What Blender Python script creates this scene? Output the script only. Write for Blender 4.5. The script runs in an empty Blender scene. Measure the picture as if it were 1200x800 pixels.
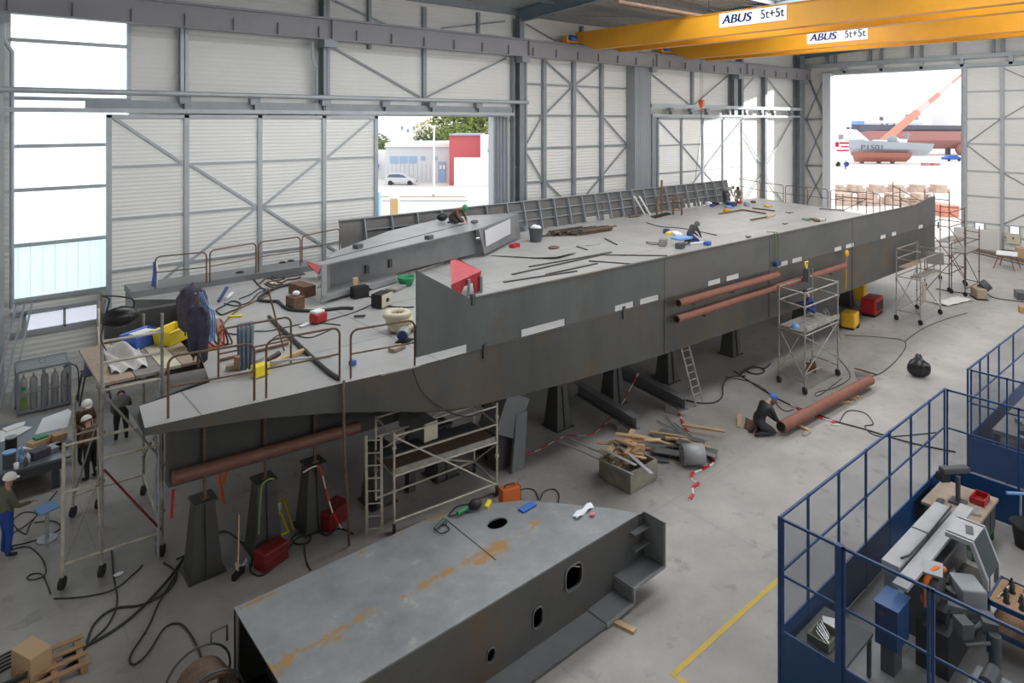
import bpy, math, random
from mathutils import Vector, Matrix
R = math.radians
C = bpy.context.scene.collection
rnd = random.Random(7)
# ---- camera model: pixel (1200x800) -> metres, for placing things on planes measured from the photograph
F, H, HZ, CX = 780.0, 9.5, 142.0, 600.0
FX, FY = .6508, .7593
def ray(px):
    r = (px - CX) / F
    return FX + FY * r, FY - FX * r
def P(px, py, z=0.0):
    f = F * (H - z) / (py - HZ); a, b = ray(px)
    return Vector((a * f, b * f, z))
def PY(px, py, Y):
    a, b = ray(px); f = Y / b
    return Vector((a * f, Y, H - (py - HZ) * f / F))
def PX(px, py, X):
    a, b = ray(px); f = X / a
    return Vector((X, b * f, H - (py - HZ) * f / F))
def V(*a): return Vector(a)
def cat2(p, z): return Vector((p[0], p[1], z))

# ---- mesh builder
class MB:
    def __init__(s): s.v = []; s.f = []; s.sm = []
    def add(s, vs, fs, smooth=False):
        b = len(s.v); s.v += [tuple(v) for v in vs]
        for f in fs: s.f.append([b + i for i in f]); s.sm.append(smooth)
        return s
    def box(s, x0, x1, y0, y1, z0, z1):
        vs = [(x, y, z) for z in (z0, z1) for y in (y0, y1) for x in (x0, x1)]
        return s.add(vs, [(0, 2, 3, 1), (4, 5, 7, 6), (0, 1, 5, 4), (1, 3, 7, 5), (3, 2, 6, 7), (2, 0, 4, 6)])
    def cbox(s, c, size, rz=0.0, rx=0.0, ry=0.0):
        m = Matrix.Translation(Vector(c)) @ Matrix.Rotation(rz, 4, 'Z') @ Matrix.Rotation(ry, 4, 'Y') @ Matrix.Rotation(rx, 4, 'X')
        hx, hy, hz = size[0] / 2, size[1] / 2, size[2] / 2
        vs = [m @ Vector((x, y, z)) for z in (-hz, hz) for y in (-hy, hy) for x in (-hx, hx)]
        return s.add(vs, [(0, 2, 3, 1), (4, 5, 7, 6), (0, 1, 5, 4), (1, 3, 7, 5), (3, 2, 6, 7), (2, 0, 4, 6)])
    def bar(s, p, q, w, h, up=(0, 0, 1)):
        p, q = Vector(p), Vector(q); d = (q - p).normalized(); u = Vector(up)
        if abs(d.dot(u)) > .98: u = Vector((0, 1, 0))
        a = d.cross(u).normalized(); b = a.cross(d)
        vs = []
        for e in (p, q):
            for i, j in ((-1, -1), (1, -1), (1, 1), (-1, 1)): vs.append(e + a * (i * w / 2) + b * (j * h / 2))
        return s.add(vs, [(3, 2, 1, 0), (4, 5, 6, 7), (0, 1, 5, 4), (1, 2, 6, 5), (2, 3, 7, 6), (3, 0, 4, 7)])
    def ibeam(s, p, q, w, h, t=.02, up=(0, 0, 1)):
        p, q = Vector(p), Vector(q); d = (q - p).normalized(); u = Vector(up)
        if abs(d.dot(u)) > .98: u = Vector((0, 1, 0))
        a = d.cross(u).normalized(); b = a.cross(d)
        s.bar(p, q, t, h, up); o = b * (h / 2 - t / 2)
        s.bar(p + o, q + o, w, t, up); s.bar(p - o, q - o, w, t, up)
        return s
    def tube(s, pts, r, n=8, closed=False, cap=True):
        pts = [Vector(p) for p in pts]; m = len(pts); rings = []
        rs = r if isinstance(r, (list, tuple)) else [r] * m
        pa = None
        for i, p in enumerate(pts):
            if closed: d = pts[(i + 1) % m] - pts[i - 1]
            elif i == 0: d = pts[1] - pts[0]
            elif i == m - 1: d = pts[-1] - pts[-2]
            else: d = (pts[i + 1] - p).normalized() + (p - pts[i - 1]).normalized()
            if d.length < 1e-9: d = Vector((0, 0, 1))
            d.normalize()
            if pa is None:
                u = Vector((0, 0, 1)) if abs(d.z) < .9 else Vector((1, 0, 0))
                a = d.cross(u).normalized()
            else:
                a = pa - d * pa.dot(d)
                a = a.normalized() if a.length > 1e-6 else d.orthogonal().normalized()
            pa = a; b = d.cross(a)
            k = 1.0
            if 0 < i < m - 1 or closed:
                e1 = (p - pts[i - 1]); 
                if e1.length > 1e-9: k = min(1.6, 1 / max(.5, abs(e1.normalized().dot(d))))
            rings.append([p + (a * math.cos(t) + b * math.sin(t)) * rs[i] * (k if n <= 4 else 1) for t in (2 * math.pi * j / n for j in range(n))])
        vs = [v for r_ in rings for v in r_]; fs = []
        for i in range(m if closed else m - 1):
            for j in range(n):
                i2 = (i + 1) % m
                fs.append((i * n + j, i * n + (j + 1) % n, i2 * n + (j + 1) % n, i2 * n + j))
        s.add(vs, fs, n > 4)
        if cap and not closed:
            s.add(rings[0], [tuple(range(n))[::-1]]); s.add(rings[-1], [tuple(range(n))])
        return s
    def prism(s, poly, d):
        poly = [Vector(p) for p in poly]; d = Vector(d); n = len(poly)
        vs = poly + [p + d for p in poly]
        fs = [tuple(range(n))[::-1], tuple(range(n, 2 * n))] + [(i, (i + 1) % n, n + (i + 1) % n, n + i) for i in range(n)]
        return s.add(vs, fs)
    def lathe(s, prof, c, n=20, m=None):
        c = Vector(c); vs = []; k = len(prof)
        for r, z in prof:
            for j in range(n):
                t = 2 * math.pi * j / n; p = Vector((r * math.cos(t), r * math.sin(t), z))
                vs.append(c + (m @ p if m else p))
        fs = [(i * n + j, i * n + (j + 1) % n, (i + 1) * n + (j + 1) % n, (i + 1) * n + j) for i in range(k - 1) for j in range(n)]
        s.add(vs, fs, True)
        if prof[0][0] > 1e-6: s.add(vs[:n], [tuple(range(n))[::-1]])
        if prof[-1][0] > 1e-6: s.add(vs[-n:], [tuple(range(n))])
        return s
    def cyl(s, p, q, r, n=16):
        return s.tube([p, q], r, n)
    def ball(s, c, r, n=12, m=8):
        r = (r, r, r) if not isinstance(r, (tuple, list)) else r
        c = Vector(c); vs = []; fs = []
        for i in range(m + 1):
            t = math.pi * i / m
            for j in range(n):
                a = 2 * math.pi * j / n
                vs.append(c + Vector((r[0] * math.sin(t) * math.cos(a), r[1] * math.sin(t) * math.sin(a), r[2] * math.cos(t))))
        for i in range(m):
            for j in range(n): fs.append((i * n + j, (i + 1) * n + j, (i + 1) * n + (j + 1) % n, i * n + (j + 1) % n))
        return s.add(vs, fs, True)
    def grid(s, fn, nu, nv, smooth=True):
        vs = [fn(i / nu, j / nv) for j in range(nv + 1) for i in range(nu + 1)]
        fs = [(j * (nu + 1) + i, j * (nu + 1) + i + 1, (j + 1) * (nu + 1) + i + 1, (j + 1) * (nu + 1) + i) for j in range(nv) for i in range(nu)]
        return s.add(vs, fs, smooth)
    def build(s, name, m, parent=None, bevel=0, solid=0, subd=0):
        me = bpy.data.meshes.new(name); me.from_pydata(s.v, [], s.f); me.update()
        me.polygons.foreach_set('use_smooth', s.sm)
        import bmesh
        bm = bmesh.new(); bm.from_mesh(me); bmesh.ops.recalc_face_normals(bm, faces=bm.faces); bm.to_mesh(me); bm.free()
        me.materials.append(m)
        o = bpy.data.objects.new(name, me); C.objects.link(o)
        if parent is not None:
            o.parent = parent; o.matrix_parent_inverse = pinv(parent)
        if solid:
            d = o.modifiers.new('solid', 'SOLIDIFY'); d.thickness = solid; d.offset = 0
        if bevel:
            d = o.modifiers.new('bevel', 'BEVEL'); d.width = bevel; d.segments = 2; d.limit_method = 'ANGLE'
        if subd:
            d = o.modifiers.new('subd', 'SUBSURF'); d.levels = subd; d.render_levels = subd
        return o
def pinv(p):
    # parents are placed once, unrotated, before their children are built (a mesh parent sits at the origin)
    q = p; m = Matrix.Identity(4)
    while q is not None:
        m = Matrix.Translation(Vector(q.get('_loc', (0, 0, 0)))) ; break
    return m.inverted()
def tag(o, label=None, cat=None, group=None, kind=None):
    if label: o['label'] = label
    if cat: o['category'] = cat
    if group: o['group'] = group
    if kind: o['kind'] = kind
    return o
def thing(name, label, cat, loc=(0, 0, 0), group=None, kind=None):
    o = bpy.data.objects.new(name, None); C.objects.link(o); o.empty_display_size = .2
    o.location = loc; o['_loc'] = [float(x) for x in loc]
    return tag(o, label, cat, group, kind)
def struct(mb, name, m, label=None, parent=None, **k):
    o = mb.build(name, m, parent, **k)
    if parent is None: tag(o, label, None, None, 'structure')
    return o
def dup(root, loc, rz=0.0, label=None, group=None, scale=None):
    r = root.copy(); C.objects.link(r); r.location = loc; r.rotation_euler = (0, 0, rz)
    if scale: r.scale = scale
    if label: r['label'] = label
    if group: r['group'] = group
    for ch in list(root.children):
        c = ch.copy(); C.objects.link(c); c.parent = r
        for g in list(ch.children):
            d = g.copy(); C.objects.link(d); d.parent = c
    return r
def one(mb, name, m, label, cat, group=None, **k):
    return tag(mb.build(name, m, None, **k), label, cat, group)

# ---- materials
MATS = {}
def mat(name, col, rough=.6, metal=0.0, col2=None, scale=2.0, fac=(.4, .65), detail=6, bump=0.0, bscale=40.0, coat=None, emit=None, estr=1.0, alpha=None,
        stretch=(1, 1, 1), col3=None, s3=6.0, f3=(.55, .7), spec=.5):
    if name in MATS: return MATS[name]
    m = bpy.data.materials.new(name); m.use_nodes = True; nt = m.node_tree; N = nt.nodes; L = nt.links
    b = N['Principled BSDF']; b.inputs['Base Color'].default_value = (*col, 1); b.inputs['Roughness'].default_value = rough; b.inputs['Metallic'].default_value = metal
    b.inputs['Specular IOR Level'].default_value = spec
    def coord(st):
        tc = N.new('ShaderNodeTexCoord'); mp = N.new('ShaderNodeMapping'); mp.inputs['Scale'].default_value = st
        L.new(tc.outputs['Object'], mp.inputs[0]); return mp.outputs[0]
    def noise(sc, st=(1, 1, 1), det=6):
        n = N.new('ShaderNodeTexNoise'); n.inputs['Scale'].default_value = sc; n.inputs['Detail'].default_value = det; n.inputs['Roughness'].default_value = .65
        L.new(coord(st), n.inputs['Vector']); return n.outputs[0]
    def ramp(src, lo, hi, c0, c1):
        r = N.new('ShaderNodeValToRGB'); r.color_ramp.elements[0].position = lo; r.color_ramp.elements[1].position = hi
        r.color_ramp.elements[0].color = c0; r.color_ramp.elements[1].color = c1; L.new(src, r.inputs[0]); return r.outputs[0]
    cur = None
    if col2:
        cur = ramp(noise(scale, stretch, detail), fac[0], fac[1], (*col, 1), (*col2, 1))
    if col3:
        k = ramp(noise(s3, (1, 1, 1), 8), f3[0], f3[1], (0, 0, 0, 1), (1, 1, 1, 1))
        mx = N.new('ShaderNodeMix'); mx.data_type = 'RGBA'; L.new(k, mx.inputs[0])
        if cur is not None: L.new(cur, mx.inputs[6])
        else: mx.inputs[6].default_value = (*col, 1)
        mx.inputs[7].default_value = (*col3, 1); cur = mx.outputs[2]
    if cur is not None: L.new(cur, b.inputs['Base Color'])
    if bump:
        bp = N.new('ShaderNodeBump'); bp.inputs['Strength'].default_value = bump; bp.inputs['Distance'].default_value = .02
        L.new(noise(bscale), bp.inputs['Height']); L.new(bp.outputs[0], b.inputs['Normal'])
    if emit:
        b.inputs['Emission Color'].default_value = (*emit, 1); b.inputs['Emission Strength'].default_value = estr
    if alpha is not None: b.inputs['Alpha'].default_value = alpha
    if coat: b.inputs['Coat Weight'].default_value = coat
    MATS[name] = m
    return m
def ribbed(name, col, axis, period, depth=.35, rough=.5, metal=0.0, col2=None, profile='sine', dist=.03):
    """sheet metal with ribs: a bump that repeats along one world axis"""
    m = bpy.data.materials.new(name); m.use_nodes = True; nt = m.node_tree; N = nt.nodes; L = nt.links
    b = N['Principled BSDF']; b.inputs['Base Color'].default_value = (*col, 1); b.inputs['Roughness'].default_value = rough; b.inputs['Metallic'].default_value = metal
    g = N.new('ShaderNodeNewGeometry'); sp = N.new('ShaderNodeSeparateXYZ'); L.new(g.outputs['Position'], sp.inputs[0])
    mu = N.new('ShaderNodeMath'); mu.operation = 'MULTIPLY'; mu.inputs[1].default_value = 2 * math.pi / period; L.new(sp.outputs['XYZ'.index(axis)], mu.inputs[0])
    sn = N.new('ShaderNodeMath'); sn.operation = 'SINE'; L.new(mu.outputs[0], sn.inputs[0])
    bp = N.new('ShaderNodeBump'); bp.inputs['Strength'].default_value = depth; bp.inputs['Distance'].default_value = dist
    L.new(sn.outputs[0], bp.inputs['Height']); L.new(bp.outputs[0], b.inputs['Normal'])
    if col2:
        n = N.new('ShaderNodeTexNoise'); n.inputs['Scale'].default_value = .35; n.inputs['Detail'].default_value = 5; L.new(g.outputs['Position'], n.inputs['Vector'])
        r = N.new('ShaderNodeValToRGB'); r.color_ramp.elements[0].position = .35; r.color_ramp.elements[1].position = .7
        r.color_ramp.elements[0].color = (*col, 1); r.color_ramp.elements[1].color = (*col2, 1)
        L.new(n.outputs[0], r.inputs[0]); L.new(r.outputs[0], b.inputs['Base Color'])
    MATS[name] = m
    return m
def seamed(name, col, col2, sx, sy, rough=.5, seam=(.12, .12, .125), sw=.02, scale=1.2, metal=0.0, ox=0.0, oy=0.0, rust=None, s3=1.1, f3=(.6, .78)):
    """plate steel or concrete with straight seams every sx / sy metres"""
    m = mat(name, col, rough, metal, col2, scale, (.3, .72), 9, col3=rust, s3=s3, f3=f3)
    nt = m.node_tree; N = nt.nodes; L = nt.links; b = N['Principled BSDF']
    src = b.inputs['Base Color'].links[0].from_socket
    tc = N.new('ShaderNodeTexCoord'); sp = N.new('ShaderNodeSeparateXYZ'); L.new(tc.outputs['Object'], sp.inputs[0])
    out = None
    for ax, pd, of in ((0, sx, ox), (1, sy, oy)):
        if not pd: continue
        a = N.new('ShaderNodeMath'); a.operation = 'ADD'; a.inputs[1].default_value = of; L.new(sp.outputs[ax], a.inputs[0])
        f = N.new('ShaderNodeMath'); f.operation = 'PINGPONG'; f.inputs[1].default_value = pd / 2; L.new(a.outputs[0], f.inputs[0])
        l = N.new('ShaderNodeMath'); l.operation = 'LESS_THAN'; l.inputs[1].default_value = sw; L.new(f.outputs[0], l.inputs[0])
        if out is None: out = l.outputs[0]
        else:
            mx = N.new('ShaderNodeMath'); mx.operation = 'MAXIMUM'; L.new(out, mx.inputs[0]); L.new(l.outputs[0], mx.inputs[1]); out = mx.outputs[0]
    mx = N.new('ShaderNodeMix'); mx.data_type = 'RGBA'; L.new(out, mx.inputs[0]); L.new(src, mx.inputs[6]); mx.inputs[7].default_value = (*seam, 1)
    L.new(mx.outputs[2], b.inputs['Base Color'])
    return m
def glass_mat(name, tint, fac):
    """thin clear sheet: mostly transparent with a little gloss"""
    m = bpy.data.materials.new(name); m.use_nodes = True; nt = m.node_tree; N = nt.nodes; L = nt.links
    for n in list(N):
        if n.type == 'BSDF_PRINCIPLED': N.remove(n)
    t = N.new('ShaderNodeBsdfTransparent'); t.inputs[0].default_value = (*tint, 1)
    g = N.new('ShaderNodeBsdfPrincipled'); g.inputs['Base Color'].default_value = (.5, .52, .55, 1); g.inputs['Roughness'].default_value = .25
    mx = N.new('ShaderNodeMixShader'); mx.inputs[0].default_value = fac
    L.new(t.outputs[0], mx.inputs[1]); L.new(g.outputs[0], mx.inputs[2]); L.new(mx.outputs[0], N['Material Output'].inputs[0])
    MATS[name] = m
    return m
M = MATS
mat('galv', (.46, .49, .52), .5, .25, (.40, .43, .46), 1.5)
mat('galv_dark', (.30, .325, .35), .5, .2, (.25, .275, .30), 1.5)
mat('runway_grey', (.30, .29, .31), .55, 0, (.27, .265, .28), .5)
mat('rafter_blue', (.19, .25, .29), .55, 0, (.16, .21, .25), .6)
ribbed('wall_sheet', (.80, .795, .765), 'Z', .19, .25, .55, 0, (.75, .745, .72), dist=.03)
ribbed('door_sheet', (.80, .795, .77), 'Z', .15, .2, .5, 0, (.75, .745, .72), dist=.03)
ribbed('door_sheet_lit', (.90, .90, .875), 'Z', .15, .22, .5, 0, (.84, .84, .815), dist=.03)  # end door's sheet lightened, standing in for more light on the side leaves
ribbed('roof_sheet', (.42, .42, .41), 'Y', .3, .9, .55, 0, dist=.06)
ribbed('fold_sheet', (.34, .365, .39), 'X', .2, .9, .5, .2, dist=.05)
ribbed('fold_pale', (.5, .53, .57), 'X', .14, .9, .45, .2, dist=.05)
mat('glazing', (.7, .8, .85), .4, 0, emit=(.88, .975, 1.0), estr=1.25)
mat('glazing_low', (.6, .75, .8), .4, 0, emit=(.72, .94, .97), estr=.9)
mat('yellow', (.72, .33, .02), .42, 0, (.66, .30, .018), .7)
mat('sign_white', (.85, .85, .87), .45)
mat('sign_blue', (.02, .09, .42), .45)
mat('sign_grey', (.12, .15, .3), .45)
seamed('deck', (.345, .345, .345), (.475, .47, .46), 5.0, 2.6, .42, (.2, .2, .2), .018, .55, .15, 1.3, .55, rust=(.36, .32, .28))
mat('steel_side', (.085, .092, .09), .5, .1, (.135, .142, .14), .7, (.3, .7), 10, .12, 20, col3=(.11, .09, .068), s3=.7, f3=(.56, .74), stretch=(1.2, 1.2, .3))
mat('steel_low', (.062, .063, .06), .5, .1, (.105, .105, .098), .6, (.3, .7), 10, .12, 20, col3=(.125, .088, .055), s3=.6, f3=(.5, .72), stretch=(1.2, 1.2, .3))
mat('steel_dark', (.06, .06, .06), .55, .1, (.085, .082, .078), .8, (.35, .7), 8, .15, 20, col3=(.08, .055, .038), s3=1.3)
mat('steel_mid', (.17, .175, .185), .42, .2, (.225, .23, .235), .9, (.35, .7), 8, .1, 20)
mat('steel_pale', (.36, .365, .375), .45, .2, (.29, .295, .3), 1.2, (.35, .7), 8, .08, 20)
def fore_mat():
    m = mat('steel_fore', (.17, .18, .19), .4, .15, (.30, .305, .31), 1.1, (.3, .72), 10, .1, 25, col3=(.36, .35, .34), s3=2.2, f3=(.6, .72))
    nt = m.node_tree; N = nt.nodes; L = nt.links; b = N['Principled BSDF']; src = b.inputs['Base Color'].links[0].from_socket
    tc = N.new('ShaderNodeTexCoord'); sp = N.new('ShaderNodeSeparateXYZ'); L.new(tc.outputs['Object'], sp.inputs[0])
    n = N.new('ShaderNodeTexNoise'); n.inputs['Scale'].default_value = 1.3; n.inputs['Detail'].default_value = 9; n.inputs['Roughness'].default_value = .7; L.new(tc.outputs['Object'], n.inputs['Vector'])
    tot = None
    for yc, k in ((9.9, .55), (11.42, 1.6)):
        a = N.new('ShaderNodeMath'); a.operation = 'SUBTRACT'; L.new(sp.outputs[1], a.inputs[0]); a.inputs[1].default_value = yc
        c = N.new('ShaderNodeMath'); c.operation = 'ABSOLUTE'; L.new(a.outputs[0], c.inputs[0])
        d = N.new('ShaderNodeMath'); d.operation = 'MULTIPLY_ADD'; L.new(c.outputs[0], d.inputs[0]); d.inputs[1].default_value = -k; L.new(n.outputs[0], d.inputs[2])
        if tot is None: tot = d.outputs[0]
        else:
            q = N.new('ShaderNodeMath'); q.operation = 'MAXIMUM'; L.new(tot, q.inputs[0]); L.new(d.outputs[0], q.inputs[1]); tot = q.outputs[0]
    r = N.new('ShaderNodeValToRGB'); r.color_ramp.elements[0].position = .5; r.color_ramp.elements[1].position = .56; L.new(tot, r.inputs[0])
    mx = N.new('ShaderNodeMix'); mx.data_type = 'RGBA'; L.new(r.outputs[0], mx.inputs[0]); L.new(src, mx.inputs[6]); mx.inputs[7].default_value = (.33, .19, .06, 1); L.new(mx.outputs[2], b.inputs['Base Color'])
fore_mat()
mat('rust', (.2, .1, .06), .75, 0, (.14, .075, .05), 5, bump=.2)
mat('rust_rail', (.13, .085, .06), .65, .2, (.2, .12, .075), 8)
mat('primer_red', (.27, .105, .072), .6, 0, (.21, .082, .058), 3, bump=.08)
mat('primer_dark', (.2, .085, .06), .6, 0, (.15, .07, .05), 3)
mat('scaf', (.40, .385, .36), .5, .2, (.27, .235, .2), 4)
mat('cover_grey', (.46, .475, .5), .4, .1, (.4, .415, .44), 2)
mat('scaf_pale', (.62, .58, .49), .55, .1, (.46, .41, .34), 5)
mat('wood', (.45, .28, .15), .7, 0, (.34, .2, .1), 6, stretch=(1, 6, 6))
mat('wood_pale', (.6, .42, .24), .7, 0, (.5, .33, .18), 6, stretch=(1, 6, 6))
mat('ply', (.42, .33, .25), .7, 0, (.34, .265, .2), 5)
mat('ply_grey', (.3, .28, .26), .7, 0, (.22, .2, .19), 5)
mat('card', (.5, .34, .2), .8)
mat('rubber', (.02, .02, .021), .6)
mat('black', (.012, .012, .013), .5)
mat('cable', (.035, .035, .037), .6)
mat('cable_red', (.35, .05, .04), .6)
mat('white', (.8, .8, .8), .55)
mat('paper', (.78, .81, .86), .7)
mat('red', (.45, .02, .02), .45, 0, (.36, .015, .018), 3)
mat('red_dark', (.22, .012, .015), .45, 0, (.17, .01, .012), 3)
mat('red_tarp', (.38, .02, .03), .4, 0, (.46, .04, .05), 4, col3=(.75, .6, .6), s3=3.2, f3=(.66, .7))
mat('orange', (.75, .17, .03), .45)
mat('blue', (.03, .12, .45), .45)
mat('blue_pale', (.2, .38, .72), .5)
mat('blue_crate', (.07, .17, .6), .45)
mat('yellow_crate', (.85, .68, .03), .45)
mat('yellow_mc', (.75, .42, .02), .45)
mat('cage_blue', (.012, .065, .2), .4, 0, (.01, .05, .165), 2)
mat('purple', (.13, .09, .32), .5)
mat('green', (.02, .24, .1), .5)
mat('green_bottle', (.2, .36, .02), .5)
mat('green_bench', (.045, .12, .05), .5)
mat('olive_tape', (.2, .28, .12), .6)
mat('chrome', (.6, .6, .6), .25, .8)
mat('bottle_grey', (.36, .355, .355), .4)
mat('skin', (.5, .3, .22), .55)
mat('skin_dark', (.3, .17, .12), .55)
mat('helmet_white', (.85, .83, .78), .35)
mat('brown_cloth', (.15, .085, .05), .85, 0, (.11, .06, .035), 6)
mat('dark_cloth', (.04, .042, .048), .85, 0, (.055, .055, .06), 6)
mat('grey_cloth', (.26, .25, .25), .85, 0, (.2, .19, .19), 5)
mat('denim', (.05, .09, .2), .85, 0, (.035, .065, .16), 5)
mat('navy', (.035, .055, .17), .8, 0, (.05, .075, .21), 5)
mat('violet_cloth', (.11, .095, .14), .85, 0, (.07, .06, .09), 7)
mat('jeans_blue', (.02, .07, .33), .8)
mat('tarp', (.62, .6, .57), .45, 0, (.72, .71, .69), 5, bump=.6, bscale=9)
mat('bin_bag', (.014, .014, .016), .25, 0, bump=.5, bscale=9)
mat('tape_white', (.75, .73, .72), .5)
mat('tape_red', (.55, .03, .04), .5)
mat('machine_grey', (.30, .32, .34), .42, .1, (.265, .285, .305), 2)
mat('machine_dark', (.09, .095, .1), .5, .2)
mat('cream', (.62, .58, .45), .6)
mat('duct', (.68, .62, .45), .6, 0, (.55, .5, .36), 30)
mat('asphalt', (.42, .42, .42), .9, 0, (.36, .36, .36), .4)
mat('apron', (.64, .63, .61), .9, 0, (.58, .575, .56), .2)
mat('leaf_dark', (.035, .075, .03), .8, 0, (.06, .11, .035), 3)
mat('leaf', (.09, .14, .03), .8, 0, (.2, .22, .05), 3)
mat('leaf_pale', (.36, .33, .14), .8, 0, (.5, .42, .2), 3)
mat('bark', (.2, .16, .11), .9)
# =====================================================================  CAMERA, SKY, SUN
SKY_E = 7.8
cd = bpy.data.cameras.new('camera'); cam = bpy.data.objects.new('camera', cd); C.objects.link(cam)
cam.location = (0, 0, H); cam.rotation_euler = (R(90), 0, -math.atan2(FX, FY))
cd.sensor_width = 36; cd.lens = 36 * F / 1200; cd.shift_y = -(400 - HZ) / 1200; cd.clip_start = .1; cd.clip_end = 2000
bpy.context.scene.camera = cam
w = bpy.data.worlds.new('sky'); bpy.context.scene.world = w; w.use_nodes = True
bg = w.node_tree.nodes['Background']; bg.inputs[0].default_value = (.96, .98, 1, 1); bg.inputs[1].default_value = 1.7
sd = bpy.data.lights.new('sun', 'SUN'); sd.energy = 4.5; sd.angle = R(1); sd.color = (1, .97, .92)
so = bpy.data.objects.new('sun', sd); C.objects.link(so)
so.rotation_euler = Vector((.81, -.58, .205)).to_track_quat('Z', 'Y').to_euler()
vs = bpy.context.scene.view_settings; vs.view_transform = 'Standard'; vs.look = 'None'; vs.gamma = 1; vs.exposure = 0; vs.use_curve_mapping = False
bpy.context.scene.display_settings.display_device = 'sRGB'
# =====================================================================  SETTING
W, E0 = 29.2, 60.0
XB, YN = -4.0, -9.0
# concrete floor inside, apron outside
seamed('concrete', (.27, .255, .24), (.415, .395, .375), 5.6, 5.6, .5, (.26, .25, .245), .008, .5, 0, 3.0, 1.15, rust=(.20, .195, .19), s3=1.7, f3=(.575, .72))
struct(MB().box(XB, E0, YN, W + .1, -.2, 0), 'floor', M['concrete'])
a = MB(); a.box(E0, 420, -260, 420, -.3, -.02); a.box(-80, E0, W + .1, 420, -.3, -.02)
struct(a, 'ground', M['apron'])
# long wall with a doorway, glazing and a small window band
b = MB(); t0, t1 = W, W + .15
b.box(XB, 1.85, t0, t1, 0, 15.9); b.box(1.85, 5.5, t0, t1, 13.3, 15.9)
b.box(1.85, 5.5, t0, t1, 2.62, 3.15); b.box(1.85, 5.5, t0, t1, 0, 2.06); b.box(1.85, 2.3, t0, t1, 2.06, 2.62); b.box(4.6, 5.5, t0, t1, 2.06, 2.62)
b.box(5.5, 14.5, t0, t1, 0, 15.9); b.box(14.5, 24.4, t0, t1, 9.75, 15.9); b.box(24.4, E0 + .15, t0, t1, 0, 15.9)
struct(b, 'wall_left', M['wall_sheet'])
b = MB(); e0, e1 = E0, E0 + .15
b.box(e0, e1, YN, 16.3, 0, 18.5); b.box(e0, e1, 26.4, W, 0, 18.5); b.box(e0, e1, 16.3, 26.4, 13.55, 18.5)
struct(b, 'wall_end', M['wall_sheet'])
b = MB().box(XB, E0, YN - .15, YN, 0, 7.5); b.box(XB, E0, YN - .15, YN, 12.5, 15.9); b.box(XB, 8, YN - .15, YN, 7.5, 12.5); b.box(52, E0, YN - .15, YN, 7.5, 12.5)
struct(b, 'wall_near', M['wall_sheet'])
mat('near_fill', (.8, .85, .9), .5, emit=(.97, .985, 1), estr=4.2)  # unseen glowing band, added to brighten the long wall and hull side
struct(MB().box(8, 52, YN - .1, YN - .06, 7.5, 12.5), 'window_3', M['near_fill'])
struct(MB().box(XB - .15, XB, YN, W, 0, 18.5), 'wall_back', M['wall_sheet'])
# roof: two shallow slopes over rafters, purlins and skylight strips
def rz(y): return 15.95 + .065 * (W - max(y, 10)) - (.065 * (10 - y) if y < 10 else 0)
SKY = [(5.5, 8.5, 12, 53), (15.8, 19.4, 4, 53)]  # no skylight in view; strips sized and placed for the light they give
ycut = [YN, 5.5, 8.5, 10, 15.8, 19.4, W + .15]; xcut = [XB, 4, 12, 53, E0 + .15]
b = MB()
for y0, y1 in zip(ycut, ycut[1:]):
    for x0, x1 in zip(xcut, xcut[1:]):
        if any(a <= y0 and y1 <= c_ and xa <= x0 and x1 <= xb for a, c_, xa, xb in SKY): continue
        b.add([(x, y, rz(y) + k) for k in (0, .12) for x, y in ((x0, y0), (x1, y0), (x1, y1), (x0, y1))], [(3, 2, 1, 0), (4, 5, 6, 7), (0, 1, 5, 4), (2, 3, 7, 6), (1, 2, 6, 5), (3, 0, 4, 7)])
struct(b, 'ceiling', M['roof_sheet'])
mat('skylight', (.8, .85, .9), .5, emit=(.97, .99, 1.0), estr=SKY_E)
for i, (y0, y1, xa, xb) in enumerate(SKY):
    struct(MB().add([(xa, y0, rz(y0) + .03), (xb, y0, rz(y0) + .03), (xb, y1, rz(y1) + .03), (xa, y1, rz(y1) + .03)], [(0, 1, 2, 3)]), 'window_%d' % (10 + i), M['skylight'])
for x in (1.4, 13.4, 25.25, 37.1, 48.9, 59.6):
    b = MB()
    for ya, yb in ((W - .1, 10), (10, YN)):
        b.ibeam((x, ya, rz(ya) - .42), (x, yb, rz(yb) - .42), .3, .75, .03)
    struct(b, 'rafter_beam', M['rafter_blue'])
for k, y in enumerate([28.9, 25.9, 22.7, 19.6, 15.6, 12.4, 9.2, 5.0, 1.5, -1.6, -5.6]):
    struct(MB().ibeam((XB, y, rz(y) - .16), (E0, y, rz(y) - .16), .14, .3 if k else .42, .02), 'purlin_beam', M['galv_dark'])
b = MB()
for x0, x1 in ((25.25, 37.1), (37.1, 48.9)):
    for y0, y1 in ((28.9, 22.7), (22.7, 19.6)):
        b.tube([(x0, y0, rz(y0) - .4), (x1, y1, rz(y1) - .4)], .03, 6); b.tube([(x1, y0, rz(y0) - .4), (x0, y1, rz(y1) - .4)], .03, 6)
struct(b, 'trim_1', M['galv_dark'])

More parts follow.
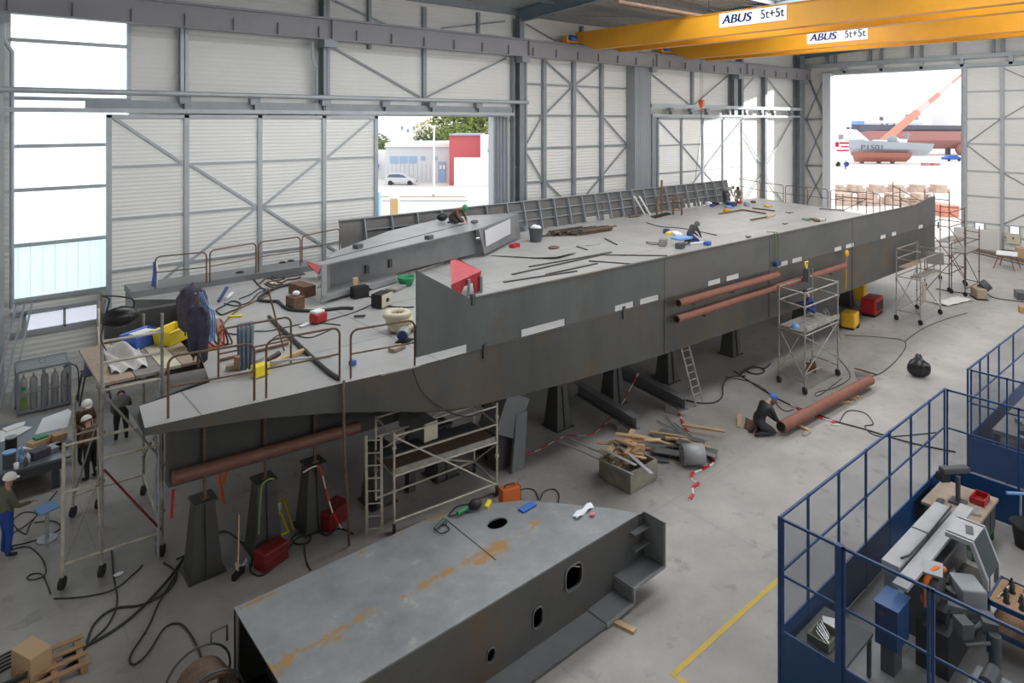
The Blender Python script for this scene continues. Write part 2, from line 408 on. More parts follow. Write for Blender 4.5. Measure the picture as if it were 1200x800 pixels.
# glazing
def pane(name, m, x0, x1, z0, z1, y=W + .05):
    o = struct(MB().box(x0, x1, y, y + .02, z0, z1), name, m)
    return o
w1 = pane('window_1', M['glazing'], 1.85, 5.5, 5.2, 13.3)
struct(MB().box(1.85, 5.5, W + .05, W + .07, 3.15, 5.2), 'lower_pane', M['glazing_low'], parent=w1)
b = MB()
for i in range(10): b.box(2.05 + i * .36, 2.06 + i * .36, W + .03, W + .05, 3.15, 13.25)
struct(b, 'glazing_joint', mat('joint', (.62, .74, .8), .5), parent=w1)
b = MB()
for z in (3.12, 5.05, 7.0, 8.55, 10.25, 12.3): b.box(1.85, 5.5, W - .12, W, z, z + .13)
struct(b, 'glazing_rail', M['galv'], parent=w1)
struct(MB().box(5.42, 5.56, W - .15, W, 9.8, 13.3), 'mullion', M['galv'], parent=w1)
w2 = pane('window_2', mat('window_low', (.5, .52, .6), .2, emit=(.72, .76, .86), estr=.8), 2.3, 4.6, 2.06, 2.62)
b = MB(); 
for x in (2.25, 3.42, 4.62): b.box(x - .04, x + .04, W - .06, W + .02, 2.0, 2.68)
b.box(1.85, 5.5, W - .06, W + .02, 2.62, 2.78); b.box(1.85, 5.5, W - .06, W + .02, 1.86, 2.06)
struct(b, 'window_frame', M['galv'], parent=w2)

# columns of the long wall
for x, z0, z1, w, h in ((1.45, 0, 15.6, .34, .6), (7.4, 9.9, 13.3, .3, .3), (13.35, 9.9, 15.6, .3, .55), (25.2, 0, 15.4, .34, .6), (37.0, 0, 13.3, .3, .5), (48.0, 9.9, 13.3, .5, .5), (48.9, 0, 15.4, .3, .55), (53.0, 0, 13.3, .35, .35), (58.9, 0, 15.4, .9, .6)):
    struct(MB().ibeam((x, W - .1 - h / 2, z0), (x, W - .1 - h / 2, z1), w, h, .03, (0, 1, 0)), 'wall_column', M['galv_dark'] if x > 10 else M['galv'])
# grey folded sheet pier and folded door edge beside the doorway
struct(MB().box(35.2, 36.85, W - .75, W - .02, 0, 13.25), 'sheet_pier_column', M['fold_sheet'])
b = MB()
for i in range(5): b.box(23.45 + i * .24, 23.57 + i * .24, W - .25 - .05 * (i % 2), W + .2, 0, 9.75)
struct(b, 'door_5', M['fold_pale'])
b = MB()
for x in (24.85, 25.75): b.box(x, x + .14, W - .35, W - .1, 0, 13.2)
for z in (1.5, 4.2, 6.8, 9.3): b.box(24.85, 25.8, W - .3, W - .24, z, z + .08)
struct(b, 'trim_2', M['galv_dark'])
# crane runway beam, rails and brackets
t = thing('crane_runway_beam', 'long grey plate girder carrying the yellow cranes along the wall', 'beam', (20, W - .9, 13.2))
b = MB().box(XB, E0 - .1, W - .96, W - .9, 13.22, 14.1); b.box(XB, E0 - .1, W - 1.1, W - .72, 13.17, 13.23); b.box(XB, E0 - .1, W - 1.1, W - .72, 14.08, 14.14)
b.build('girder_web', M['runway_grey'], t)
b = MB()
for i in range(34):
    x = -2 + i * 1.85
    b.box(x, x + .03, W - 1.08, W - .96, 13.2, 13.72)
for x in (13.4, 25.4, 37.2, 48.9): b.box(x, x + .05, W - 1.12, W - .96, 13.2, 14.1)
b.build('web_stiffener', M['runway_grey'], t)
MB().box(XB, E0 - .1, W - .96, W - .9, 14.14, 14.2).build('crane_rail', M['galv_dark'], t)
b = MB()
for x in (1.45, 13.35, 25.2, 37.0, 48.0, 58.9): b.box(x - .3, x + .3, W - 1.05, W - .5, 12.85, 13.17)
b.build('bracket', M['galv_dark'], t)
b = MB().tube([(XB, W - .75, 10.58), (25.6, W - .75, 10.58)], .11, 10); b.box(36.9, 58.6, W - .85, W - .62, 10.45, 10.7)
struct(b, 'trim_3', M['galv'])
b = MB().box(1, 24.6, W - .72, W - .5, 9.82, 9.98); b.box(37.2, 58.4, W - .72, W - .5, 9.82, 9.98)
struct(b, 'trim_4', M['galv'])
b = MB(); b.box(4, 24.6, W - .5, W - .44, 9.98, 10.3)
for x in (7.45, 10.2, 13.4, 16.5, 19.2, 22.2, 39.5, 42, 44, 47, 49.5, 52, 54, 57): b.box(x - .12, x + .12, W - .7, W - .4, 9.95, 10.5); b.box(x - .3, x + .1, W - .72, W - .4, 10.2, 10.5)
struct(b, 'trim_5', M['galv_dark'])
b = MB()
def zig(segs, y, r=.045):
    for x0, z0, x1, z1 in segs: b.bar((x0, y, z0), (x1, y, z1), .03, r * 2)
zig(((13.6, 13.1, 18.7, 10.75), (24.5, 13.1, 19.1, 10.75), (37.2, 13.1, 42.4, 10.75), (47.6, 13.1, 43, 10.75), (48.4, 11.2, 51.5, 13.1), (53.8, 13.1, 58, 10.75),
     (26.0, 15.2, 29.6, 14.0), (24.4, 15.2, 20, 14.4), (13.8, 15.2, 17, 14.2)), W - .12)
b.box(18.85, 19.05, W - .2, W, 10.0, 15.4); b.box(42.6, 42.85, W - .2, W, 9.9, 13.2); b.box(30.6, 30.8, W - .25, W, 14.1, 15.5); b.box(15.7, 15.85, W - .25, W, 13, 15.5); b.box(22.4, 22.55, W - .2, W, 14, 15.5)
struct(b, 'trim_6', M['galv_dark'])
b = MB()
for x in (1.6, 12.7): b.tube([(x, W - .55, 13.1), (x, W - .55, 12.3), (x + .25, W - .45, 11.9), (x + .25, W - .4, 3)], .07, 8)
struct(b, 'trim_7', M['galv'])
# panelled bay between the doorways
b = MB()
for x in (27.45, 30.0, 32.6): b.box(x - .13, x + .13, W - .22, W - .02, 0, 13.2)
for z in (2.0, 4.0, 5.9, 7.9, 9.85, 11.7): b.box(25.9, 35.2, W - .12, W - .01, z - .05, z + .05)
struct(b, 'trim_8', M['galv_dark'])
b = MB()
zig(((27.6, 13.1, 29.9, 11.75), (32.5, 13.1, 30.1, 11.75), (29.9, 11.65, 27.5, 9.9), (30.1, 11.65, 32.5, 9.9), (27.3, 9.8, 25.9, 8.0), (32.7, 9.8, 35.1, 7.95),
     (25.9, 7.8, 27.3, 6.0), (35.1, 7.8, 32.7, 6.0), (27.6, 5.85, 29.9, 4.05), (32.5, 5.85, 30.1, 4.05), (30.1, 3.95, 32.5, 2.05)), W - .14, .05)
struct(b, 'trim_9', M['galv_dark'])

# sliding door leaves on the long wall
def leaf(name, x0, x1, posts, y, zt, braces, ft):
    d = struct(MB().box(x0, x1, y, y + .08, .06, zt), name, M['door_sheet_lit'])
    f = MB()
    for x in posts: f.box(x - .09, x + .09, y - .1, y - .001, .06, zt)
    f.box(x0, x1, y - .1, y - .001, zt - .12, zt); f.box(x0, x1, y - .1, y - .001, .06, .2)
    struct(f, 'leaf_post', M['galv'] if ft else M['galv_dark'], parent=d)
    g = MB()
    for i in range(1, 5): g.box(x0, x1, y - .06, y - .001, zt * i / 5 - .04, zt * i / 5 + .04)
    struct(g, 'leaf_girt', M['galv'] if ft else M['galv_dark'], parent=d)
    r = MB()
    for xa, za, xb, zb in braces: r.bar((xa, y - .05, za), (xb, y - .05, zb), .03, .1)
    struct(r, 'leaf_brace', M['galv'] if ft else M['galv_dark'], parent=d)
    return d
pp = (4.72, 7.4, 10.3, 13.2, 15.85); zz = [9.75 * i / 5 for i in range(6)]
br = [(4.8, 9.7, 7.3, zz[4]), (7.5, zz[4], 10.2, zz[3]), (10.4, zz[3], 13.1, zz[4]), (13.3, zz[4], 15.8, 9.7), (7.5, zz[2], 10.2, zz[3]), (10.4, zz[3], 13.1, zz[2]), (4.8, zz[1], 7.3, zz[2]), (13.3, zz[2], 15.8, zz[1])]
leaf('door_1', 4.65, 15.95, pp, W - .62, 9.75, br, True)
pp = (37.8, 40.55, 43.25, 46.0, 48.75); q = pp
br = [(q[0], 9.6, q[1], 7.8), (q[1], 7.8, q[2], 5.85), (q[2], 5.85, q[3], 7.8), (q[3], 7.8, q[4], 9.6), (q[1], 3.9, q[2], 5.85), (q[2], 5.85, q[3], 3.9)]
leaf('door_2', 37.7, 48.85, pp, W - .62, 9.75, br, False)
struct(MB().box(37.2, 37.7, W - .66, W - .3, .06, 9.85), 'door_6', M['fold_sheet'])
b = MB(); zig(((48.9, 9.6, 53, 5.5), (58, 9.6, 53, 5.2), (53, 5.2, 49, 2), (53, 5.2, 58, 1)), W - .14, .05)
struct(b, 'trim_10', M['galv_dark'])

# end wall: narrow braced bay, doorway, leaf
b = MB()
b.box(E0 - .35, E0 - .05, YN, W - .5, 14.3, 14.6); b.box(E0 - .3, E0 - .1, YN, 27.2, 13.6, 13.9)
for y in (25.2, 22.2, 19.2, 16.4, 13.3, 10): b.box(E0 - .3, E0 - .05, y - .12, y + .12, 13.7, 14.4)
struct(b, 'trim_11', M['galv'])
b = MB()
for y in (28.9, 26.7, 26.0, 23.1, 22.2, 19.9, 19.2, 16.9, 14.4, 13.8): b.box(E0 - .25, E0 - .02, y - .1, y + .1, 14.5, 16.4)
struct(b, 'trim_12', M['galv_dark'])
b = MB(); b.box(E0 - .7, E0 + .2, 26.2, 26.9, 0, 13.7); 
struct(b, 'trim_13', mat('post_pale', (.62, .64, .68), .45, .1))
b = MB(); b.box(E0 - .25, E0 - .05, 16.05, 16.45, 0, 13.6)
struct(b, 'trim_14', M['galv'])
b = MB()
for y0, z0, y1, z1 in ((28.6, 13.9, 26.9, 9.9), (26.9, 13.6, 28.6, 9.7), (28.6, 9.7, 26.9, 5.6), (26.9, 9.7, 28.6, 5.6), (28.6, 5.4, 26.9, 2), (26.9, 5.4, 28.6, 2), (28.6, 14, 27, 9.6)):
    b.bar((E0 - .12, y0, z0), (E0 - .12, y1, z1), .03, .1)
for z in (5.5, 9.7): b.box(E0 - .16, E0 - .02, 26.9, 28.8, z - .06, z + .06)
struct(b, 'trim_15', M['galv_dark'])
d = struct(MB().box(E0 - .52, E0 - .42, 4.0, 16.2, .06, 13.55), 'door_3', M['door_sheet'])
b = MB(); b2 = MB()
for y in (16.1, 13.75, 10.9, 8): b.box(E0 - .64, E0 - .52, y - .12, y + .12, .06, 13.5)
for z in (1.0, 1.85, 3.86, 5.74, 7.8, 9.7, 11.74): b2.box(E0 - .58, E0 - .52, 4, 16.2, z - .05, z + .05)
struct(b, 'leaf_post', M['galv'], parent=d); struct(b2, 'leaf_girt', M['galv'], parent=d)
b = MB()
for y0, z0, y1, z1 in ((13.7, 13.4, 10.9, 11.8), (16, 7.8, 13.8, 9.7), (13.7, 9.7, 10.9, 11.7), (16, 7.7, 13.8, 5.8), (13.7, 5.7, 10.9, 3.9), (13.7, 1.9, 10.9, 3.8)):
    b.bar((E0 - .56, y0, z0), (E0 - .56, y1, z1), .03, .07)
struct(b, 'leaf_brace', M['galv_dark'], parent=d)
b = MB()
mat('lit_pane', (.7, .75, .85), .3, emit=(.85, .9, 1), estr=1.0)
for i, y in enumerate((15.15, 13.0)):
    w = struct(MB().box(E0 - .6, E0 - .53, y - .28, y + .28, 1.05, 1.8), 'door_window', M['lit_pane'], parent=d)
    f = MB()
    for yy in (y - .3, y + .3): f.box(E0 - .64, E0 - .52, yy - .05, yy + .05, .98, 1.85)
    struct(f, 'window_frame', M['galv'], parent=d)
# =====================================================================  OVERHEAD CRANES
import bpy as _b
def lettering(txt, mname, parent, origin, xdir, size, shear=0.0, bold=0.0, name='lettering', sx=1.0, up=(0, 0, 1)):
    cu = bpy.data.curves.new(name, 'FONT'); cu.body = txt; cu.size = size; cu.extrude = .003; cu.shear = shear; cu.align_x = 'CENTER'; cu.align_y = 'CENTER'
    o = bpy.data.objects.new(name, cu); C.objects.link(o)
    x = Vector(xdir).normalized(); u = Vector(up); z = x.cross(u).normalized()
    m = Matrix((x, u, z)).transposed().to_4x4(); m.translation = Vector(origin)
    bpy.context.view_layer.update()
    dg = bpy.context.evaluated_depsgraph_get(); me = bpy.data.meshes.new_from_object(o.evaluated_get(dg))
    bpy.data.objects.remove(o)
    if bold:
        import bmesh
        bm = bmesh.new()
        for k in (-1, 0, 1):
            m2 = me.copy(); m2.transform(Matrix.Translation((k * bold * size, 0, 0))); bm.from_mesh(m2); bpy.data.meshes.remove(m2)
        bm.to_mesh(me); bm.free()
    me.transform(m @ Matrix.Diagonal((sx, 1, 1, 1))); me.materials.clear(); me.materials.append(M[mname])
    n = bpy.data.objects.new(name, me); C.objects.link(n)
    n.parent = parent; n.matrix_parent_inverse = pinv(parent)
    return n
def crane(xa, xb, label, sgn):
    t = thing('overhead_crane', label, 'crane', (xa, 15, 13.8))
    yl = W - .95
    for x in (xa, xb):
        w = .42; zb, zt = 13.78, 14.86
        b = MB()
        prof = [(yl, 14.42), (yl - 1.5, zb), (-4, zb), (-4, zt), (yl, zt)]
        b.prism([(x, y, z) for y, z in prof], (w, 0, 0))
        b.box(x - .05, x + w + .05, -4, yl - 1.5, zb - .03, zb); b.box(x - .05, x + w + .05, -4, yl, zt, zt + .03)
        b.build('girder', M['yellow'], t)
    b = MB(); b.box(xa - .9, xb + 1.3, yl - .12, yl + .2, 14.25, 14.62); b.build('end_carriage', M['yellow'], t)
    b = MB().cyl((xa - .75, yl - .28, 14.5), (xa - .25, yl - .28, 14.5), .16, 12); b.build('travel_motor', M['blue'], t)
    for x in (xa - .6, xb + 1.0): MB().cyl((x, yl - .06, 14.3), (x, yl + .1, 14.3), .15, 14).build('wheel', M['orange'], t)
    # sign on the girder facing the camera
    s = MB().box(xa - .02, xa, sgn[0], sgn[1], sgn[2], sgn[3]).build('sign', M['sign_white'], t)
    yc = lambda k: sgn[1] + (sgn[0] - sgn[1]) * k
    hz = sgn[3] - sgn[2]; wd = sgn[1] - sgn[0]; mid = (sgn[2] + sgn[3]) / 2
    lettering('ABUS', 'sign_blue', s, (xa - .026, yc(.27), mid), (0, -1, 0), hz * .86, .22, .035, 'lettering', .46 * wd / (hz * .82 * 2.6))
    lettering('5t+5t', 'sign_grey', s, (xa - .026, yc(.80), mid + .02), (0, -1, 0), hz * .85, 0, .012, 'lettering', .33 * wd / (hz * .8 * 2.35))
    return t
q0, q1 = PX(843, 24, 29.3), PX(922, 16, 29.3)
t = crane(29.3, 31.6, 'yellow double-girder bridge crane whose sign hangs higher, nearer the camera', (q1.y, q0.y, q0.z - .37, q0.z + .33))
q2, q3 = PX(946, 45, 38.6), PX(1017, 38, 38.6)
t2 = crane(38.6, 41.0, 'yellow double-girder bridge crane behind, with the lower sign and the hanging hook', (q3.y, q2.y, q2.z - .36, q2.z + .33))
# hook block under the rear crane, with its rope and a chain sling
hk = PX(822, 122, 39.9); tp = 13.78
b = MB()
for d in (-.07, .07): b.tube([(hk.x, hk.y + d, tp), (hk.x, hk.y + d, hk.z + .2)], .012, 5)
b.build('hoist_rope', M['cable'], t2)
b = MB().cbox((hk.x, hk.y, hk.z + .12), (.22, .34, .34)); b.ball((hk.x, hk.y, hk.z - .1), (.13, .15, .12))
hb = b.build('hook_block', M['orange'], t2)
b = MB().tube([(hk.x + .14 * math.cos(a), hk.y + .13 * math.sin(a), hk.z - .33 + .14 * math.sin(a)) for a in [R(90 - 30 * i) for i in range(10)]], .035, 6)
b.build('hook', M['orange'], hb)
b = MB()
for d in (-.35, .5): b.tube([(hk.x, hk.y, hk.z - .45), (hk.x, hk.y + d * .3, hk.z - 2.5), (hk.x, hk.y + d, 5.4)], .014, 5)
b.build('chain_sling', M['cable'], t2)
# long tube hung under the roof
t = thing('heater_tube', 'long dark tube hung under the roof above the front crane', 'heater', (27, 20.4, 15))
MB().tube([(24, 20.45, 15.08), (34, 20.3, 15.08)], .13, 12).build('tube', M['rust_rail'], t)
for x in (26.9, 31.5): MB().tube([(x, 20.4, 15.15), (x, 20.4, 16.4)], .012, 5).build('hanger', M['cable'], t)

# =====================================================================  THE HULL
ZD = 4.0
def yn(x): return 13.35 - (x - 2.77) * .115 if x < 8 else 12.75 - .015 * (x - 8)
def lerp(tab, x):
    for (a, va), (b, vb) in zip(tab, tab[1:]):
        if x <= b: return va + (vb - va) * max(0, (x - a)) / (b - a)
    return tab[-1][1]
ZB = [(2.77, 3.86), (4.8, 3.66), (6.6, 3.36), (8.2, 2.95), (9.6, 2.66), (13, 2.42), (17, 2.27), (24, 2.18), (30, 2.14), (36, 2.2), (40.3, 2.45)]
def zb(x): return lerp(ZB, x)
hull = thing('ship_hull', 'bare grey steel ship hull under construction, filling the hall floor', 'ship hull', (20, 18, 0))
dk = [(2.77, 13.35), (8, yn(8)), (40.2, yn(40.2)), (44.6, 24.9), (10, 24.75), (4.5, 24.4), (4.5, 23.2), (5.6, 22.3), (4.3, 14.8), (2.9, 14.45)]
deck = MB().prism([(x, y, ZD - .03) for x, y in dk], (0, 0, .03)).build('deck', M['deck'], hull)
MB().box(4.5, 10.5, 23.35, 24.6, ZD, ZD + .2).build('raised_deck_edge', M['steel_mid'], hull)
# side plating below the deck, near side, then the dark bottom and the inner keel wall
xs = [2.77, 3.8, 4.8, 6.0, 7.2, 8.2, 9.6, 11.5, 13, 15, 17, 20, 24, 27, 30, 33, 36, 40.2]
b = MB()
for x0, x1 in zip(xs, xs[1:]):
    b.add([(x0, yn(x0), zb(x0)), (x1, yn(x1), zb(x1)), (x1, yn(x1), ZD), (x0, yn(x0), ZD)], [(0, 1, 2, 3)], True)
    b.add([(x0, yn(x0), zb(x0)), (x1, yn(x1), zb(x1)), (x1, yn(x1) + .3, zb(x1) - .14), (x0, yn(x0) + .3, zb(x0) - (.14 if x0 > 8 else 0))], [(3, 2, 1, 0)])
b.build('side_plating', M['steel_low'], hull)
b = MB()
for x0, x1 in zip(xs, xs[1:]):
    f0, f1 = (.14 if x0 > 8 else 0), (.14 if x1 > 8 else 0); d0, d1 = (.2 if x0 > 8 else 0), (.2 if x1 > 8 else 0)
    b.add([(x0, yn(x0) + .3, zb(x0) - f0), (x1, yn(x1) + .3, zb(x1) - f1), (x1, 15, zb(x1) - d1), (x0, 15, zb(x0) - d0)], [(0, 1, 2, 3)])
b.add([(2.77, 13.35, ZD), (2.77, 13.35, 3.86), (2.9, 14.45, 3.8), (2.9, 14.45, ZD)], [(0, 1, 2, 3)])
b.add([(2.9, 14.45, ZD), (2.9, 14.45, 3.8), (4.3, 15, 3.5), (4.3, 15, ZD)], [(0, 1, 2, 3)])
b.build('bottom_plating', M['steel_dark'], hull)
b = MB()
for ya in (15.0, 21.9): b.prism([(3.55, ya, 1.95), (8.3, ya, 1.75), (8.3, ya, ZD - .05), (4.4, ya, ZD - .05), (3.55, ya, 3.75)], (0, .3, 0))
b.prism([(8.3, 15, 1.75), (42, 15, 1.75), (42, 15, 2.9), (8.3, 15, ZD - .05)], (0, 7.2, 0))
b.build('keel', M['steel_dark'], hull)
b = MB()
b.add([(40.2, yn(40.2), 2.45), (44.6, 24.9, 2.45), (44.6, 24.9, ZD), (40.2, yn(40.2), ZD)], [(0, 1, 2, 3)])
b.add([(4.5, 24.4, 3.2), (44.6, 24.9, 2.3), (44.6, 24.9, ZD), (4.5, 24.4, ZD)], [(0, 1, 2, 3)])
b.add([(5.6, 22.3, 2.6), (5.6, 22.3, ZD), (4.5, 23.2, ZD), (4.5, 23.2, 3.4)], [(0, 1, 2, 3)])
b.add([(4.5, 23.2, 3.5), (4.5, 24.4, 3.5), (4.5, 24.4, ZD), (4.5, 23.2, ZD)], [(0, 1, 2, 3)])
b.build('end_plating', M['steel_mid'], hull)
# near bulwark with freeing ports along the deck edge
def bx(px): return PY(px, 142 + (9.5 - 4.1) * 780 / 20, 12.5).x
ports = [(488, 546), (617, 668), (725, 747), (754, 776), (832, 847), (853, 868), (912, 924), (928, 940), (976, 985), (989, 999), (1028, 1035), (1041, 1047), (1071, 1077)]
TOP = [(8.1, 6.15), (9.62, 5.25), (37.2, 5.25), (38.2, 5.36), (39.3, 5.5), (40.2, 5.52)]
pr = [(bx(a), bx(c_)) for a, c_ in ports]; pr[0] = (8.1, 9.5)
cuts = sorted(set([8.1, 9.62, 17.0, 23.2, 37.2, 38.2, 39.3, 40.2] + [x for a in pr for x in a]))
def bul(sel, name, m):
    b = MB()
    for x0, x1 in zip(cuts, cuts[1:]):
        mid = (x0 + x1) / 2
        if not sel(mid): continue
        lo = 4.0
        if any(a - 1e-6 <= x0 and x1 <= c_ + 1e-6 for a, c_ in pr): lo = 4.2 if mid < 13 else 4.18
        za, zc = lerp(TOP, x0), lerp(TOP, x1)
        vs = [(x, yn(x) + o, z) for o in (-.015, .03) for x, z in ((x0, lo), (x1, lo), (x1, zc), (x0, za))]
        b.add(vs, [(0, 1, 2, 3), (7, 6, 5, 4), (3, 2, 6, 7), (0, 4, 5, 1), (0, 3, 7, 4), (1, 5, 6, 2)])
    return b.build(name, m, hull)
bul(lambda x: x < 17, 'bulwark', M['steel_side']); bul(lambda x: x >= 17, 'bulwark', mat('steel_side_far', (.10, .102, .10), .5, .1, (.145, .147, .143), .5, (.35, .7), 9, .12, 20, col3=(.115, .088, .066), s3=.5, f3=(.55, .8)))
b = MB()
for x0, x1 in zip(cuts, cuts[1:]):
    if x0 < 37: b.add([(x, yn(x) + o, lerp(TOP, x) + k) for k in (0, .03) for x, o in ((x0, -.05), (x1, -.05), (x1, .05), (x0, .05))], [(3, 2, 1, 0), (4, 5, 6, 7), (0, 1, 5, 4), (2, 3, 7, 6)]) if x0 > 9.6 else None
for x in (17.02, 23.25, 30.2): b.box(x, x + .02, yn(x) - .022, yn(x), zb(x) + .05, 5.22)
for x0, x1 in zip(xs[6:], xs[7:]): b.bar((x0, yn(x0) - .012, 4.0), (x1, yn(x1) - .012, 4.0), .02, .025)
b.build('weld_seam', M['steel_low'], hull)
for px in (574, 735, 549, 1093): 
    x = bx(px); b = MB(); b.box(x - .05, x + .05, yn(x) - .05, yn(x), 3.75, 4.1) if px != 549 else b.box(9.62, 9.72, yn(9.6) - .05, yn(9.6) + .06, 5.1, 5.36)
    b.build('clamp', M['steel_low'], hull)
# far bulwark, seen from inside with its frames
b = MB(); yf = 25.0
fports = [(13.5, 13.6), (21.1, 22.4), (26.8, 27.7), (28.2, 28.9), (36.0, 36.9), (37.2, 38)]
fc = sorted(set([12.35, 41.3] + [x for a in fports for x in a]))
for x0, x1 in zip(fc, fc[1:]):
    lo = 4.25 if any(a <= x0 and x1 <= c_ for a, c_ in fports) else 4.0
    b.add([(x, y + o, z) for o in (0, .03) for x, y, z in ((x0, yf, lo), (x1, yf, lo), (x1, yf + .3, 5.42), (x0, yf + .3, 5.42))], [(0, 1, 2, 3), (7, 6, 5, 4), (3, 2, 6, 7), (0, 4, 5, 1), (0, 3, 7, 4), (1, 5, 6, 2)])
b.build('far_bulwark', mat('bulwark_in', (.1, .098, .095), .5, .1, (.13, .127, .122), 1, bump=.1), hull)
b = MB()
x = 13.4
while x < 41.3:
    b.prism([(x, yf - .02, 4.0), (x, yf - .22, 4.0), (x, yf + .12, 5.42), (x, yf + .3, 5.42)], (.05, 0, 0)); x += 1.3 if x < 20 else 1.07
for z in (4.5, 4.95): b.bar((13.4, yf + .3 * (z - 4) / 1.42 - .05, z), (41.3, yf + .3 * (z - 4) / 1.42 - .05, z), .1, .04)
b.box(12.35, 41.3, yf + .2, yf + .38, 5.42, 5.45)
b.build('bulwark_frame', M['galv_dark'], hull)

# =====================================================================  MODULE LYING ON THE DECK
def Q(px, py, z): return P(px, py, z)
zt, zl = 5.2, 4.12
A0, A1 = Q(376, 311, zt), Q(564, 267, zt); tip = Q(607, 250, zt); B0, B1, B2, B3 = Q(392, 295, zt), Q(455, 271, zt), Q(516, 256.5, zt), Q(553, 252.5, zt)
ux = (A1 - A0).normalized(); uy = Vector((-ux.y, ux.x, 0))
mod = thing('hull_module', 'long pale plated box section lying on the deck, stepped at its open end', 'ship section', (A0 + A1) / 2 * 1)
top = [A0, A1, tip, B3, B2, B1, B0]
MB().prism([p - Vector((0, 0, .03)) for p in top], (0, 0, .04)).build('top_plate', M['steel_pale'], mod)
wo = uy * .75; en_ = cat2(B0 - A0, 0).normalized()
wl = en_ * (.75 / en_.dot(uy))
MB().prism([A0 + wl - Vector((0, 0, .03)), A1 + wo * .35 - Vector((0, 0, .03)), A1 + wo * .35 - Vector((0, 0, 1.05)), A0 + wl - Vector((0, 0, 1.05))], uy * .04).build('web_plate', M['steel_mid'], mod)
# left end frame with brackets
b = MB(); e = B0 - A0; e.z = 0; en = e.normalized()
b.prism([A0 + Vector((0, 0, -.02)), A0 + Vector((0, 0, -1.0)), A0 + ux * .22 + Vector((0, 0, -1.0)), A0 + ux * .22 + Vector((0, 0, -.02))], en * .04)
b.prism([A0, A0 - Vector((0, 0, 1.0)), B0 - Vector((0, 0, 1.0)), B0], ux * .04)
for k in (-.35, -.68):
    c0 = A0 + ux * .2 + Vector((0, 0, k)); b.prism([c0, c0 + ux * .35 + uy * .4 + Vector((0, 0, .12)), c0 + uy * .4 + Vector((0, 0, -.1))], Vector((0, 0, .03)))
b.build('end_frame', M['steel_pale'], mod)
# stepped bottom flange
b = MB(); c0 = A0 - Vector((0, 0, 1.0))
c1 = c0 + ux * 2.1; c2 = c1 - Vector((0, 0, .07)); c3 = c2 + ux * 1.5
for p, q in ((c0, c1), (c2, c3)):
    b.prism([p, q, q + wo, p + (en_ * (.75 / en_.dot(uy)) if p is c0 else wo)], Vector((0, 0, .05)))
    b.prism([p, q, q + Vector((0, 0, -.1)), p + Vector((0, 0, -.1))], uy * .05)
b.prism([c1, c1 + wo, c2 + wo, c2], ux * .06); b.prism([c3, c3 + wo, c3 + wo - Vector((0, 0, .12)), c3 - Vector((0, 0, .12))], ux * .1)
b.build('stepped_flange', M['steel_pale'], mod)
# right end: wedge plate with the bright sheet
D1 = Q(568, 298, zl); D2 = Q(610, 277, zl)
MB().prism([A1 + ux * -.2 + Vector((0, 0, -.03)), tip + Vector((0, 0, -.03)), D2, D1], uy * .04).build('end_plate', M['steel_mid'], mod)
g = lambda s_, t_: (A1 * (1 - s_) + tip * s_) * (1 - t_) + (D1 * (1 - s_) + D2 * s_) * t_ - uy * .03
MB().prism([g(.06, .14), g(.74, .08), g(.7, .68), g(.04, .74)], uy * .02).build('bright_sheet', mat('bright', (.55, .55, .57), .4), mod)
b = MB(); m1 = (A0 * .35 + B0 * .65); m2 = (A1 * .3 + B2 * .7) + Vector((0, 0, 0))
b.bar(A0 * .6 + B0 * .4 + Vector((0, 0, .015)), A1 * .62 + B2 * .38 + Vector((0, 0, .015)), .03, .02)
b.build('weld_seam', M['steel_dark'], mod)
for s_, d in ((.3, 1.0), (.62, .1)): c = A0.lerp(A1, s_) + uy * d; MB().cbox(c + Vector((0, 0, .08)), (.3, .2, .14), .4).build('lifting_lug', M['machine_dark'], mod)
for s_ in (.3, .43): c = A0.lerp(A1, s_) + uy * (.62 - .2 * s_); MB().bar(c + Vector((0, 0, -.5)), c + Vector((0, 0, -.78)), .12, .06).build('web_bracket', M['steel_dark'], mod)
# packing blocks below the module
b = MB().box(9.2, 16, 20.4, 20.6, 4.0, 4.08)
one(MB().bar(A0 + ux * 3.2 + uy * .5 + Vector((0, 0, -1.16)), A0 + ux * 6.5 + uy * .7 + Vector((0, 0, -1.16)), .3, .07), 'packing_timber', M['ply_grey'], 'flat packing timber under the pale box section on deck', 'timber')

# =====================================================================  GUARD RAILS ON THE DECK
def hoop(p0, p1, hgt, label, mid=True, r=.024, z=ZD, m='rust_rail', legs=(0, 0)):
    z += .006; p0, p1 = cat2(p0, z), cat2(p1, z); d = (p1 - p0).normalized(); rr = .16
    t = thing('guard_rail', label, 'guard rail', p0, 'guard rail hoops on the deck edge')
    pts = [p0 + Vector((0, 0, 0))]
    for i in range(6):
        a = R(180 - 18 * i); pts.append(p0 + d * (rr + rr * math.cos(a)) + Vector((0, 0, hgt - rr + rr * math.sin(a))))
    for i in range(6):
        a = R(90 - 18 * i); pts.append(p1 + d * (-rr + rr * math.cos(a)) + Vector((0, 0, hgt - rr + rr * math.sin(a))))
    pts.append(p1)
    MB().tube(pts, r, 8).build('hoop', M[m], t)
    if mid: MB().tube([p0 + Vector((0, 0, hgt * .5)), p1 + Vector((0, 0, hgt * .5))], r * .8, 6).build('mid_rail', M[m], t)
    return t
hoop(P(197, 490, ZD), P(298, 469, ZD), 1.13, 'rusty guard rail hoop at the pointed tip of the deck')
hoop(P(312, 466, ZD), P(398, 446, ZD), 1.13, 'rusty guard rail hoop on the near deck edge, second from the tip')
hoop(P(411, 443, ZD), P(486, 428, ZD), 1.02, 'rusty guard rail hoop ending at the spiked bulwark plate')
hoop(P(256, 444, ZD), P(341, 425, ZD), 1.05, 'rusty guard rail hoop standing inboard with a blue coverall hung over it')
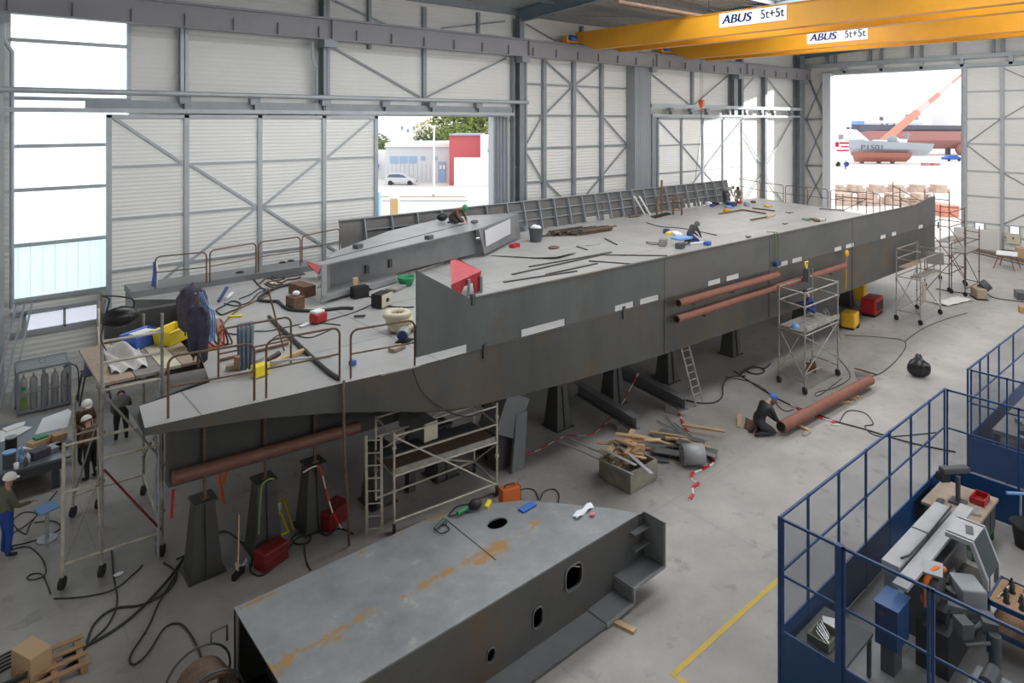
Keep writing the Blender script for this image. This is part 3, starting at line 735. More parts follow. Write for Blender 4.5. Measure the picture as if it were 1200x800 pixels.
hoop(P(182, 338, ZD + .2), P(242, 331, ZD + .2), 1.0, 'rusty guard rail hoop at the far stern corner, beside the hanging blue harness', z=ZD + .2)
hoop(P(246, 331, ZD + .2), P(300, 320, ZD + .2), 1.05, 'rusty guard rail hoop on the far deck edge, second from the stern corner', z=ZD + .2)
hoop(P(303, 319, ZD + .2), P(352, 311, ZD + .2), 1.05, 'rusty guard rail hoop on the far deck edge, third from the stern corner', z=ZD + .2)
hoop(P(354, 311, ZD + .1), P(398, 300, ZD + .1), 1.0, 'rusty guard rail hoop running behind the pale box section', z=ZD + .2)
F2 = lambda px, py: P(px, py, ZD)
hoop(F2(866, 226.5), F2(891, 232), 1.13, 'thin guard rail hoop beside the kneeling welders at the far bow corner')
hoop(F2(893.5, 232.5), F2(918, 236.5), 1.13, 'thin guard rail hoop with a rag tied on it at the bow')
hoop(F2(920.5, 237), F2(970, 243), 1.15, 'wide guard rail hoop on the bow edge left of the white door post')
hoop(F2(973.5, 244), F2(1031, 250), 1.15, 'wide guard rail hoop on the bow edge in front of the open gate')
hoop(F2(942, 240), F2(946.5, 241), 1.12, 'narrow guard rail hoop inside the wide bow hoop', False)
hoop(F2(998, 246.5), F2(1005, 247), 1.12, 'narrow guard rail hoop against the open gate', False)
hoop(F2(1037, 250), F2(1056, 252), 1.08, 'short guard rail hoop next to the sheared bulwark corner')
# =====================================================================  PEOPLE
POSE = {
 'stand': dict(pel=(0, 0, .95), che=(.02, 0, 1.3), nec=(.03, 0, 1.47), hd0=(.05, 0, 1.55), hd1=(.07, 0, 1.68), sh=(.0, .19, 1.41), el=(.02, .27, 1.12), wr=(.22, .2, .98),
    hip=(0, .095, .9), kn=(.03, .11, .5), an=(-.02, .12, .09), to=(.17, .14, .04)),
 'kneel': dict(pel=(-.12, 0, .33), che=(.1, 0, .64), nec=(.21, 0, .76), hd0=(.27, 0, .81), hd1=(.37, 0, .9), sh=(.15, .19, .7), el=(.27, .24, .45), wr=(.47, .1, .27),
    hip=(-.1, .11, .3), kn=(.3, .17, .075), an=(-.16, .14, .08), to=(-.3, .13, .04)),
 'hunch': dict(pel=(-.1, 0, .3), che=(.14, 0, .55), nec=(.3, 0, .63), hd0=(.36, 0, .65), hd1=(.48, 0, .68), sh=(.22, .19, .58), el=(.33, .25, .33), wr=(.5, .12, .12),
    hip=(-.1, .12, .28), kn=(.3, .2, .1), an=(-.14, .15, .08), to=(-.28, .14, .04)),
 'bend': dict(pel=(-.12, 0, .9), che=(.2, 0, 1.1), nec=(.37, 0, 1.15), hd0=(.44, 0, 1.16), hd1=(.55, 0, 1.17), sh=(.29, .19, 1.08), el=(.36, .24, .8), wr=(.5, .16, .6),
    hip=(-.1, .1, .86), kn=(0, .12, .47), an=(-.04, .13, .09), to=(.14, .15, .04)),
 'sit': dict(pel=(-.15, 0, .22), che=(0, 0, .55), nec=(.09, 0, .7), hd0=(.13, 0, .76), hd1=(.2, 0, .88), sh=(.03, .19, .64), el=(.2, .24, .44), wr=(.42, .14, .42),
    hip=(-.12, .11, .2), kn=(.3, .16, .42), an=(.2, .15, .08), to=(.36, .16, .04)),
}
RAD = dict(pel=.15, che=.165, nec=.058, hd0=.085, hd1=.088, sh=.075, el=.05, wr=.034, hip=.105, kn=.066, an=.045, to=.038)
def person(label, pos, face, pose, shirt, trousers, hat=None, shoes='black', skin='skin', sc=1.0, bulk=1.17, over=None, mask=None, group=None, hair=None, gloves=None, hatname='helmet'):
    J = dict(POSE[pose]); 
    if over: J.update(over)
    ks = ['pel', 'che', 'nec', 'hd0', 'hd1']; vs, rad, part = [], [], []; idx = {}
    def put(k, p, r, pt): idx[k] = len(vs); vs.append(Vector(p)); rad.append(r); part.append(pt)
    put('pel', J['pel'], RAD['pel'], 'b'); put('wai', (Vector(J['pel']) * .5 + Vector(J['che']) * .5), .14, 's'); put('che', J['che'], RAD['che'], 's'); put('nec', J['nec'], RAD['nec'], 'k'); put('hd0', J['hd0'], .08, 'k'); put('hd1', J['hd1'], RAD['hd1'], 'k')
    ed = [('pel', 'wai'), ('wai', 'che'), ('che', 'nec'), ('nec', 'hd0'), ('hd0', 'hd1')]
    for s_, n in ((1, 'l'), (-1, 'r')):
        g = lambda k: Vector(J.get(k + n, (J[k][0], J[k][1] * s_, J[k][2])))
        for k in ('sh', 'el', 'wr', 'hip', 'kn', 'an', 'to'):
            put(k + n, g(k), RAD[k], {'sh': 's', 'el': 's', 'wr': 's', 'hip': 't', 'kn': 't', 'an': 't', 'to': 'o'}[k])
        hd = (g('wr') - g('el')).normalized(); put('ha' + n, g('wr') + hd * .07, .036, 'h')
        put('cal' + n, g('kn') * .6 + g('an') * .4, .06, 't'); put('thi' + n, g('hip') * .5 + g('kn') * .5, .09, 't')
        ed += [('che', 'sh' + n), ('sh' + n, 'el' + n), ('el' + n, 'wr' + n), ('wr' + n, 'ha' + n), ('pel', 'hip' + n), ('hip' + n, 'thi' + n), ('thi' + n, 'kn' + n), ('kn' + n, 'cal' + n), ('cal' + n, 'an' + n), ('an' + n, 'to' + n)]
    me = bpy.data.meshes.new('person'); me.from_pydata([v * sc for v in vs], [(idx[a], idx[b_]) for a, b_ in ed], []); me.update()
    tmp = bpy.data.objects.new('person', me); C.objects.link(tmp)
    sk = tmp.modifiers.new('skin', 'SKIN'); sk.use_smooth_shade = True
    for i, d in enumerate(me.skin_vertices[0].data): d.radius = tuple(rad[i] * sc * (bulk if part[i] in 'stb' else 1) * k_ for k_ in (1, .8 if part[i] in 'sb' and i < 3 else 1)); d.use_root = (i == 0)
    su = tmp.modifiers.new('subd', 'SUBSURF'); su.levels = 1; su.render_levels = 1
    bpy.context.view_layer.update()
    m2 = bpy.data.meshes.new_from_object(tmp.evaluated_get(bpy.context.evaluated_depsgraph_get()))
    bpy.data.objects.remove(tmp)
    tr = Matrix.Translation(Vector(pos)) @ Matrix.Rotation(face, 4, 'Z')
    # materials by the nearest bone
    mats = [shirt, trousers, gloves or skin, shoes, skin]
    segs = []
    for a, b_ in ed:
        pa, pb = part[idx[a]], part[idx[b_]]
        cls = {'k': 4, 's': 0, 't': 1, 'o': 3, 'h': 2, 'b': 1}[pb]
        if (a, b_) == ('che', 'nec'): cls = 0
        segs.append((vs[idx[a]] * sc, vs[idx[b_]] * sc, cls))
    for k in mats: m2.materials.append(M[k])
    for p in m2.polygons:
        c = p.center; best = (9, 0)
        for a, b_, cl in segs:
            d = b_ - a; t = max(0, min(1, (c - a).dot(d) / max(d.length_squared, 1e-9))); q = (c - a - d * t).length
            if q < best[0]: best = (q, cl)
        p.material_index = best[1]; p.use_smooth = True
    # face and fingers joined into the same mesh
    hx = (Vector(J['hd1']) - Vector(J['hd0'])).normalized(); fw = Vector((1, 0, 0)) if abs(hx.x) < .75 else Vector((.35, 0, -.94))
    fw = (fw - hx * fw.dot(hx)).normalized(); sd = hx.cross(fw)
    hc = (Vector(J['hd0']) * .45 + Vector(J['hd1']) * .55)
    ex = MB(); eb = MB()
    ex.ball((hc + fw * .098) * sc, .018 * sc, 6, 4)
    for s_ in (-1, 1): ex.ball((hc + sd * s_ * .088 - fw * .005) * sc, .022 * sc, 6, 4); eb.ball((hc + fw * .084 + sd * s_ * .033 + hx * .03) * sc, .011 * sc, 6, 4)
    eb.cbox((hc + fw * .086 - hx * .045) * sc, (.012, .045, .008))
    hnd = MB()
    for n, s_ in (('l', 1), ('r', -1)):
        w_ = vs[idx['wr' + n]]; h_ = vs[idx['ha' + n]]; d = (h_ - w_).normalized(); side = d.cross(Vector((0, 0, 1))); side = side.normalized() if side.length > .1 else Vector((0, 1, 0)); dn = side.cross(d)
        for i, ln in enumerate((.07, .08, .075, .06)):
            b0 = h_ + side * (.027 - .018 * i) + d * .015
            hnd.tube([b0 * sc, (b0 + d * ln * .5 - dn * .008) * sc, (b0 + d * ln * .85 - dn * .03) * sc], [.0095 * sc, .009 * sc, .007 * sc], 6)
        b0 = w_ + d * .05 + side * .035 * s_
        hnd.tube([b0 * sc, (b0 + side * .025 * s_ + d * .025) * sc, (b0 + side * .025 * s_ + d * .06 - dn * .012) * sc], [.011 * sc, .01 * sc, .008 * sc], 6)
    vv = [v.co.copy() for v in m2.vertices]; ff = [list(p.vertices) for p in m2.polygons]; mi = [p.material_index for p in m2.polygons]
    for bb, k in ((ex, 4), (eb, 3), (hnd, 2)):
        o_ = len(vv); vv += [Vector(v) for v in bb.v]; ff += [[o_ + i for i in f] for f in bb.f]; mi += [k] * len(bb.f)
    m3 = bpy.data.meshes.new('person'); m3.from_pydata([tr @ v for v in vv], [], ff); m3.update()
    for k in mats: m3.materials.append(M[k])
    for p, k in zip(m3.polygons, mi): p.material_index = k; p.use_smooth = True
    bpy.data.meshes.remove(m2)
    o = bpy.data.objects.new('person', m3); C.objects.link(o); tag(o, label, 'person', group)
    top = hc + hx * .055
    rm = Matrix((fw, sd, hx)).transposed()
    def cap(name, m, prof, brim=None, fwd=0.0):
        b = MB().lathe([(r * sc, z * sc) for r, z in prof], top * sc, 16, rm)
        if brim: b.prism([(top + fw * brim * math.cos(a) + sd * .1 * math.sin(a) + fw * .04) * sc for a in [R(-80 + 20 * i) for i in range(9)]], hx * .01)
        b.v = [tuple(tr @ Vector(v)) for v in b.v]; return b.build(name, M[m], o)
    if hat: cap(hatname, hat, [(.135, -.005), (.138, .01), (.128, .05), (.105, .095), (.06, .125), (0.0, .134)], .15)
    elif hair: cap('hair', hair, [(.1, -.05), (.108, .01), (.1, .05), (.07, .08), (0.0, .09)])
    if mask == 'white':
        b = MB().ball((hc + fw * .075 - hx * .03) * sc, (.045 * sc, .06 * sc, .05 * sc), 10, 6); b.v = [tuple(tr @ Vector(v)) for v in b.v]; b.build('face_mask', M['white'], o)
    elif mask:
        b = MB().lathe([(.05, -.16), (.1, -.13), (.115, -.05), (.118, .02), (.1, .07), (.05, .1), (0, .105)], (hc + fw * .035) * sc, 16, rm)
        b.v = [tuple(tr @ Vector(v)) for v in b.v]; k = b.build('welding_mask', M[mask], o)
        b = MB().cbox((0, 0, 0), (.02, .1, .06)); b.v = [tuple(tr @ ((hc + fw * .15 + hx * .01) * sc + (rm @ Vector(v)))) for v in b.v]; b.build('visor', M['black'], k)
    return o
def aim(p, q): return math.atan2(q[1] - p[1], q[0] - p[0])
p = P(94, 543); person('person in a brown jacket, white helmet and face mask standing behind the cluttered table', p + V(.1, 0, 0), R(-75), 'stand', 'brown_cloth', 'dark_cloth', 'helmet_white', mask='white', over=dict(wr=(.25, .16, 1.05), nec=(.06, 0, 1.46), hd0=(.1, 0, 1.54), hd1=(.15, 0, 1.66)))
p = P(107, 562); person('person in dark work clothes and white helmet seen from behind, nearest the table end', p, R(115), 'stand', 'brown_cloth', 'black', 'helmet_white', over=dict(che=(.05, 0, 1.27), nec=(.1, 0, 1.42), hd0=(.15, 0, 1.49), hd1=(.2, 0, 1.6), sh=(.06, .19, 1.36)), sc=.97)
p = P(7, 652); person('person in a grey-green top and blue jeans with white helmet, walking at the picture edge', p, R(15), 'stand', mat('olive_top', (.13, .135, .09), .85) and 'olive_top', 'jeans_blue', 'helmet_white', over=dict(elr=(.12, -.26, 1.12), wrr=(.38, -.2, 1.08)))
p = P(142, 516); person('person in a grey T-shirt bending over behind the scaffold tower', p, R(80), 'bend', 'grey_cloth', 'dark_cloth', hair='black', sc=1.02)
pm = P(533, 262, 5.24); person('person with a green cap crouching on top of the pale box section', pm, R(-70), 'hunch', 'brown_cloth', 'dark_cloth', 'green', sc=1.02, hatname='cap')
pw = P(810, 284, ZD + .01); person('person in dark clothes with a dark welding mask kneeling on the open deck', pw, R(-15), 'kneel', 'dark_cloth', 'navy', None, mask='machine_dark')
p = P(850, 240, ZD + .01); person('person in a grey shirt bending over beside the end of the far bulwark', p, R(-30), 'bend', 'grey_cloth', 'dark_cloth', hair='black', sc=.97)
p = P(866, 236, ZD + .01); person('person in tan clothes crouching next to the one in grey by the far bulwark', p, R(200), 'kneel', mat('tan_cloth', (.34, .3, .25), .85) and 'tan_cloth', 'grey_cloth', hair='black', sc=1.05)
p = P(897, 505); person('person in black overalls and a blue hood welding the red pipe on the floor', P(892, 508), R(-25), 'kneel', 'black', 'dark_cloth', None, mask='brown_cloth', hair='blue', sc=1.18, gloves='black')
# =====================================================================  SCAFFOLDS AND LADDERS
def caster(post, x, y, r=.125, m='rubber'):
    b = MB().cyl((x - .03, y + .02, r + .006), (x + .03, y - .02, r + .006), r, 14); b.build('caster', M[m], post)
def scaffold(label, cs, h, rails, braces, decks, wheels=True, r=.028, m='scaf', loc=None, zb0=0.0, name='scaffold_tower', mr=None):
    t = thing(name, label, 'scaffold', (cs[0][0], cs[0][1], zb0))
    for i, (x, y) in enumerate(cs):
        z0 = .2 if wheels else zb0
        po = MB().tube([(x, y, z0), (x, y, h[i])], r, 8)
        for zz_ in [a for a in (1.0, 2.0, 3.0, 4.0) if a < h[i]]: po.cyl((x, y, zz_ - .03), (x, y, zz_ + .03), r * 1.8, 8)
        o = po.build('post', M[m], t)
        if wheels: caster(o, x, y)
    for (i, j, z) in rails: MB().tube([(*cs[i], z), (*cs[j], z)], r * .9, 6).build('rail', M[mr or m], t)
    for (i, z0, j, z1) in braces: MB().tube([(*cs[i], z0), (*cs[j], z1)], r * .8, 6).build('brace', M[m], t)
    for (x0, x1, y0, y1, z, mm) in decks: MB().box(x0, x1, y0, y1, z - .05, z).build('platform', M[mm], t)
    return t
def ladder(label, p, q, w, n, m='scaf', side=None, name='ladder', r=.02):
    p, q = Vector(p), Vector(q); s = Vector(side).normalized() * w / 2
    t = thing(name, label, 'ladder', p)
    for k in (-1, 1): MB().bar(p + s * k, q + s * k, .03, .06, up=s).build('stile', M[m], t)
    for i in range(n):
        c = p.lerp(q, (i + .6) / n); MB().cyl(c - s, c + s, .016, 6).build('rung', M[m], t)
    return t
ring = lambda z: [(0, 1, z), (1, 2, z), (2, 3, z), (3, 0, z)]
# tower at the stern
t = scaffold('tall rusty scaffold tower with a plank platform at the stern, workers behind it', [(2.54, 16.12), (3.66, 16.02), (3.9, 18.95), (2.92, 19.0)], [5.95, 5.3, 4.6, 5.1],
  [(0, 1, 2.94), (0, 1, 2.45), (0, 1, .52), (0, 1, 3.88), (0, 1, 4.45), (0, 1, 4.9), (1, 2, 3.88), (2, 3, 3.88), (3, 0, 3.88), (3, 0, 4.45), (3, 0, 4.9), (1, 2, .52), (2, 3, .52), (3, 0, .52), (1, 2, 2.0), (3, 0, 2.0)],
  [(0, 3.85, 1, 2.1), (1, 2.9, 2, 1.0), (3, 3.8, 0, 1.2)], [], m='scaf', mr='scaf_pale', r=.034)
x0, y0 = 1.86, 16.2; x1, y1 = 2.4, 19.0
for (x, y), (xa, ya) in (((x0, y0), (2.54, 16.12)), ((x1, y1), (2.92, 19.0))):
    o = MB().tube([(x, y, .2), (x + .03, y, 2.95)], .034, 8).build('post', M['scaf_pale'], t); caster(o, x, y)
    for z in ((.5, 1.95, 2.9) if y < 17 else (.5, 1.95)): MB().tube([(x, y, z), (xa, ya, z + .02)], .025, 6).build('rail', M['scaf_pale'], t)
    MB().tube([(x, y, .45), (xa, ya, 2.2)], .022, 6).build('brace', M['scaf'], t)
MB().tube([(2.57, 16.05, 2.25), (3.62, 15.96, .62)], .024, 6).build('brace', M['red_dark'], t)
for k, (xa, xb, ya, yb, mm) in enumerate(((2.5, 3.15, 16.1, 18.9, 'ply'), (3.17, 3.7, 16.1, 18.9, 'ply_grey'), (3.72, 4.1, 16.2, 18.4, 'cream'), (4.12, 4.5, 16.2, 18.5, 'ply'))):
    MB().box(xa, xb, ya, yb, 3.97, 4.03).build('plank', M[mm], t)
for k in (-1, 1): MB().tube([(3.55, 16 + .15 * k, .05), (3.6, 16.1 + .15 * k, 3.9)], .022, 6).build('ladder_stile', M['galv'], t)
for i in range(12): MB().cyl((3.55, 15.85, .3 + .3 * i), (3.58, 16.2, .3 + .3 * i), .014, 6).build('ladder_rung', M['galv'], t)
# low tower under the bow overhang of the near side
cs = [(7.9, 13.38), (10.72, 13.1), (10.95, 14.35), (8.05, 14.5)]
t = scaffold('wheeled scaffold with a brown platform tucked under the hull side, beside the red box', cs, [2.34, 2.34, 2.3, 2.3],
  ring(2.26) + [(0, 1, 1.8), (2, 3, 1.8), (1, 2, 1.8), (0, 1, 1.34), (2, 3, 1.34), (1, 2, 1.34), (3, 0, 1.34), (0, 1, .3), (2, 3, .3), (1, 2, .3)],
  [(0, 2.25, 1, .25), (3, 1.3, 2, .3), (1, 1.3, 2, .3), (2, 2.2, 3, 1.4)], [], m='scaf_pale')
a, b_ = Vector((*cs[0], 0)), Vector((*cs[1], 0)); n = Vector((.06, 1, 0))
for k, (o0, o1, mm) in enumerate(((.03, .55, 'rust_rail'), (.68, 1.1, 'machine_dark'))):
    MB().prism([a + n * o0 + V(.05, 0, 1.42), b_ + n * o0 + V(-.05, 0, 1.42), b_ + n * o1 + V(-.05, 0, 1.42), a + n * o1 + V(.05, 0, 1.42)], (0, 0, .06)).build('platform', M[mm], t)
MB().prism([a + n * .005 + V(.05, 0, 1.37), b_ + n * .005 + V(-.05, 0, 1.37), b_ + n * .03 + V(-.05, 0, 1.37), a + n * .03 + V(.05, 0, 1.37)], (0, 0, .13)).build('toe_board', M['scaf'], t)
ladder('pale aluminium ladder standing upright against the wheeled scaffold under the hull', (7.53, 13.62, 0), (7.53, 13.66, 2.3), .34, 8, 'scaf_pale', (.3, -.2, 0))
# tower by the near side amidships, with a worker on it
cs = [(22.8, 10.95), (25.4, 10.95), (25.72, 12.05), (23.1, 12.05)]
t = scaffold('wheeled scaffold tower alongside the hull with a blue-clad worker on its platform', cs, [3.56, 3.56, 3.8, 3.56],
  ring(3.5) + ring(3.02) + [(0, 1, 2.02), (1, 2, 2.02), (2, 3, 2.02), (3, 0, 2.02), (0, 1, .68), (2, 3, .68), (1, 2, .4), (3, 0, .4)],
  [(3, 2.0, 0, .5), (0, 2.0, 1, .7), (1, 2.0, 0, .7), (2, 2.0, 3, .5), (0, .3, 2, .3)], [(22.9, 25.5, 11.0, 11.55, 2.14, 'scaf'), (23.05, 25.6, 11.6, 12.0, 2.14, 'ply_grey')])
MB().box(22.9, 25.5, 10.93, 10.97, 2.14, 2.3).build('toe_board', M['scaf'], t)
MB().cbox((24.0, 11.3, .55), (.02, .35, .35), .5).build('hanging_plate', M['rust'], t)
p = V(24.9, 11.72, 2.19); person('person in blue overalls sitting on the scaffold platform against the hull', p, R(115), 'sit', 'navy', 'navy', None, hair='black', sc=.98, gloves='dark_cloth')
b = MB().lathe([(.15, 0), (.15, .02), (.135, .07), (.1, .12), (.05, .145), (0, .15)], (23.15, 11.45, 2.146), 16); one(b, 'helmet', M['blue_pale'], 'blue hard hat left on the scaffold platform amidships', 'helmet')
# third tower
cs = [(34.6, 11.15), (37.3, 11.15), (37.35, 12.2), (34.65, 12.2)]
t = scaffold('wheeled scaffold tower with boards standing near the bow end of the hull side', cs, [3.1, 3.3, 3.45, 3.45],
  [(3, 0, 3.4), (2, 3, 3.4), (0, 1, 3.05), (1, 2, 3.2), (2, 3, 2.95), (3, 0, 2.95), (0, 1, 2.1), (1, 2, 2.1), (2, 3, 2.1), (3, 0, 2.1), (0, 1, .5), (1, 2, .5), (2, 3, .5), (3, 0, .5)],
  [(3, 2.0, 0, .4), (0, 2.1, 1, .4), (1, 2.0, 2, .5), (3, .5, 2, 2.1)], [(34.75, 37.25, 11.8, 12.15, 2.55, 'ply'), (34.65, 37.25, 11.18, 11.6, 2.2, 'ply_grey')])
MB().cbox((37.2, 11.35, 2.75), (.05, .75, .6), .3).build('board', M['ply_grey'], t)
MB().cbox((34.9, 11.1, 1.5), (.7, .04, .9), .15).build('board', M['ply'], t)
# towers at the bow
cs = [(42.6, 12.3), (45.3, 12.3), (45.5, 13.6), (42.9, 13.6)]
t = scaffold('reddish scaffold tower standing just past the bow corner', cs, [5.6, 4.5, 4.5, 5.6], ring(2.0) + ring(3.6) + ring(1.0) + [(0, 1, 4.4), (3, 0, 5.1), (1, 2, 4.4), (0, 1, 2.6), (3, 0, 4.4)],
  [(0, 2.0, 1, .3), (0, 3.6, 1, 2.0), (1, 2.0, 2, .4), (3, 3.6, 0, 2.0), (0, 4.4, 1, 3.6)], [(42.7, 45.3, 12.4, 13.0, 2.75, 'ply_grey')], m='rust_rail')
cs = [(42.1, 11.4), (44.6, 11.4), (44.8, 12.1), (42.3, 12.1)]
t = scaffold('low scaffold with a grey platform sticking out past the bow tower', cs, [2.8, 3.6, 3.4, 2.8], [(0, 1, 2.3), (1, 2, 3.2), (2, 3, 2.8), (3, 0, 2.3), (1, 2, 2.8), (0, 1, .4), (1, 2, .4), (0, 1, 2.85)], [(0, 2.2, 1, .3), (3, 2.2, 2, .4)],
  [(42.1, 44.7, 11.4, 12.1, 2.35, 'ply_grey')], m='rust_rail')
cs = [(45.8, 14.4), (46.0, 16.4), (47.2, 16.4), (47.0, 14.4)]
t = scaffold('scaffold poles rising behind the bow edge in front of the open gate', cs, [5.0, 5.65, 5.2, 5.0], [(0, 1, 4.5), (1, 2, 4.9), (2, 3, 4.5), (0, 1, 3.4), (2, 3, 3.4), (1, 2, 3.4), (0, 1, 1.5), (2, 3, 1.5)], [(1, 5.4, 0, 4.4), (1, 3.4, 0, 1.5), (2, 4.5, 3, 3.4)], [], False, m='rust_rail')
cs = [(46.0, 18.0), (46.1, 20.0), (47.2, 20.0), (47.1, 18.0)]
t = scaffold('scaffold poles behind the bow guard rails near the white door post', cs, [4.9, 4.6, 4.5, 4.8], [(0, 1, 4.4), (1, 2, 4.2), (2, 3, 4.3), (0, 1, 3.2), (2, 3, 3.2)], [(0, 4.4, 1, 3.2)], [], False, m='rust_rail')
# ladder leaning on the hull side
a_, b2 = P(820, 474), PY(808, 408, 12.75)
ladder('aluminium ladder leaning under the hull side next to the coiled cables', a_, (b2.x - .1, 12.85, 2.1), .42, 8, 'scaf', (1, 0, 0))
ladder('short aluminium stepladder behind the scaffold tower amidships', P(985, 398), P(985, 398) + V(-.4, .5, 1.3), .4, 5, 'scaf', (1, .2, 0), 'stepladder')
# =====================================================================  FOREGROUND SHIP SECTION
from mathutils.geometry import tessellate_polygon
def plate(outer, holes, d, mb=None):
    """flat plate with holes: outer and holes are 3-D loops, d the thickness vector"""
    mb = mb or MB(); d = Vector(d); loops = [[Vector(p) for p in outer]] + [[Vector(p) for p in h] for h in holes]
    tri = tessellate_polygon(loops); flat = [p for l in loops for p in l]; n = len(flat)
    fs = [tuple(t) for t in tri] + [tuple(n + i for i in t[::-1]) for t in tri]
    k = 0
    for l in loops:
        m_ = len(l); fs += [(k + i, k + (i + 1) % m_, n + k + (i + 1) % m_, n + k + i) for i in range(m_)]; k += m_
    return mb.add(flat + [p + d for p in flat], fs)
def oval(c, u, v, hw, hh, rr, n=6):
    """rounded rectangle around c in the plane u, v"""
    out = []
    for sx, sy, a0 in ((1, 1, 0), (-1, 1, 90), (-1, -1, 180), (1, -1, 270)):
        for i in range(n + 1):
            a = R(a0 + 90 * i / n); out.append(Vector(c) + Vector(u) * (sx * (hw - rr) + rr * math.cos(a)) + Vector(v) * (sy * (hh - rr) + rr * math.sin(a)))
    return out
zt = 1.35; wy = 8.78; fy = 8.3; xl = 3.72
T = [Vector((xl, wy, zt))] + [cat2(P(px, py, zt), zt) for px, py in ((750, 602), (712, 594.5), (613, 586), (560, 591), (515, 601))] + [Vector((xl, 11.5, zt))]
T[1].y = wy
fs_ = thing('ship_section', 'large dark plated ship section on the near floor with oval holes and stepped end', 'ship section', (7, 9.5, 0))
mc = P(583, 613, zt)
hole = [mc + V(.23 * math.cos(a), .16 * math.sin(a), 0) for a in [2 * math.pi * i / 20 for i in range(20)]]
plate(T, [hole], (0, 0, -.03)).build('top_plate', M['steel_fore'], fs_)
b = MB()
for i in range(20):
    a, c_ = hole[i], hole[(i + 1) % 20]; b.add([a + V(0, 0, .004), c_ + V(0, 0, .004), mc + (c_ - mc) * 1.18 + V(0, 0, .004), mc + (a - mc) * 1.18 + V(0, 0, .004)], [(0, 1, 2, 3)])
b.build('manhole_rim', M['steel_mid'], fs_)
xr = T[1].x
def WP(px, py): return PY(px, py, wy)
h1, h2, h3 = WP(672, 675), WP(630, 723), WP(575, 767)
hl = [oval(h1, (1, 0, .0), (0, 0, 1), .21, .21, .13), oval(h2, (1, 0, 0), (0, 0, 1), .115, .17, .1), oval(h3, (1, 0, 0), (0, 0, 1), .085, .11, .08)]
web = [V(xl, wy, .05), V(xr, wy, .05), V(xr, wy, zt - .03), V(xl, wy, zt - .03)]
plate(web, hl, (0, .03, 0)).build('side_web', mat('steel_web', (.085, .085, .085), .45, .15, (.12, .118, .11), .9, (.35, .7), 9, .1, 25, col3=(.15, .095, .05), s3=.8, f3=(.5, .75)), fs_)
for h, c_ in zip(hl, (h1, h2, h3)):
    n = len(h); b = MB()
    for i in range(n):
        p, q = h[i], h[(i + 1) % n]; e = lambda w: c_ + (w - c_) * 1.13
        b.prism([p, q, e(q), e(p)], (0, -.025, 0))
    b.build('hole_rim', M['steel_mid'], fs_)
b = MB(); bt = T[2:6] + [T[6]]
for p, q in zip([T[1]] + T[2:6], T[2:7]): b.add([cat2(p, .05), cat2(q, .05), cat2(q, zt - .03), cat2(p, zt - .03)], [(0, 1, 2, 3)])
b.box(xl + .5, xl + .53, wy, 11.4, .05, zt - .03); b.box(xl, xl + .5, 11.42, 11.5, .05, zt - .03)
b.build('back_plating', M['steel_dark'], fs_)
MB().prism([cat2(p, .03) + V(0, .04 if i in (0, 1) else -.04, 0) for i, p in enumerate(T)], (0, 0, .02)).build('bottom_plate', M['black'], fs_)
b = MB(); b.box(xl, xl + .03, wy, wy + .18, .05, zt - .03); b.box(xl, xl + .03, 11.3, 11.5, .05, zt - .03); b.build('end_flange', M['steel_mid'], fs_)
# stepped flange and closing end
g = lambda px, py: PY(px, py, fy)
s0 = g(711, 741); s1 = V(s0.x, fy, g(710, 733).z); s2 = g(742, 706); s2.z = s1.z + .04; s3 = V(s2.x, fy, g(742, 691).z); s4 = g(778, 661); s4.z = s3.z + .03; s5 = V(s4.x, fy, zt - .02)
lo = V(xl, fy, .06); s0.z = .06
ch = [lo, s0, s1, s2, s3, s4, s5]; wb = V(0, wy - fy, 0)
b = MB()
for p, q in zip(ch, ch[1:]):
    if (q - p).length < 1e-4: continue
    nrm = Vector((-(q - p).z, 0, (q - p).x)).normalized() * .025
    b.prism([p, q, q + wb, p + wb], nrm)
b.build('stepped_flange', M['steel_mid'], fs_)
b = MB()
for p, q in zip(ch[1:], ch[2:]): b.bar(p + V(0, -.008, 0), q + V(0, -.008, 0), .03, .06)
b.build('flange_rim', M['steel_pale'], fs_)
for k in (.33, .68):
    b = MB(); b.box(xr - .3, s4.x, wy - .13, wy, s4.z + (zt - s4.z) * k, s4.z + (zt - s4.z) * k + .03)
    b.build('end_shelf', M['steel_mid'], fs_)
b = MB(); b.add([V(xr - .02, wy, zt - .02), V(s5.x, wy, zt - .02), V(s5.x, wy, s4.z), V(xr - .02, wy, s4.z)], [(0, 1, 2, 3)]); b.build('end_web', M['steel_dark'], fs_)
b = MB(); q0, q1 = P(522, 608, zt), P(581, 656, zt); b.bar(q0 + V(0, 0, .003), q1 + V(0, 0, .003), .018, .012)
b.build('weld_seam', M['steel_dark'], fs_)
# timbers below it
t1 = P(744, 741); one(MB().box(9.75, 9.87, 7.95, 9.6, .0, .1) if False else MB().bar((t1.x, t1.y, .025), (t1.x - .25, t1.y + 1.0, .025), .12, .05), 'packing_timber', M['wood_pale'], 'timber bearer poking out from under the stepped end of the near section', 'timber')

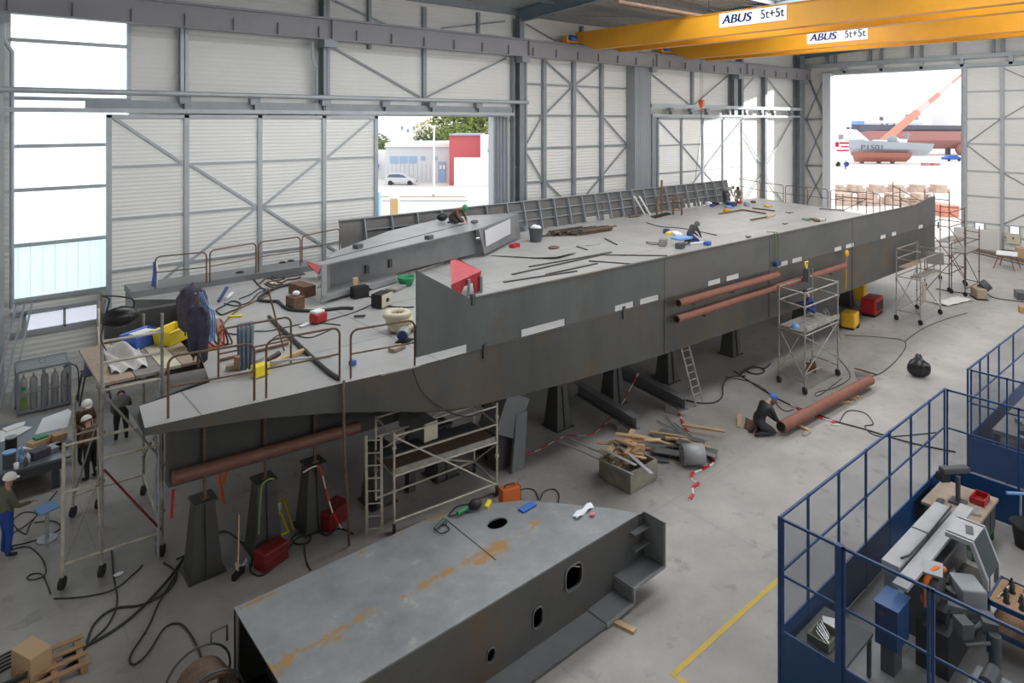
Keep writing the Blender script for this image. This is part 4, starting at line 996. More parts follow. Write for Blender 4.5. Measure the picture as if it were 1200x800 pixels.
# =====================================================================  SAW CAGE
glass_mat('clear_sheet', (.87, .885, .905), .03)
def fence(name, label, p0, p1, stops, h=2.8, group=None, door=()):
    p0, p1 = Vector((*p0, 0)), Vector((*p1, 0)); d = (p1 - p0).normalized(); nrm = Vector((-d.y, d.x, 0))
    t = thing(name, label, 'fence', p0, group)
    b = MB().bar(p0 + V(0, 0, .48), p1 + V(0, 0, .48), .03, .9); b.build('base_panel', M['cage_blue'], t)
    MB().bar(p0 + V(0, 0, 1.86), p1 + V(0, 0, 1.86), .03, .035).build('mid_rail', M['cage_blue'], t)
    MB().bar(p0 + V(0, 0, h), p1 + V(0, 0, h), .04, .04).build('top_rail', M['cage_blue'], t)
    for s_ in stops:
        w = .1 if s_ in door else .04
        MB().bar(p0 + d * s_ + V(0, 0, 0.005), p0 + d * s_ + V(0, 0, h + .03), w, w, up=d).build('post', M['cage_blue'], t)
    ss = sorted(stops)
    for s0_, s1_ in zip(ss, ss[1:]):
        MB().bar(p0 + d * (s0_ + .035) + V(0, 0, 1.865), p0 + d * (s1_ - .035) + V(0, 0, 1.865), .006, 1.82).build('clear_panel', M['clear_sheet'], t)
    return t
X0, Y0, X1 = 10.75, 5.6, 19.05
pxs = (947, 983, 1014.7, 1042.5, 1067.5, 1089)
tops = (579, 552, 527, 503.5, 484, 467)
st = [PY(x, 300, Y0).x - X0 for x in pxs]
fence('cage_fence', 'long blue cage fence with clear panels around the saw, along the open floor', (X0, Y0), (X1, Y0), [0] + st + [X1 - X0])
fence('cage_fence', 'blue cage fence with thick door posts at the near end of the saw cage', (X0, Y0 - .06), (X0, -1), [.0, .93, 1.0, 2.18, 2.24, 3.4, 4.6], door=(.93,))
fence('cage_fence', 'blue cage fence at the far end of the saw cage, behind the bench', (X1, Y0 - .06), (X1, -1), [.0, 1.45, 2.9, 4.4], h=2.8)
fence('cage_fence', 'blue fence of the second cage, along the open floor by the picture edge', (21.2, 5.68), (29, 5.68), [0, 1.1, 1.9, 3.0, 4.6, 6.2, 7.8], h=2.75)
fence('cage_fence', 'blue fence of the second cage, facing the saw cage', (21.2, 5.6), (21.2, -1), [0, .8, 2.1, 3.5], h=2.75)
# floor line
b = MB().box(9.5, 13.4, 6.83, 6.93, .001, .004); b.box(9.5, 9.6, 2.5, 6.825, .001, .004)
tag(b.build('floor_marking', mat('line_yellow', (.62, .42, .06), .7, 0, (.5, .38, .12), 6)), 'worn yellow line painted on the concrete beside the saw cage', 'floor marking')
# workbench with bits
def legs4(t, x0, x1, y0, y1, z, w, m):
    for x in (x0 + w / 2, x1 - w / 2):
        for y in (y0 + w / 2, y1 - w / 2): MB().box(x - w / 2, x + w / 2, y - w / 2, y + w / 2, 0.002, z).build('leg', M[m], t)
t = thing('workbench', 'green workbench with a worn wooden top at the far end of the saw cage', 'workbench', (17.6, 4.85, 0))
MB().box(16.85, 18.3, 4.3, 5.42, .84, .9).build('bench_top', M['ply'], t)
b = MB().box(16.9, 18.2, 4.36, 5.36, .2, .835); b.build('bench_body', M['green_bench'], t); legs4(t, 16.9, 18.2, 4.36, 5.36, .2, .1, 'green_bench')
b = MB()
for i, x in enumerate((16.98, 17.4, 17.82)): b.box(x, x + .36, 4.335, 4.36, .3, .78)
b.build('bench_drawer', M['machine_dark'], t)
t = thing('bench_drill', 'dark grey drill head on a column standing on the green workbench', 'drill', (17.4, 4.85, .9))
MB().cbox((17.4, 4.85, .925), (.3, .3, .05)).build('base', M['machine_dark'], t); MB().cyl((17.4, 4.85, .95), (17.4, 4.85, 1.5), .05, 12).build('column', M['machine_dark'], t)
MB().cbox((17.5, 4.95, 1.58), (.66, .18, .14), R(-35)).build('head', M['machine_dark'], t, bevel=.03); MB().cbox((17.25, 5.1, 1.44), (.2, .2, .16), R(-35)).build('motor', M['black'], t)
t = thing('parts_tray', 'red plastic tray on the green workbench', 'tray', (17.9, 4.6, .9))
b = MB(); c = (17.85, 4.55); 
for dx, dy, sx, sy in ((0, -.13, .45, .02), (0, .13, .45, .02), (-.22, 0, .02, .28), (.22, 0, .02, .28)): b.cbox((c[0] + dx, c[1] + dy, .97), (sx, sy, .13))
b.cbox((c[0], c[1], .912), (.44, .26, .012)); b.build('tray_wall', M['red'], t)
one(MB().ball((17.05, 5.1, .955), (.16, .08, .05), 10, 6), 'work_glove', M['machine_dark'], 'dark work glove lying on the green workbench', 'glove')
one(MB().cbox((17.25, 4.5, .93), (.3, .22, .05), .4), 'metal_block', M['chrome'], 'shiny metal block beside the red tray on the workbench', 'metal block')
t = thing('hand_pump', 'light blue hand tool hanging at the cage panel by the bench', 'tool', (18.4, 4.0, 0))
MB().cyl((18.5, 4.2, 1.0), (18.85, 3.85, 1.0), .035, 12).build('barrel', M['blue_pale'], t); MB().tube([(18.7, 3.98, 1.0), (18.7, 3.98, .01)], .025, 8).build('stand', M['galv'], t)
# the sawing machine
t = thing('band_saw', 'grey sawing machine with feed table, glazed hood and orange blade guard in the cage', 'saw', (14, 4.2, 0))
b = MB(); b.box(13.05, 15.9, 4.55, 4.85, 1.28, 1.5); b.build('feed_cover', M['cover_grey'], t, bevel=.015)
MB().box(14.52, 14.56, 4.545, 4.855, 1.29, 1.508).build('cover_joint', M['machine_dark'], t)
MB().box(12.6, 16.3, 4.26, 4.5, 1.4, 1.46).build('guide_rail', M['cover_grey'], t)
MB().tube([(13.3, 4.6, 1.53), (13.5, 4.53, 1.53), (14.2, 4.52, 1.53), (15, 4.53, 1.53), (15.9, 4.55, 1.52)], .02, 6).build('hose', M['cable'], t)
for x in (13.1, 15.8): MB().box(x - .05, x + .05, 4.6, 4.8, 0.002, 1.28).build('leg', M['machine_grey'], t)
MB().box(12.95, 15.4, 3.75, 4.25, 0.002, .75).build('base', M['black'], t); MB().box(13.2, 15.6, 4.2, 4.52, .3, 1.22).build('cover_shade_box', M['machine_dark'], t)  # black base, then a dark box standing for the shadow under the feed cover
b = MB(); b.prism([(14.45, 4.24, 1.72), (14.45, 3.8, 1.72), (14.45, 3.56, 1.12), (14.45, 3.56, .75), (14.45, 3.64, .75), (14.45, 3.64, 1.1), (14.45, 3.84, 1.64), (14.45, 4.24, 1.64)], (.09, 0, 0))
b.prism([(15.16, 4.24, 1.72), (15.16, 3.8, 1.72), (15.16, 3.56, 1.12), (15.16, 3.56, .75), (15.16, 3.64, .75), (15.16, 3.64, 1.1), (15.16, 3.84, 1.64), (15.16, 4.24, 1.64)], (.09, 0, 0))
b.box(14.5, 15.2, 3.8, 4.24, 1.68, 1.72); b.build('hood', M['cover_grey'], t)
MB().prism([(14.54, 3.79, 1.7), (15.16, 3.79, 1.7), (15.16, 3.57, 1.13), (14.54, 3.57, 1.13)], (0, -.008, .005)).build('hood_glass', mat('smoke_glass', (.1, .12, .12), .12, 0), t)
MB().cbox((14.85, 3.95, 1.728), (.3, .12, .012), .3).build('hood_label', M['machine_dark'], t)
MB().cbox((14.0, 3.75, 1.02), (.5, .42, .42), R(40)).build('vise', M['machine_grey'], t, bevel=.03)
MB().cbox((14.2, 4.1, .85), (1.3, .35, .16), R(25)).build('saw_arm', M['steel_pale'], t, bevel=.02)
c = V(13.55, 4.1, 1.1); b = MB()
ar = [c + V(.05 * math.sin(a) - .30 * math.cos(a), .14 * math.cos(a), .36 * math.sin(a)) for a in [R(-35 + 15 * i) for i in range(11)]]
b.tube(ar, .055, 8); b.build('blade_guard', M['orange'], t)
b = MB().cyl(c + V(0, -.06, 0), c + V(0, .06, 0), .27, 20); b.build('blade_wheel', M['machine_dark'], t)
b = MB().cbox(c + V(-.02, .06, .36), (.32, .3, .05), .3, 0, -.25); b.build('guard_cap', M['machine_grey'], t)
b = MB()
for i in range(7): p0_ = V(12.95 + .12 * i, 3.5 + .1 * (i % 3), .78 + .05 * (i % 2)); b.cyl(p0_, p0_ + V(.35, -.25 + .05 * i, .12 * (i % 2)), .03, 8)
b.cbox((13.6, 3.35, .92), (.35, .22, .2), .5); b.cbox((13.2, 3.6, .9), (.25, .2, .25), .9); b.build('clamp_linkage', M['steel_side'], t)
for i in range(5):
    c_ = V(13.3 + .3 * i, 3.95 + .12 * (i % 2), .8); MB().cbox(c_ + V(0, 0, .08), (.2, .18, .2 + .05 * (i % 3)), .6 * i).build('jaw_block', M[('black', 'machine_dark', 'steel_mid')[i % 3]], t)
b = MB().cyl((13.4, 3.2, .3), (13.4, 3.2, .9), .09, 12); b.build('valve', M['machine_dark'], t)
t = thing('control_cabinet', 'blue steel control cabinet beside the sawing machine', 'cabinet', (12.55, 4.48, 0))
MB().box(12.26, 12.8, 4.3, 4.66, .5, 1.2).build('cabinet_body', M['cage_blue'], t, bevel=.01); MB().box(12.35, 12.7, 4.38, 4.6, .002, .5).build('plinth', M['machine_dark'], t)
MB().box(12.24, 12.82, 4.28, 4.68, 1.2, 1.215).build('cabinet_top', mat('cab_top', (.1, .2, .42), .3), t); MB().cbox((12.252, 4.55, 1.06), (.008, .09, .07)).build('badge', M['rust'], t)
t = thing('hydraulic_unit', 'low grey hydraulic unit with a wire handle seen through the clear panel', 'pump', (12.9, 3.3, 0))
MB().box(12.3, 13.0, 2.85, 3.35, .005, .55).build('tank', M['machine_grey'], t, bevel=.04); MB().cyl((12.5, 3.1, .62), (12.9, 3.1, .62), .12, 14).build('motor', M['machine_dark'], t)
MB().tube([(12.35, 2.95, .55), (12.35, 2.95, .72), (12.35, 3.25, .72), (12.35, 3.25, .55)], .015, 6).build('handle', M['chrome'], t)
# tool trolley
t = thing('tool_trolley', 'blue tool trolley with a wooden top full of tool holders', 'trolley', (14.7, 3, 0))
for z, nm in ((.93, 'tray_top'), (.42, 'shelf')): MB().box(14.25, 15.12, 2.1, 3.5, z - .03, z).build(nm, M['wood'], t)
b = MB()
for z in (.86, .36): b.box(14.22, 15.15, 2.07, 2.1, z, z + .09); b.box(14.22, 15.15, 3.5, 3.53, z, z + .09); b.box(14.22, 14.25, 2.07, 3.53, z, z + .09); b.box(15.12, 15.15, 2.07, 3.53, z, z + .09)
b.build('rim', M['cage_blue'], t); legs4(t, 14.22, 15.15, 2.07, 3.53, .95, .05, 'cage_blue')
k = 0
for i in range(4):
    for j in range(5):
        x, y = 14.4 + .19 * i, 2.35 + .23 * j + .05 * (i % 2)
        b = MB().lathe([(.055, 0), (.055, .03), (.035, .04), (.045, .09), (.02, .1), (.02, .15), (0, .155)], (x, y, .932), 10)
        o = one(b, 'tool_holder', M['black'], 'dark steel tool holder standing on the wooden top of the blue trolley', 'tool holder', 'tool holders on the blue trolley')
one(MB().cyl((14.4, 3.4, .95), (15.0, 3.34, .95), .018, 8), 'metal_rod', M['chrome'], 'thin rod lying at the edge of the trolley top', 'rod')
b = MB().lathe([(.2, 0), (.27, .48), (.3, .5), (.29, .52), (.25, .5), (.18, .03), (0, .03)], (18.4, 3.82, .003), 22); b.tube([V(18.4 + .3 * math.cos(a), 3.82 + .3 * math.sin(a), .48) for a in [R(20 * i) for i in range(18)]], .018, 6, True)
one(b, 'tub', M['rubber'], 'black rubber tub on the cage floor beside the bench', 'tub')
# steel table in the near corner with offcuts
t = thing('steel_table', 'low dark metal table with rods in the near corner of the cage', 'table', (11.5, 5.05, 0))
MB().box(11.0, 12.1, 4.62, 5.45, .7, .75).build('table_top', M['machine_dark'], t); legs4(t, 11.02, 12.08, 4.64, 5.43, .7, .06, 'machine_dark')
b = MB(); 
for dx, dy, sx, sy in ((0, -.17, .45, .02), (0, .17, .45, .02), (-.22, 0, .02, .36), (.22, 0, .02, .36)): b.cbox((11.3 + dx, 5.1 + dy, .82), (sx, sy, .14))
b.cbox((11.3, 5.1, .756), (.42, .32, .008)); one(b, 'scrap_box', mat('olive_box', (.2, .2, .12), .6), 'olive box of short rods on the low dark table', 'box')
for i in range(6): one(MB().cyl((11.14 + .05 * i, 4.95 + .02 * i, .80 + .02 * (i % 2)), (11.3 + .04 * i, 5.24, .84 + .03 * (i % 3)), .014, 8), 'metal_rod', M['chrome'], 'short bright rod in the olive box in the cage corner', 'rod', 'rods in the olive box')
one(MB().cbox((11.75, 5.2, .757), (.3, .22, .008), .5), 'paper_sheet', M['white'], 'white sheet of paper on the low dark table in the cage', 'paper')
# second cage contents
t = thing('machine_bench', 'dirty grey bench with clutter inside the second blue cage', 'bench', (23, 4.6, 0))
MB().box(21.9, 25.5, 4.1, 5.3, .95, 1.05).build('bench_top', M['ply_grey'], t); legs4(t, 21.95, 25.4, 4.15, 5.25, .95, .1, 'machine_dark'); MB().box(22, 25.3, 4.2, 5.2, .45, .5).build('shelf', M['ply_grey'], t)
t = thing('milling_machine', 'dark blue machine column standing at the end of the bench in the second cage', 'machine', (24.5, 3.3, 0))
MB().box(23.9, 25.0, 2.6, 3.6, .005, .9).build('base', M['machine_dark'], t); MB().box(24.2, 24.8, 2.9, 3.5, .9, 2.1).build('column', M['cage_blue'], t); MB().cbox((24.4, 3.7, 1.9), (.4, .8, .4)).build('head', M['cage_blue'], t)
for i in range(5): one(MB().cbox((22.3 + .55 * i, 4.6 + .2 * math.sin(i * 2.1), 1.11 + .01 * i), (.4, .3, .1 + .02 * i), i * .7), 'scrap_block', M[('machine_dark', 'ply_grey', 'steel_mid', 'ply', 'rust')[i]], ('dark scrap block', 'grey timber block', 'bare steel block', 'brown timber block', 'rusty block')[i] + ' lying on the bench in the second cage', 'block')
# =====================================================================  CABLES, TOOLS AND CLUTTER
def smooth(pts, k=6):
    pts = [Vector(p) for p in pts]; out = []
    q = [pts[0]] + pts + [pts[-1]]
    for i in range(1, len(q) - 2):
        p0, p1, p2, p3 = q[i - 1:i + 3]
        for j in range(k):
            t = j / k; out.append(.5 * ((2 * p1) + (p2 - p0) * t + (2 * p0 - 5 * p1 + 4 * p2 - p3) * t * t + (3 * p1 - p0 - 3 * p2 + p3) * t ** 3))
    return out + [pts[-1]]
def cable(label, px, z=0.0, r=.018, m='cable', ox=0, oy=0, s=1.0, cat='cable', name='cable'):
    pts = [P(ox + x / s, oy + y / s, z) + V(0, 0, r + .002) for x, y in px]
    return one(MB().tube(smooth(pts), r, 6), name, M[m], label, cat)
A7 = dict(ox=0, oy=533, s=3.0); A6 = dict(ox=800, oy=267, s=3.0)
cable('black cable looping from the reel across the bare floor near the dark section', [(715, 735), (690, 670), (640, 600), (580, 610), (520, 700), (470, 740), (460, 705), (520, 610), (560, 520), (620, 420), (655, 345)], **A7)
cable('thick black cable running from the pallet straight to the first stool', [(220, 712), (330, 662), (430, 600), (520, 520), (600, 430), (655, 352)], r=.026, **A7)
cable('black cable swinging from the pallet past the tower wheels', [(205, 782), (290, 700), (330, 600), (400, 545), (500, 530), (590, 480), (620, 420), (575, 382)], r=.022, **A7)
cable('thin black cable lying across the floor behind the outrigger wheel', [(190, 508), (300, 500), (400, 475), (470, 420), (500, 390)], r=.014, **A7)
cable('black cable wandering down between the two front tower wheels', [(392, 340), (400, 430), (412, 520), (380, 600), (320, 660), (215, 770)], **A7)
cable('thin cable with a small loop in front of the person at the picture edge', [(30, 338), (100, 325), (150, 370), (160, 420), (120, 440), (95, 435), (115, 420), (150, 425), (178, 490)], r=.013, **A7)
cable('black cable passing under the small blue-topped stand', [(30, 325), (130, 300), (210, 262), (190, 235), (120, 240)], r=.014, **A7)
cable('black cable coils on the floor beside the small stand', [(40, 280), (90, 250), (130, 210), (80, 205), (45, 240), (90, 280), (110, 240), (200, 130)], r=.014, **A7)
cable('black cable bundle around the red toolbox under the stern', [(620, 370), (700, 330), (790, 270), (880, 350), (880, 410), (925, 425), (990, 370), (1040, 300), (1100, 280), (1160, 270)], **A7)
cable('black cable rings lying on the floor by the dark red crate', [(1025, 300), (1050, 275), (1090, 280), (1085, 310), (1040, 315), (1030, 290), (1100, 270), (1150, 285), (1190, 262), (1240, 280)], r=.02, **A7)
cable('short black cable end beside the rusty edge of the near section', [(1070, 320), (1075, 370), (1092, 408)], r=.014, **A7)
A8 = dict(ox=680, oy=420, s=4.446)
cable('black hose curving from the ladder foot to the dark coils', [(530, 215), (620, 235), (700, 232), (740, 200), (745, 140), (780, 100), (860, 95)], r=.024, **A8)
cable('two-tone cable crossing the floor beneath the red pipe', [(180, 505), (280, 570), (370, 620), (480, 660), (530, 680), (640, 710), (800, 757), (960, 790)], r=.022, **A6)
cable('thin grey cable from the hull shadow to the kneeling welder', [(150, 525), (230, 540), (290, 570), (350, 640), (390, 640)], r=.013, **A6)
cable('dark cable looping on the floor between red pipe and cage', [(550, 685), (580, 645), (640, 652), (670, 690), (640, 700), (700, 735), (900, 720)], r=.015, **A6)
cable('thin cable hanging about the wheels of the tower amidships', [(545, 455), (590, 520), (540, 560), (470, 580), (480, 590), (560, 530)], r=.012, **A6)
cable('long thin cable snaking out over the open floor past the tower', [(570, 378), (690, 385), (780, 400), (765, 450), (690, 515), (610, 522)], r=.015, **A6)
cable('long thin cable running toward the plastic sheet on the floor', [(780, 400), (850, 352), (930, 320), (1000, 300)], r=.014, **A6)
cable('black cables leading from the brown machine toward the right wall', [(890, 215), (1000, 232), (1060, 230), (1100, 248), (1200, 262)], r=.024, **A6)
cable('dark coiled cables lying in the hull shadow beside the ladder', [(830, 95), (870, 60), (930, 50), (960, 70), (920, 85), (870, 70), (900, 45), (960, 55), (990, 30)], r=.03, **A8)
cable('black hose loop beside the red welding set on the near floor', [(627, 127), (650, 120), (680, 128), (697, 160), (712, 132), (745, 122), (765, 140), (762, 170)], r=.014, ox=400, oy=533, s=3.0)
# cable drooping from the deck edge to the wheeled scaffold
one(MB().tube(smooth([P(484, 432, ZD + .05), PY(486, 440, 12.62), PY(497, 462, 12.6), PY(525, 482, 12.8), PY(548, 488, 12.95), PY(566, 482, 13.0)]), .016, 6), 'hanging_cable', M['cable'], 'grey cable drooping from the deck edge to the wheeled scaffold below', 'cable')
one(MB().tube([P(402, 448, ZD) + V(0, -.05, .05), PY(402, 455, 12.82), PY(404, 540, 12.85), PY(408, 600, 13.2), P(409, 640) + V(0, 0, .03)], .03, 8), 'hanging_hose', M['rust_rail'], 'brown hose hanging straight down from the deck edge, left of the ladder', 'hose')

# ---- stools carrying the hull
def stool(x, y, h, wb_, wt, label, m='steel_dark'):
    t = thing('support_stool', label, 'support', (x, y, 0))
    b = MB(); vs = [(x + sx * w_ / 2, y + sy * w_ / 2, z) for z, w_ in ((.03, wb_), (h - .04, wt)) for sx, sy in ((-1, -1), (1, -1), (1, 1), (-1, 1))]
    b.add(vs, [(3, 2, 1, 0), (4, 5, 6, 7)] + [(i, (i + 1) % 4, 4 + (i + 1) % 4, 4 + i) for i in range(4)]); b.build('stool_body', M[m], t)
    MB().box(x - wb_ * .6, x + wb_ * .6, y - wb_ * .6, y + wb_ * .6, 0.001, .03).build('foot_plate', M[m], t); MB().box(x - wt * .62, x + wt * .62, y - wt * .62, y + wt * .62, h - .04, h).build('top_plate', M[m], t)
    b = MB()
    for sy in (-1,): b.prism([(x - .02, y + sy * wb_ / 2, .03), (x + .02, y + sy * wb_ / 2, .03), (x + .02, y + sy * wt / 2, h - .05), (x - .02, y + sy * wt / 2, h - .05)], (0, sy * .05, 0))
    b.build('rib', M[m], t)
    return t
names = ['dark steel stool standing foremost under the stern, with a pole on top', 'dark steel stool behind the red toolbox with a green strap over it', 'dark steel stool marked with red and white tape', 'dark steel stool behind the pale ladder', 'dark steel stool under the hull behind the wheeled scaffold',
         'dark steel stool beside the tilted steel block under the hull', 'dark steel stool in the hull shadow behind the pallet crate', 'dark steel stool in the hull shadow between the two beam ends', 'dark steel stool next to the ladder leaning under the hull', 'dark steel stool in the shadow behind the tower amidships', 'dark steel stool near the yellow machine under the bow', 'dark steel stool farthest toward the bow']
for (x, h), nm in zip(((4.2, 1.55), (5.48, 1.52), (6.65, 1.5), (8.3, 1.45), (10.2, 1.4), (12.0, 1.35), (14.6, 1.35), (17.2, 1.35), (20.2, 1.35), (24.5, 1.35), (30.5, 1.35), (35.5, 1.35)), names):
    stool(x, 14.85 + .1 * (x < 7), h, .62, .38, nm)
for x, zt_, nm in ((4.22, 3.5, 'thin steel prop on the foremost stool under the stern'), (5.5, 3.3, 'thin steel prop standing on the stool with the green strap'), (6.66, 3.2, 'thin steel prop standing on the stool with the taped edge')):
    h0 = {4.22: 1.55, 5.5: 1.52, 6.66: 1.5}[x] + .004; b = MB().cyl((x, 14.9, h0), (x, 14.9, zt_), .035, 8); b.cbox((x, 14.9, h0 + .015), (.14, .14, .03)); one(b, 'steel_prop', M['rust_rail'], nm, 'prop')
a_, b_ = PY(203, 560, 14.45), PY(420, 500, 14.45)
one(MB().cyl(a_, b_, .13, 14), 'steel_pipe', M['primer_dark'], 'long rusty pipe slung along under the stern above the stools', 'pipe')
# red pipes carried on the hull side
for k, (p0, p1, lab) in enumerate((((795, 355), (911, 322), 'upper reddish pipe carried along the outside of the hull'), ((793, 374), (990, 311), 'lower reddish pipe carried along the outside of the hull'))):
    a_, b_ = PY(*p0, 12.28), PY(*p1, 12.12)
    t = thing('primed_pipe', lab, 'pipe', a_)
    MB().cyl(a_, b_, .12, 16).build('pipe', M['primer_red'], t); MB().cyl(a_ + V(-.004, 0, 0), a_ + V(.002, 0, 0), .085, 16).build('bore', M['black'], t)
    for s_ in (.12, .5, .88): c = a_.lerp(b_, s_); MB().bar(c + V(0, -.12, -.14), c + V(0, .16, -.14), .04, .03).build('cradle', M['steel_low'], t)
# beams sticking out below the hull
for p0, p1, lab in (((712, 468), (746, 488), 'steel beam end sticking out from under the hull beside the barrier tape'), ((763, 446), (803, 466), 'steel beam end sticking out below the hull next to the ladder')):
    a_, b_ = P(*p0, .62), P(*p1, .62); d = (a_ - b_).normalized(); 
    one(MB().ibeam(b_ + V(0, 0, -.2), a_ + d * 1.6 + V(0, 0, -.2), .28, .4, .03), 'steel_beam', M['steel_mid'], lab, 'beam')
    c = b_ + d * .5; one(MB().cbox((c.x, c.y, .105), (.5, .4, .2), .3), 'timber_block', M['ply_grey'], 'timber block under the beam end ' + lab.split('hull ')[1], 'timber')
c = PY(592, 490, 14.0)
t = thing('tilted_block', 'large dark steel block tilted against the hull bottom, right of the wheeled scaffold', 'steel block', (c.x, 14.0, 0))
MB().cbox((c.x, 14.05, 1.5), (.95, .7, 1.1), .1, .0, R(28)).build('block', M['steel_mid'], t, bevel=.02); MB().prism([(c.x - .1, 13.6, 0.01), (c.x + .35, 13.6, .01), (c.x + .55, 13.7, 1.5), (c.x + .15, 13.7, 1.5)], (0, .08, 0)).build('leaning_plate', M['steel_mid'], t); MB().box(c.x - .35, c.x + .3, 13.95, 14.35, .002, 1.0).build('stand', M['steel_dark'], t)
t = thing('pale_ended_beam', 'short steel box beam with a pale end face above the wheeled scaffold platform', 'beam', (9.0, 14, 0))
c = PY(505, 505, 13.75); MB().box(c.x - .19, c.x + .19, 13.76, 14.95, c.z - .22, c.z + .22).build('beam', M['steel_mid'], t); MB().box(c.x - .195, c.x + .195, 13.74, 13.76, c.z - .225, c.z + .225).build('end_face', M['cream'], t)
MB().box(c.x - .1, c.x + .1, 14.6, 14.8, .002, c.z - .22).build('stand', M['steel_dark'], t)

# ---- barrier tape
def tape(label, pts, z=0.0, w=.07, world=False, n=9):
    pts = smooth(pts if world else [P(x, y, z) for x, y in pts], 8); L_ = [0]
    for p, q in zip(pts, pts[1:]): L_.append(L_[-1] + (q - p).length)
    t = thing('barrier_tape', label, 'barrier tape', pts[0]); per = .3
    bs = {0: MB(), 1: MB()}; bs[0].tube([p + V(0, 0, .01) for p in pts], w * .4, 4)
    for p, q, l in zip(pts, pts[1:], L_):
        d = (q - p); 
        if d.length < 1e-6: continue
        m_ = max(1, int(d.length / .1))
        for i in range(m_):
            a, c_ = p + d * (i / m_), p + d * ((i + 1) / m_); k = int((l + d.length * i / m_) / per) % 2
            if k: bs[k].bar(a + V(0, 0, .012), c_ + V(0, 0, .012), w, max(.01, w * .9))
    for k, nm, mm in ((0, 'tape_band', 'tape_white'), (1, 'red_stripe', 'tape_red')):
        if bs[k].v: bs[k].build(nm, M[mm], t)
    return t
tape('red and white barrier tape trailing on the floor by the scrap pile', [(793, 477), (798, 490), (806, 507), (832, 536), (836, 542), (826, 549), (812, 555), (811, 562), (818, 567), (812, 572), (812, 580), (807, 587)])
tape('red and white barrier tape strung in an arc before the hull shadow', [(600, 536), (630, 528), (660, 512), (690, 510), (705, 501), (718, 487), (730, 470)], .005, .028)
pA, pB = P(729, 474, .3), PY(748, 438, 13.4)
tape('red and white tape tied from the beam end up to the hull bottom', [pA, pA.lerp(pB, .5), pB], 0, .04, True)
tape('red and white tape knotted on the cable behind the red pipe', [(926, 474), (935, 479), (943, 483), (960, 489), (970, 492), (978, 494), (974, 497), (984, 498)], .02, .05)
s_ = V(6.45, 14.6, 0)
tape('red and white tape wrapped over the third stool and down to the dark red crate', [s_ + V(-.2, 0, 1.5), s_ + V(.15, -.05, 1.53), s_ + V(.3, -.1, 1.0), s_ + V(.45, -.15, .4), s_ + V(.6, -.3, .05)], 0, .04, True)
one(MB().bar(P(797, 470, .42), P(794, 479, .05), .07, .05), 'marker_post', M['yellow_crate'], 'short yellow marker hanging from the beam end by the ladder', 'marker')
# straps
b = MB().tube(smooth([V(5.25, 14.62, .5), V(5.28, 14.6, 1.2), V(5.32, 14.6, 1.55), V(5.5, 14.65, 1.6), V(5.62, 14.7, 1.54)]), .022, 6)
one(b, 'lifting_strap', M['olive_tape'], 'green lifting strap thrown over the second stool', 'strap')
one(MB().bar(PY(203, 573, 14.3), PY(201, 607, 14.3), .05, .02), 'hanging_strap', M['red'], 'bright red strap hanging from the pipe end under the stern', 'strap')

# ---- tool boxes and machines on the floor
def toolbox(label, c, size, rz, m, m2=None, z=0.0):
    t = thing('toolbox', label, 'toolbox', (c[0], c[1], z)); sx, sy, sz = size
    MB().cbox((c[0], c[1], z + sz * .3 + .002), (sx, sy, sz * .6), rz).build('box', M[m], t, bevel=.01)
    MB().cbox((c[0], c[1], z + sz * .8), (sx * 1.01, sy * 1.02, sz * .38), rz).build('lid', M[m], t, bevel=.02)
    d = V(math.cos(rz), math.sin(rz), 0); c = V(c[0], c[1], z)
    MB().tube([c - d * sx * .2 + V(0, 0, sz), c - d * sx * .18 + V(0, 0, sz + .04), c + d * sx * .18 + V(0, 0, sz + .04), c + d * sx * .2 + V(0, 0, sz)], .012, 6).build('handle', M[m2 or 'black'], t)
    return t
toolbox('red steel toolbox standing in front of the second stool under the stern', P(318, 660), (.62, .36, .4), R(18), 'red_dark')
c = P(390, 612); toolbox('dark red crate with white lettering tape behind the ladder under the stern', c, (.75, .45, .42), R(25), 'red_dark')
c = P(597, 592); t = thing('welding_set', 'red and black welding set standing behind the near ship section', 'welding set', (c.x, c.y, 0))
MB().cbox((c.x, c.y, .26), (.5, .24, .42), R(-12)).build('case', M['orange'], t, bevel=.02); MB().cbox((c.x + .235, c.y - .05, .26), (.05, .22, .4), R(-12)).build('front_panel', M['black'], t); MB().cbox((c.x, c.y, .025), (.5, .26, .045), R(-12)).build('skid', M['black'], t); MB().tube([(c.x - .15, c.y + .03, .47), (c.x - .12, c.y + .02, .53), (c.x + .12, c.y - .03, .53), (c.x + .15, c.y - .04, .47)], .014, 6).build('handle', M['black'], t)
c = P(996, 384); t = thing('yellow_machine', 'yellow wheeled power unit beside the hull behind the amidships tower', 'machine', (c.x, c.y, 0))
MB().cbox((c.x, c.y, .42), (.85, .6, .66), R(10)).build('housing', M['yellow_mc'], t, bevel=.06); MB().cbox((c.x - .2, c.y - .31, .45), (.22, .02, .16), R(10)).build('nameplate', M['black'], t); MB().cbox((c.x + .1, c.y + .3, .5), (.5, .06, .4), R(10)).build('grille', M['black'], t)
for dx in (-.28, .28): MB().cyl((c.x + dx, c.y - .28, .1), (c.x + dx, c.y + .28, .1), .1, 14).build('wheel', M['rubber'], t)
c = P(1022, 368); t = thing('red_generator', 'red generator in the shadow under the hull next to the yellow unit', 'generator', (c.x, c.y, 0))
MB().cbox((c.x, c.y, .5), (1.3, .7, .75), R(5)).build('housing', M['red'], t, bevel=.08); MB().cbox((c.x, c.y - .36, .5), (.9, .02, .4), R(5)).build('panel', M['black'], t); MB().cbox((c.x, c.y, .07), (1.2, .6, .13), R(5)).build('skid', M['black'], t)
c = P(1020, 352); one(MB().cbox((c.x, c.y + .6, .45), (1.0, .7, .9), .2), 'yellow_crate', M['yellow_mc'], 'yellow housing half hidden behind the red generator', 'machine', bevel=.05)
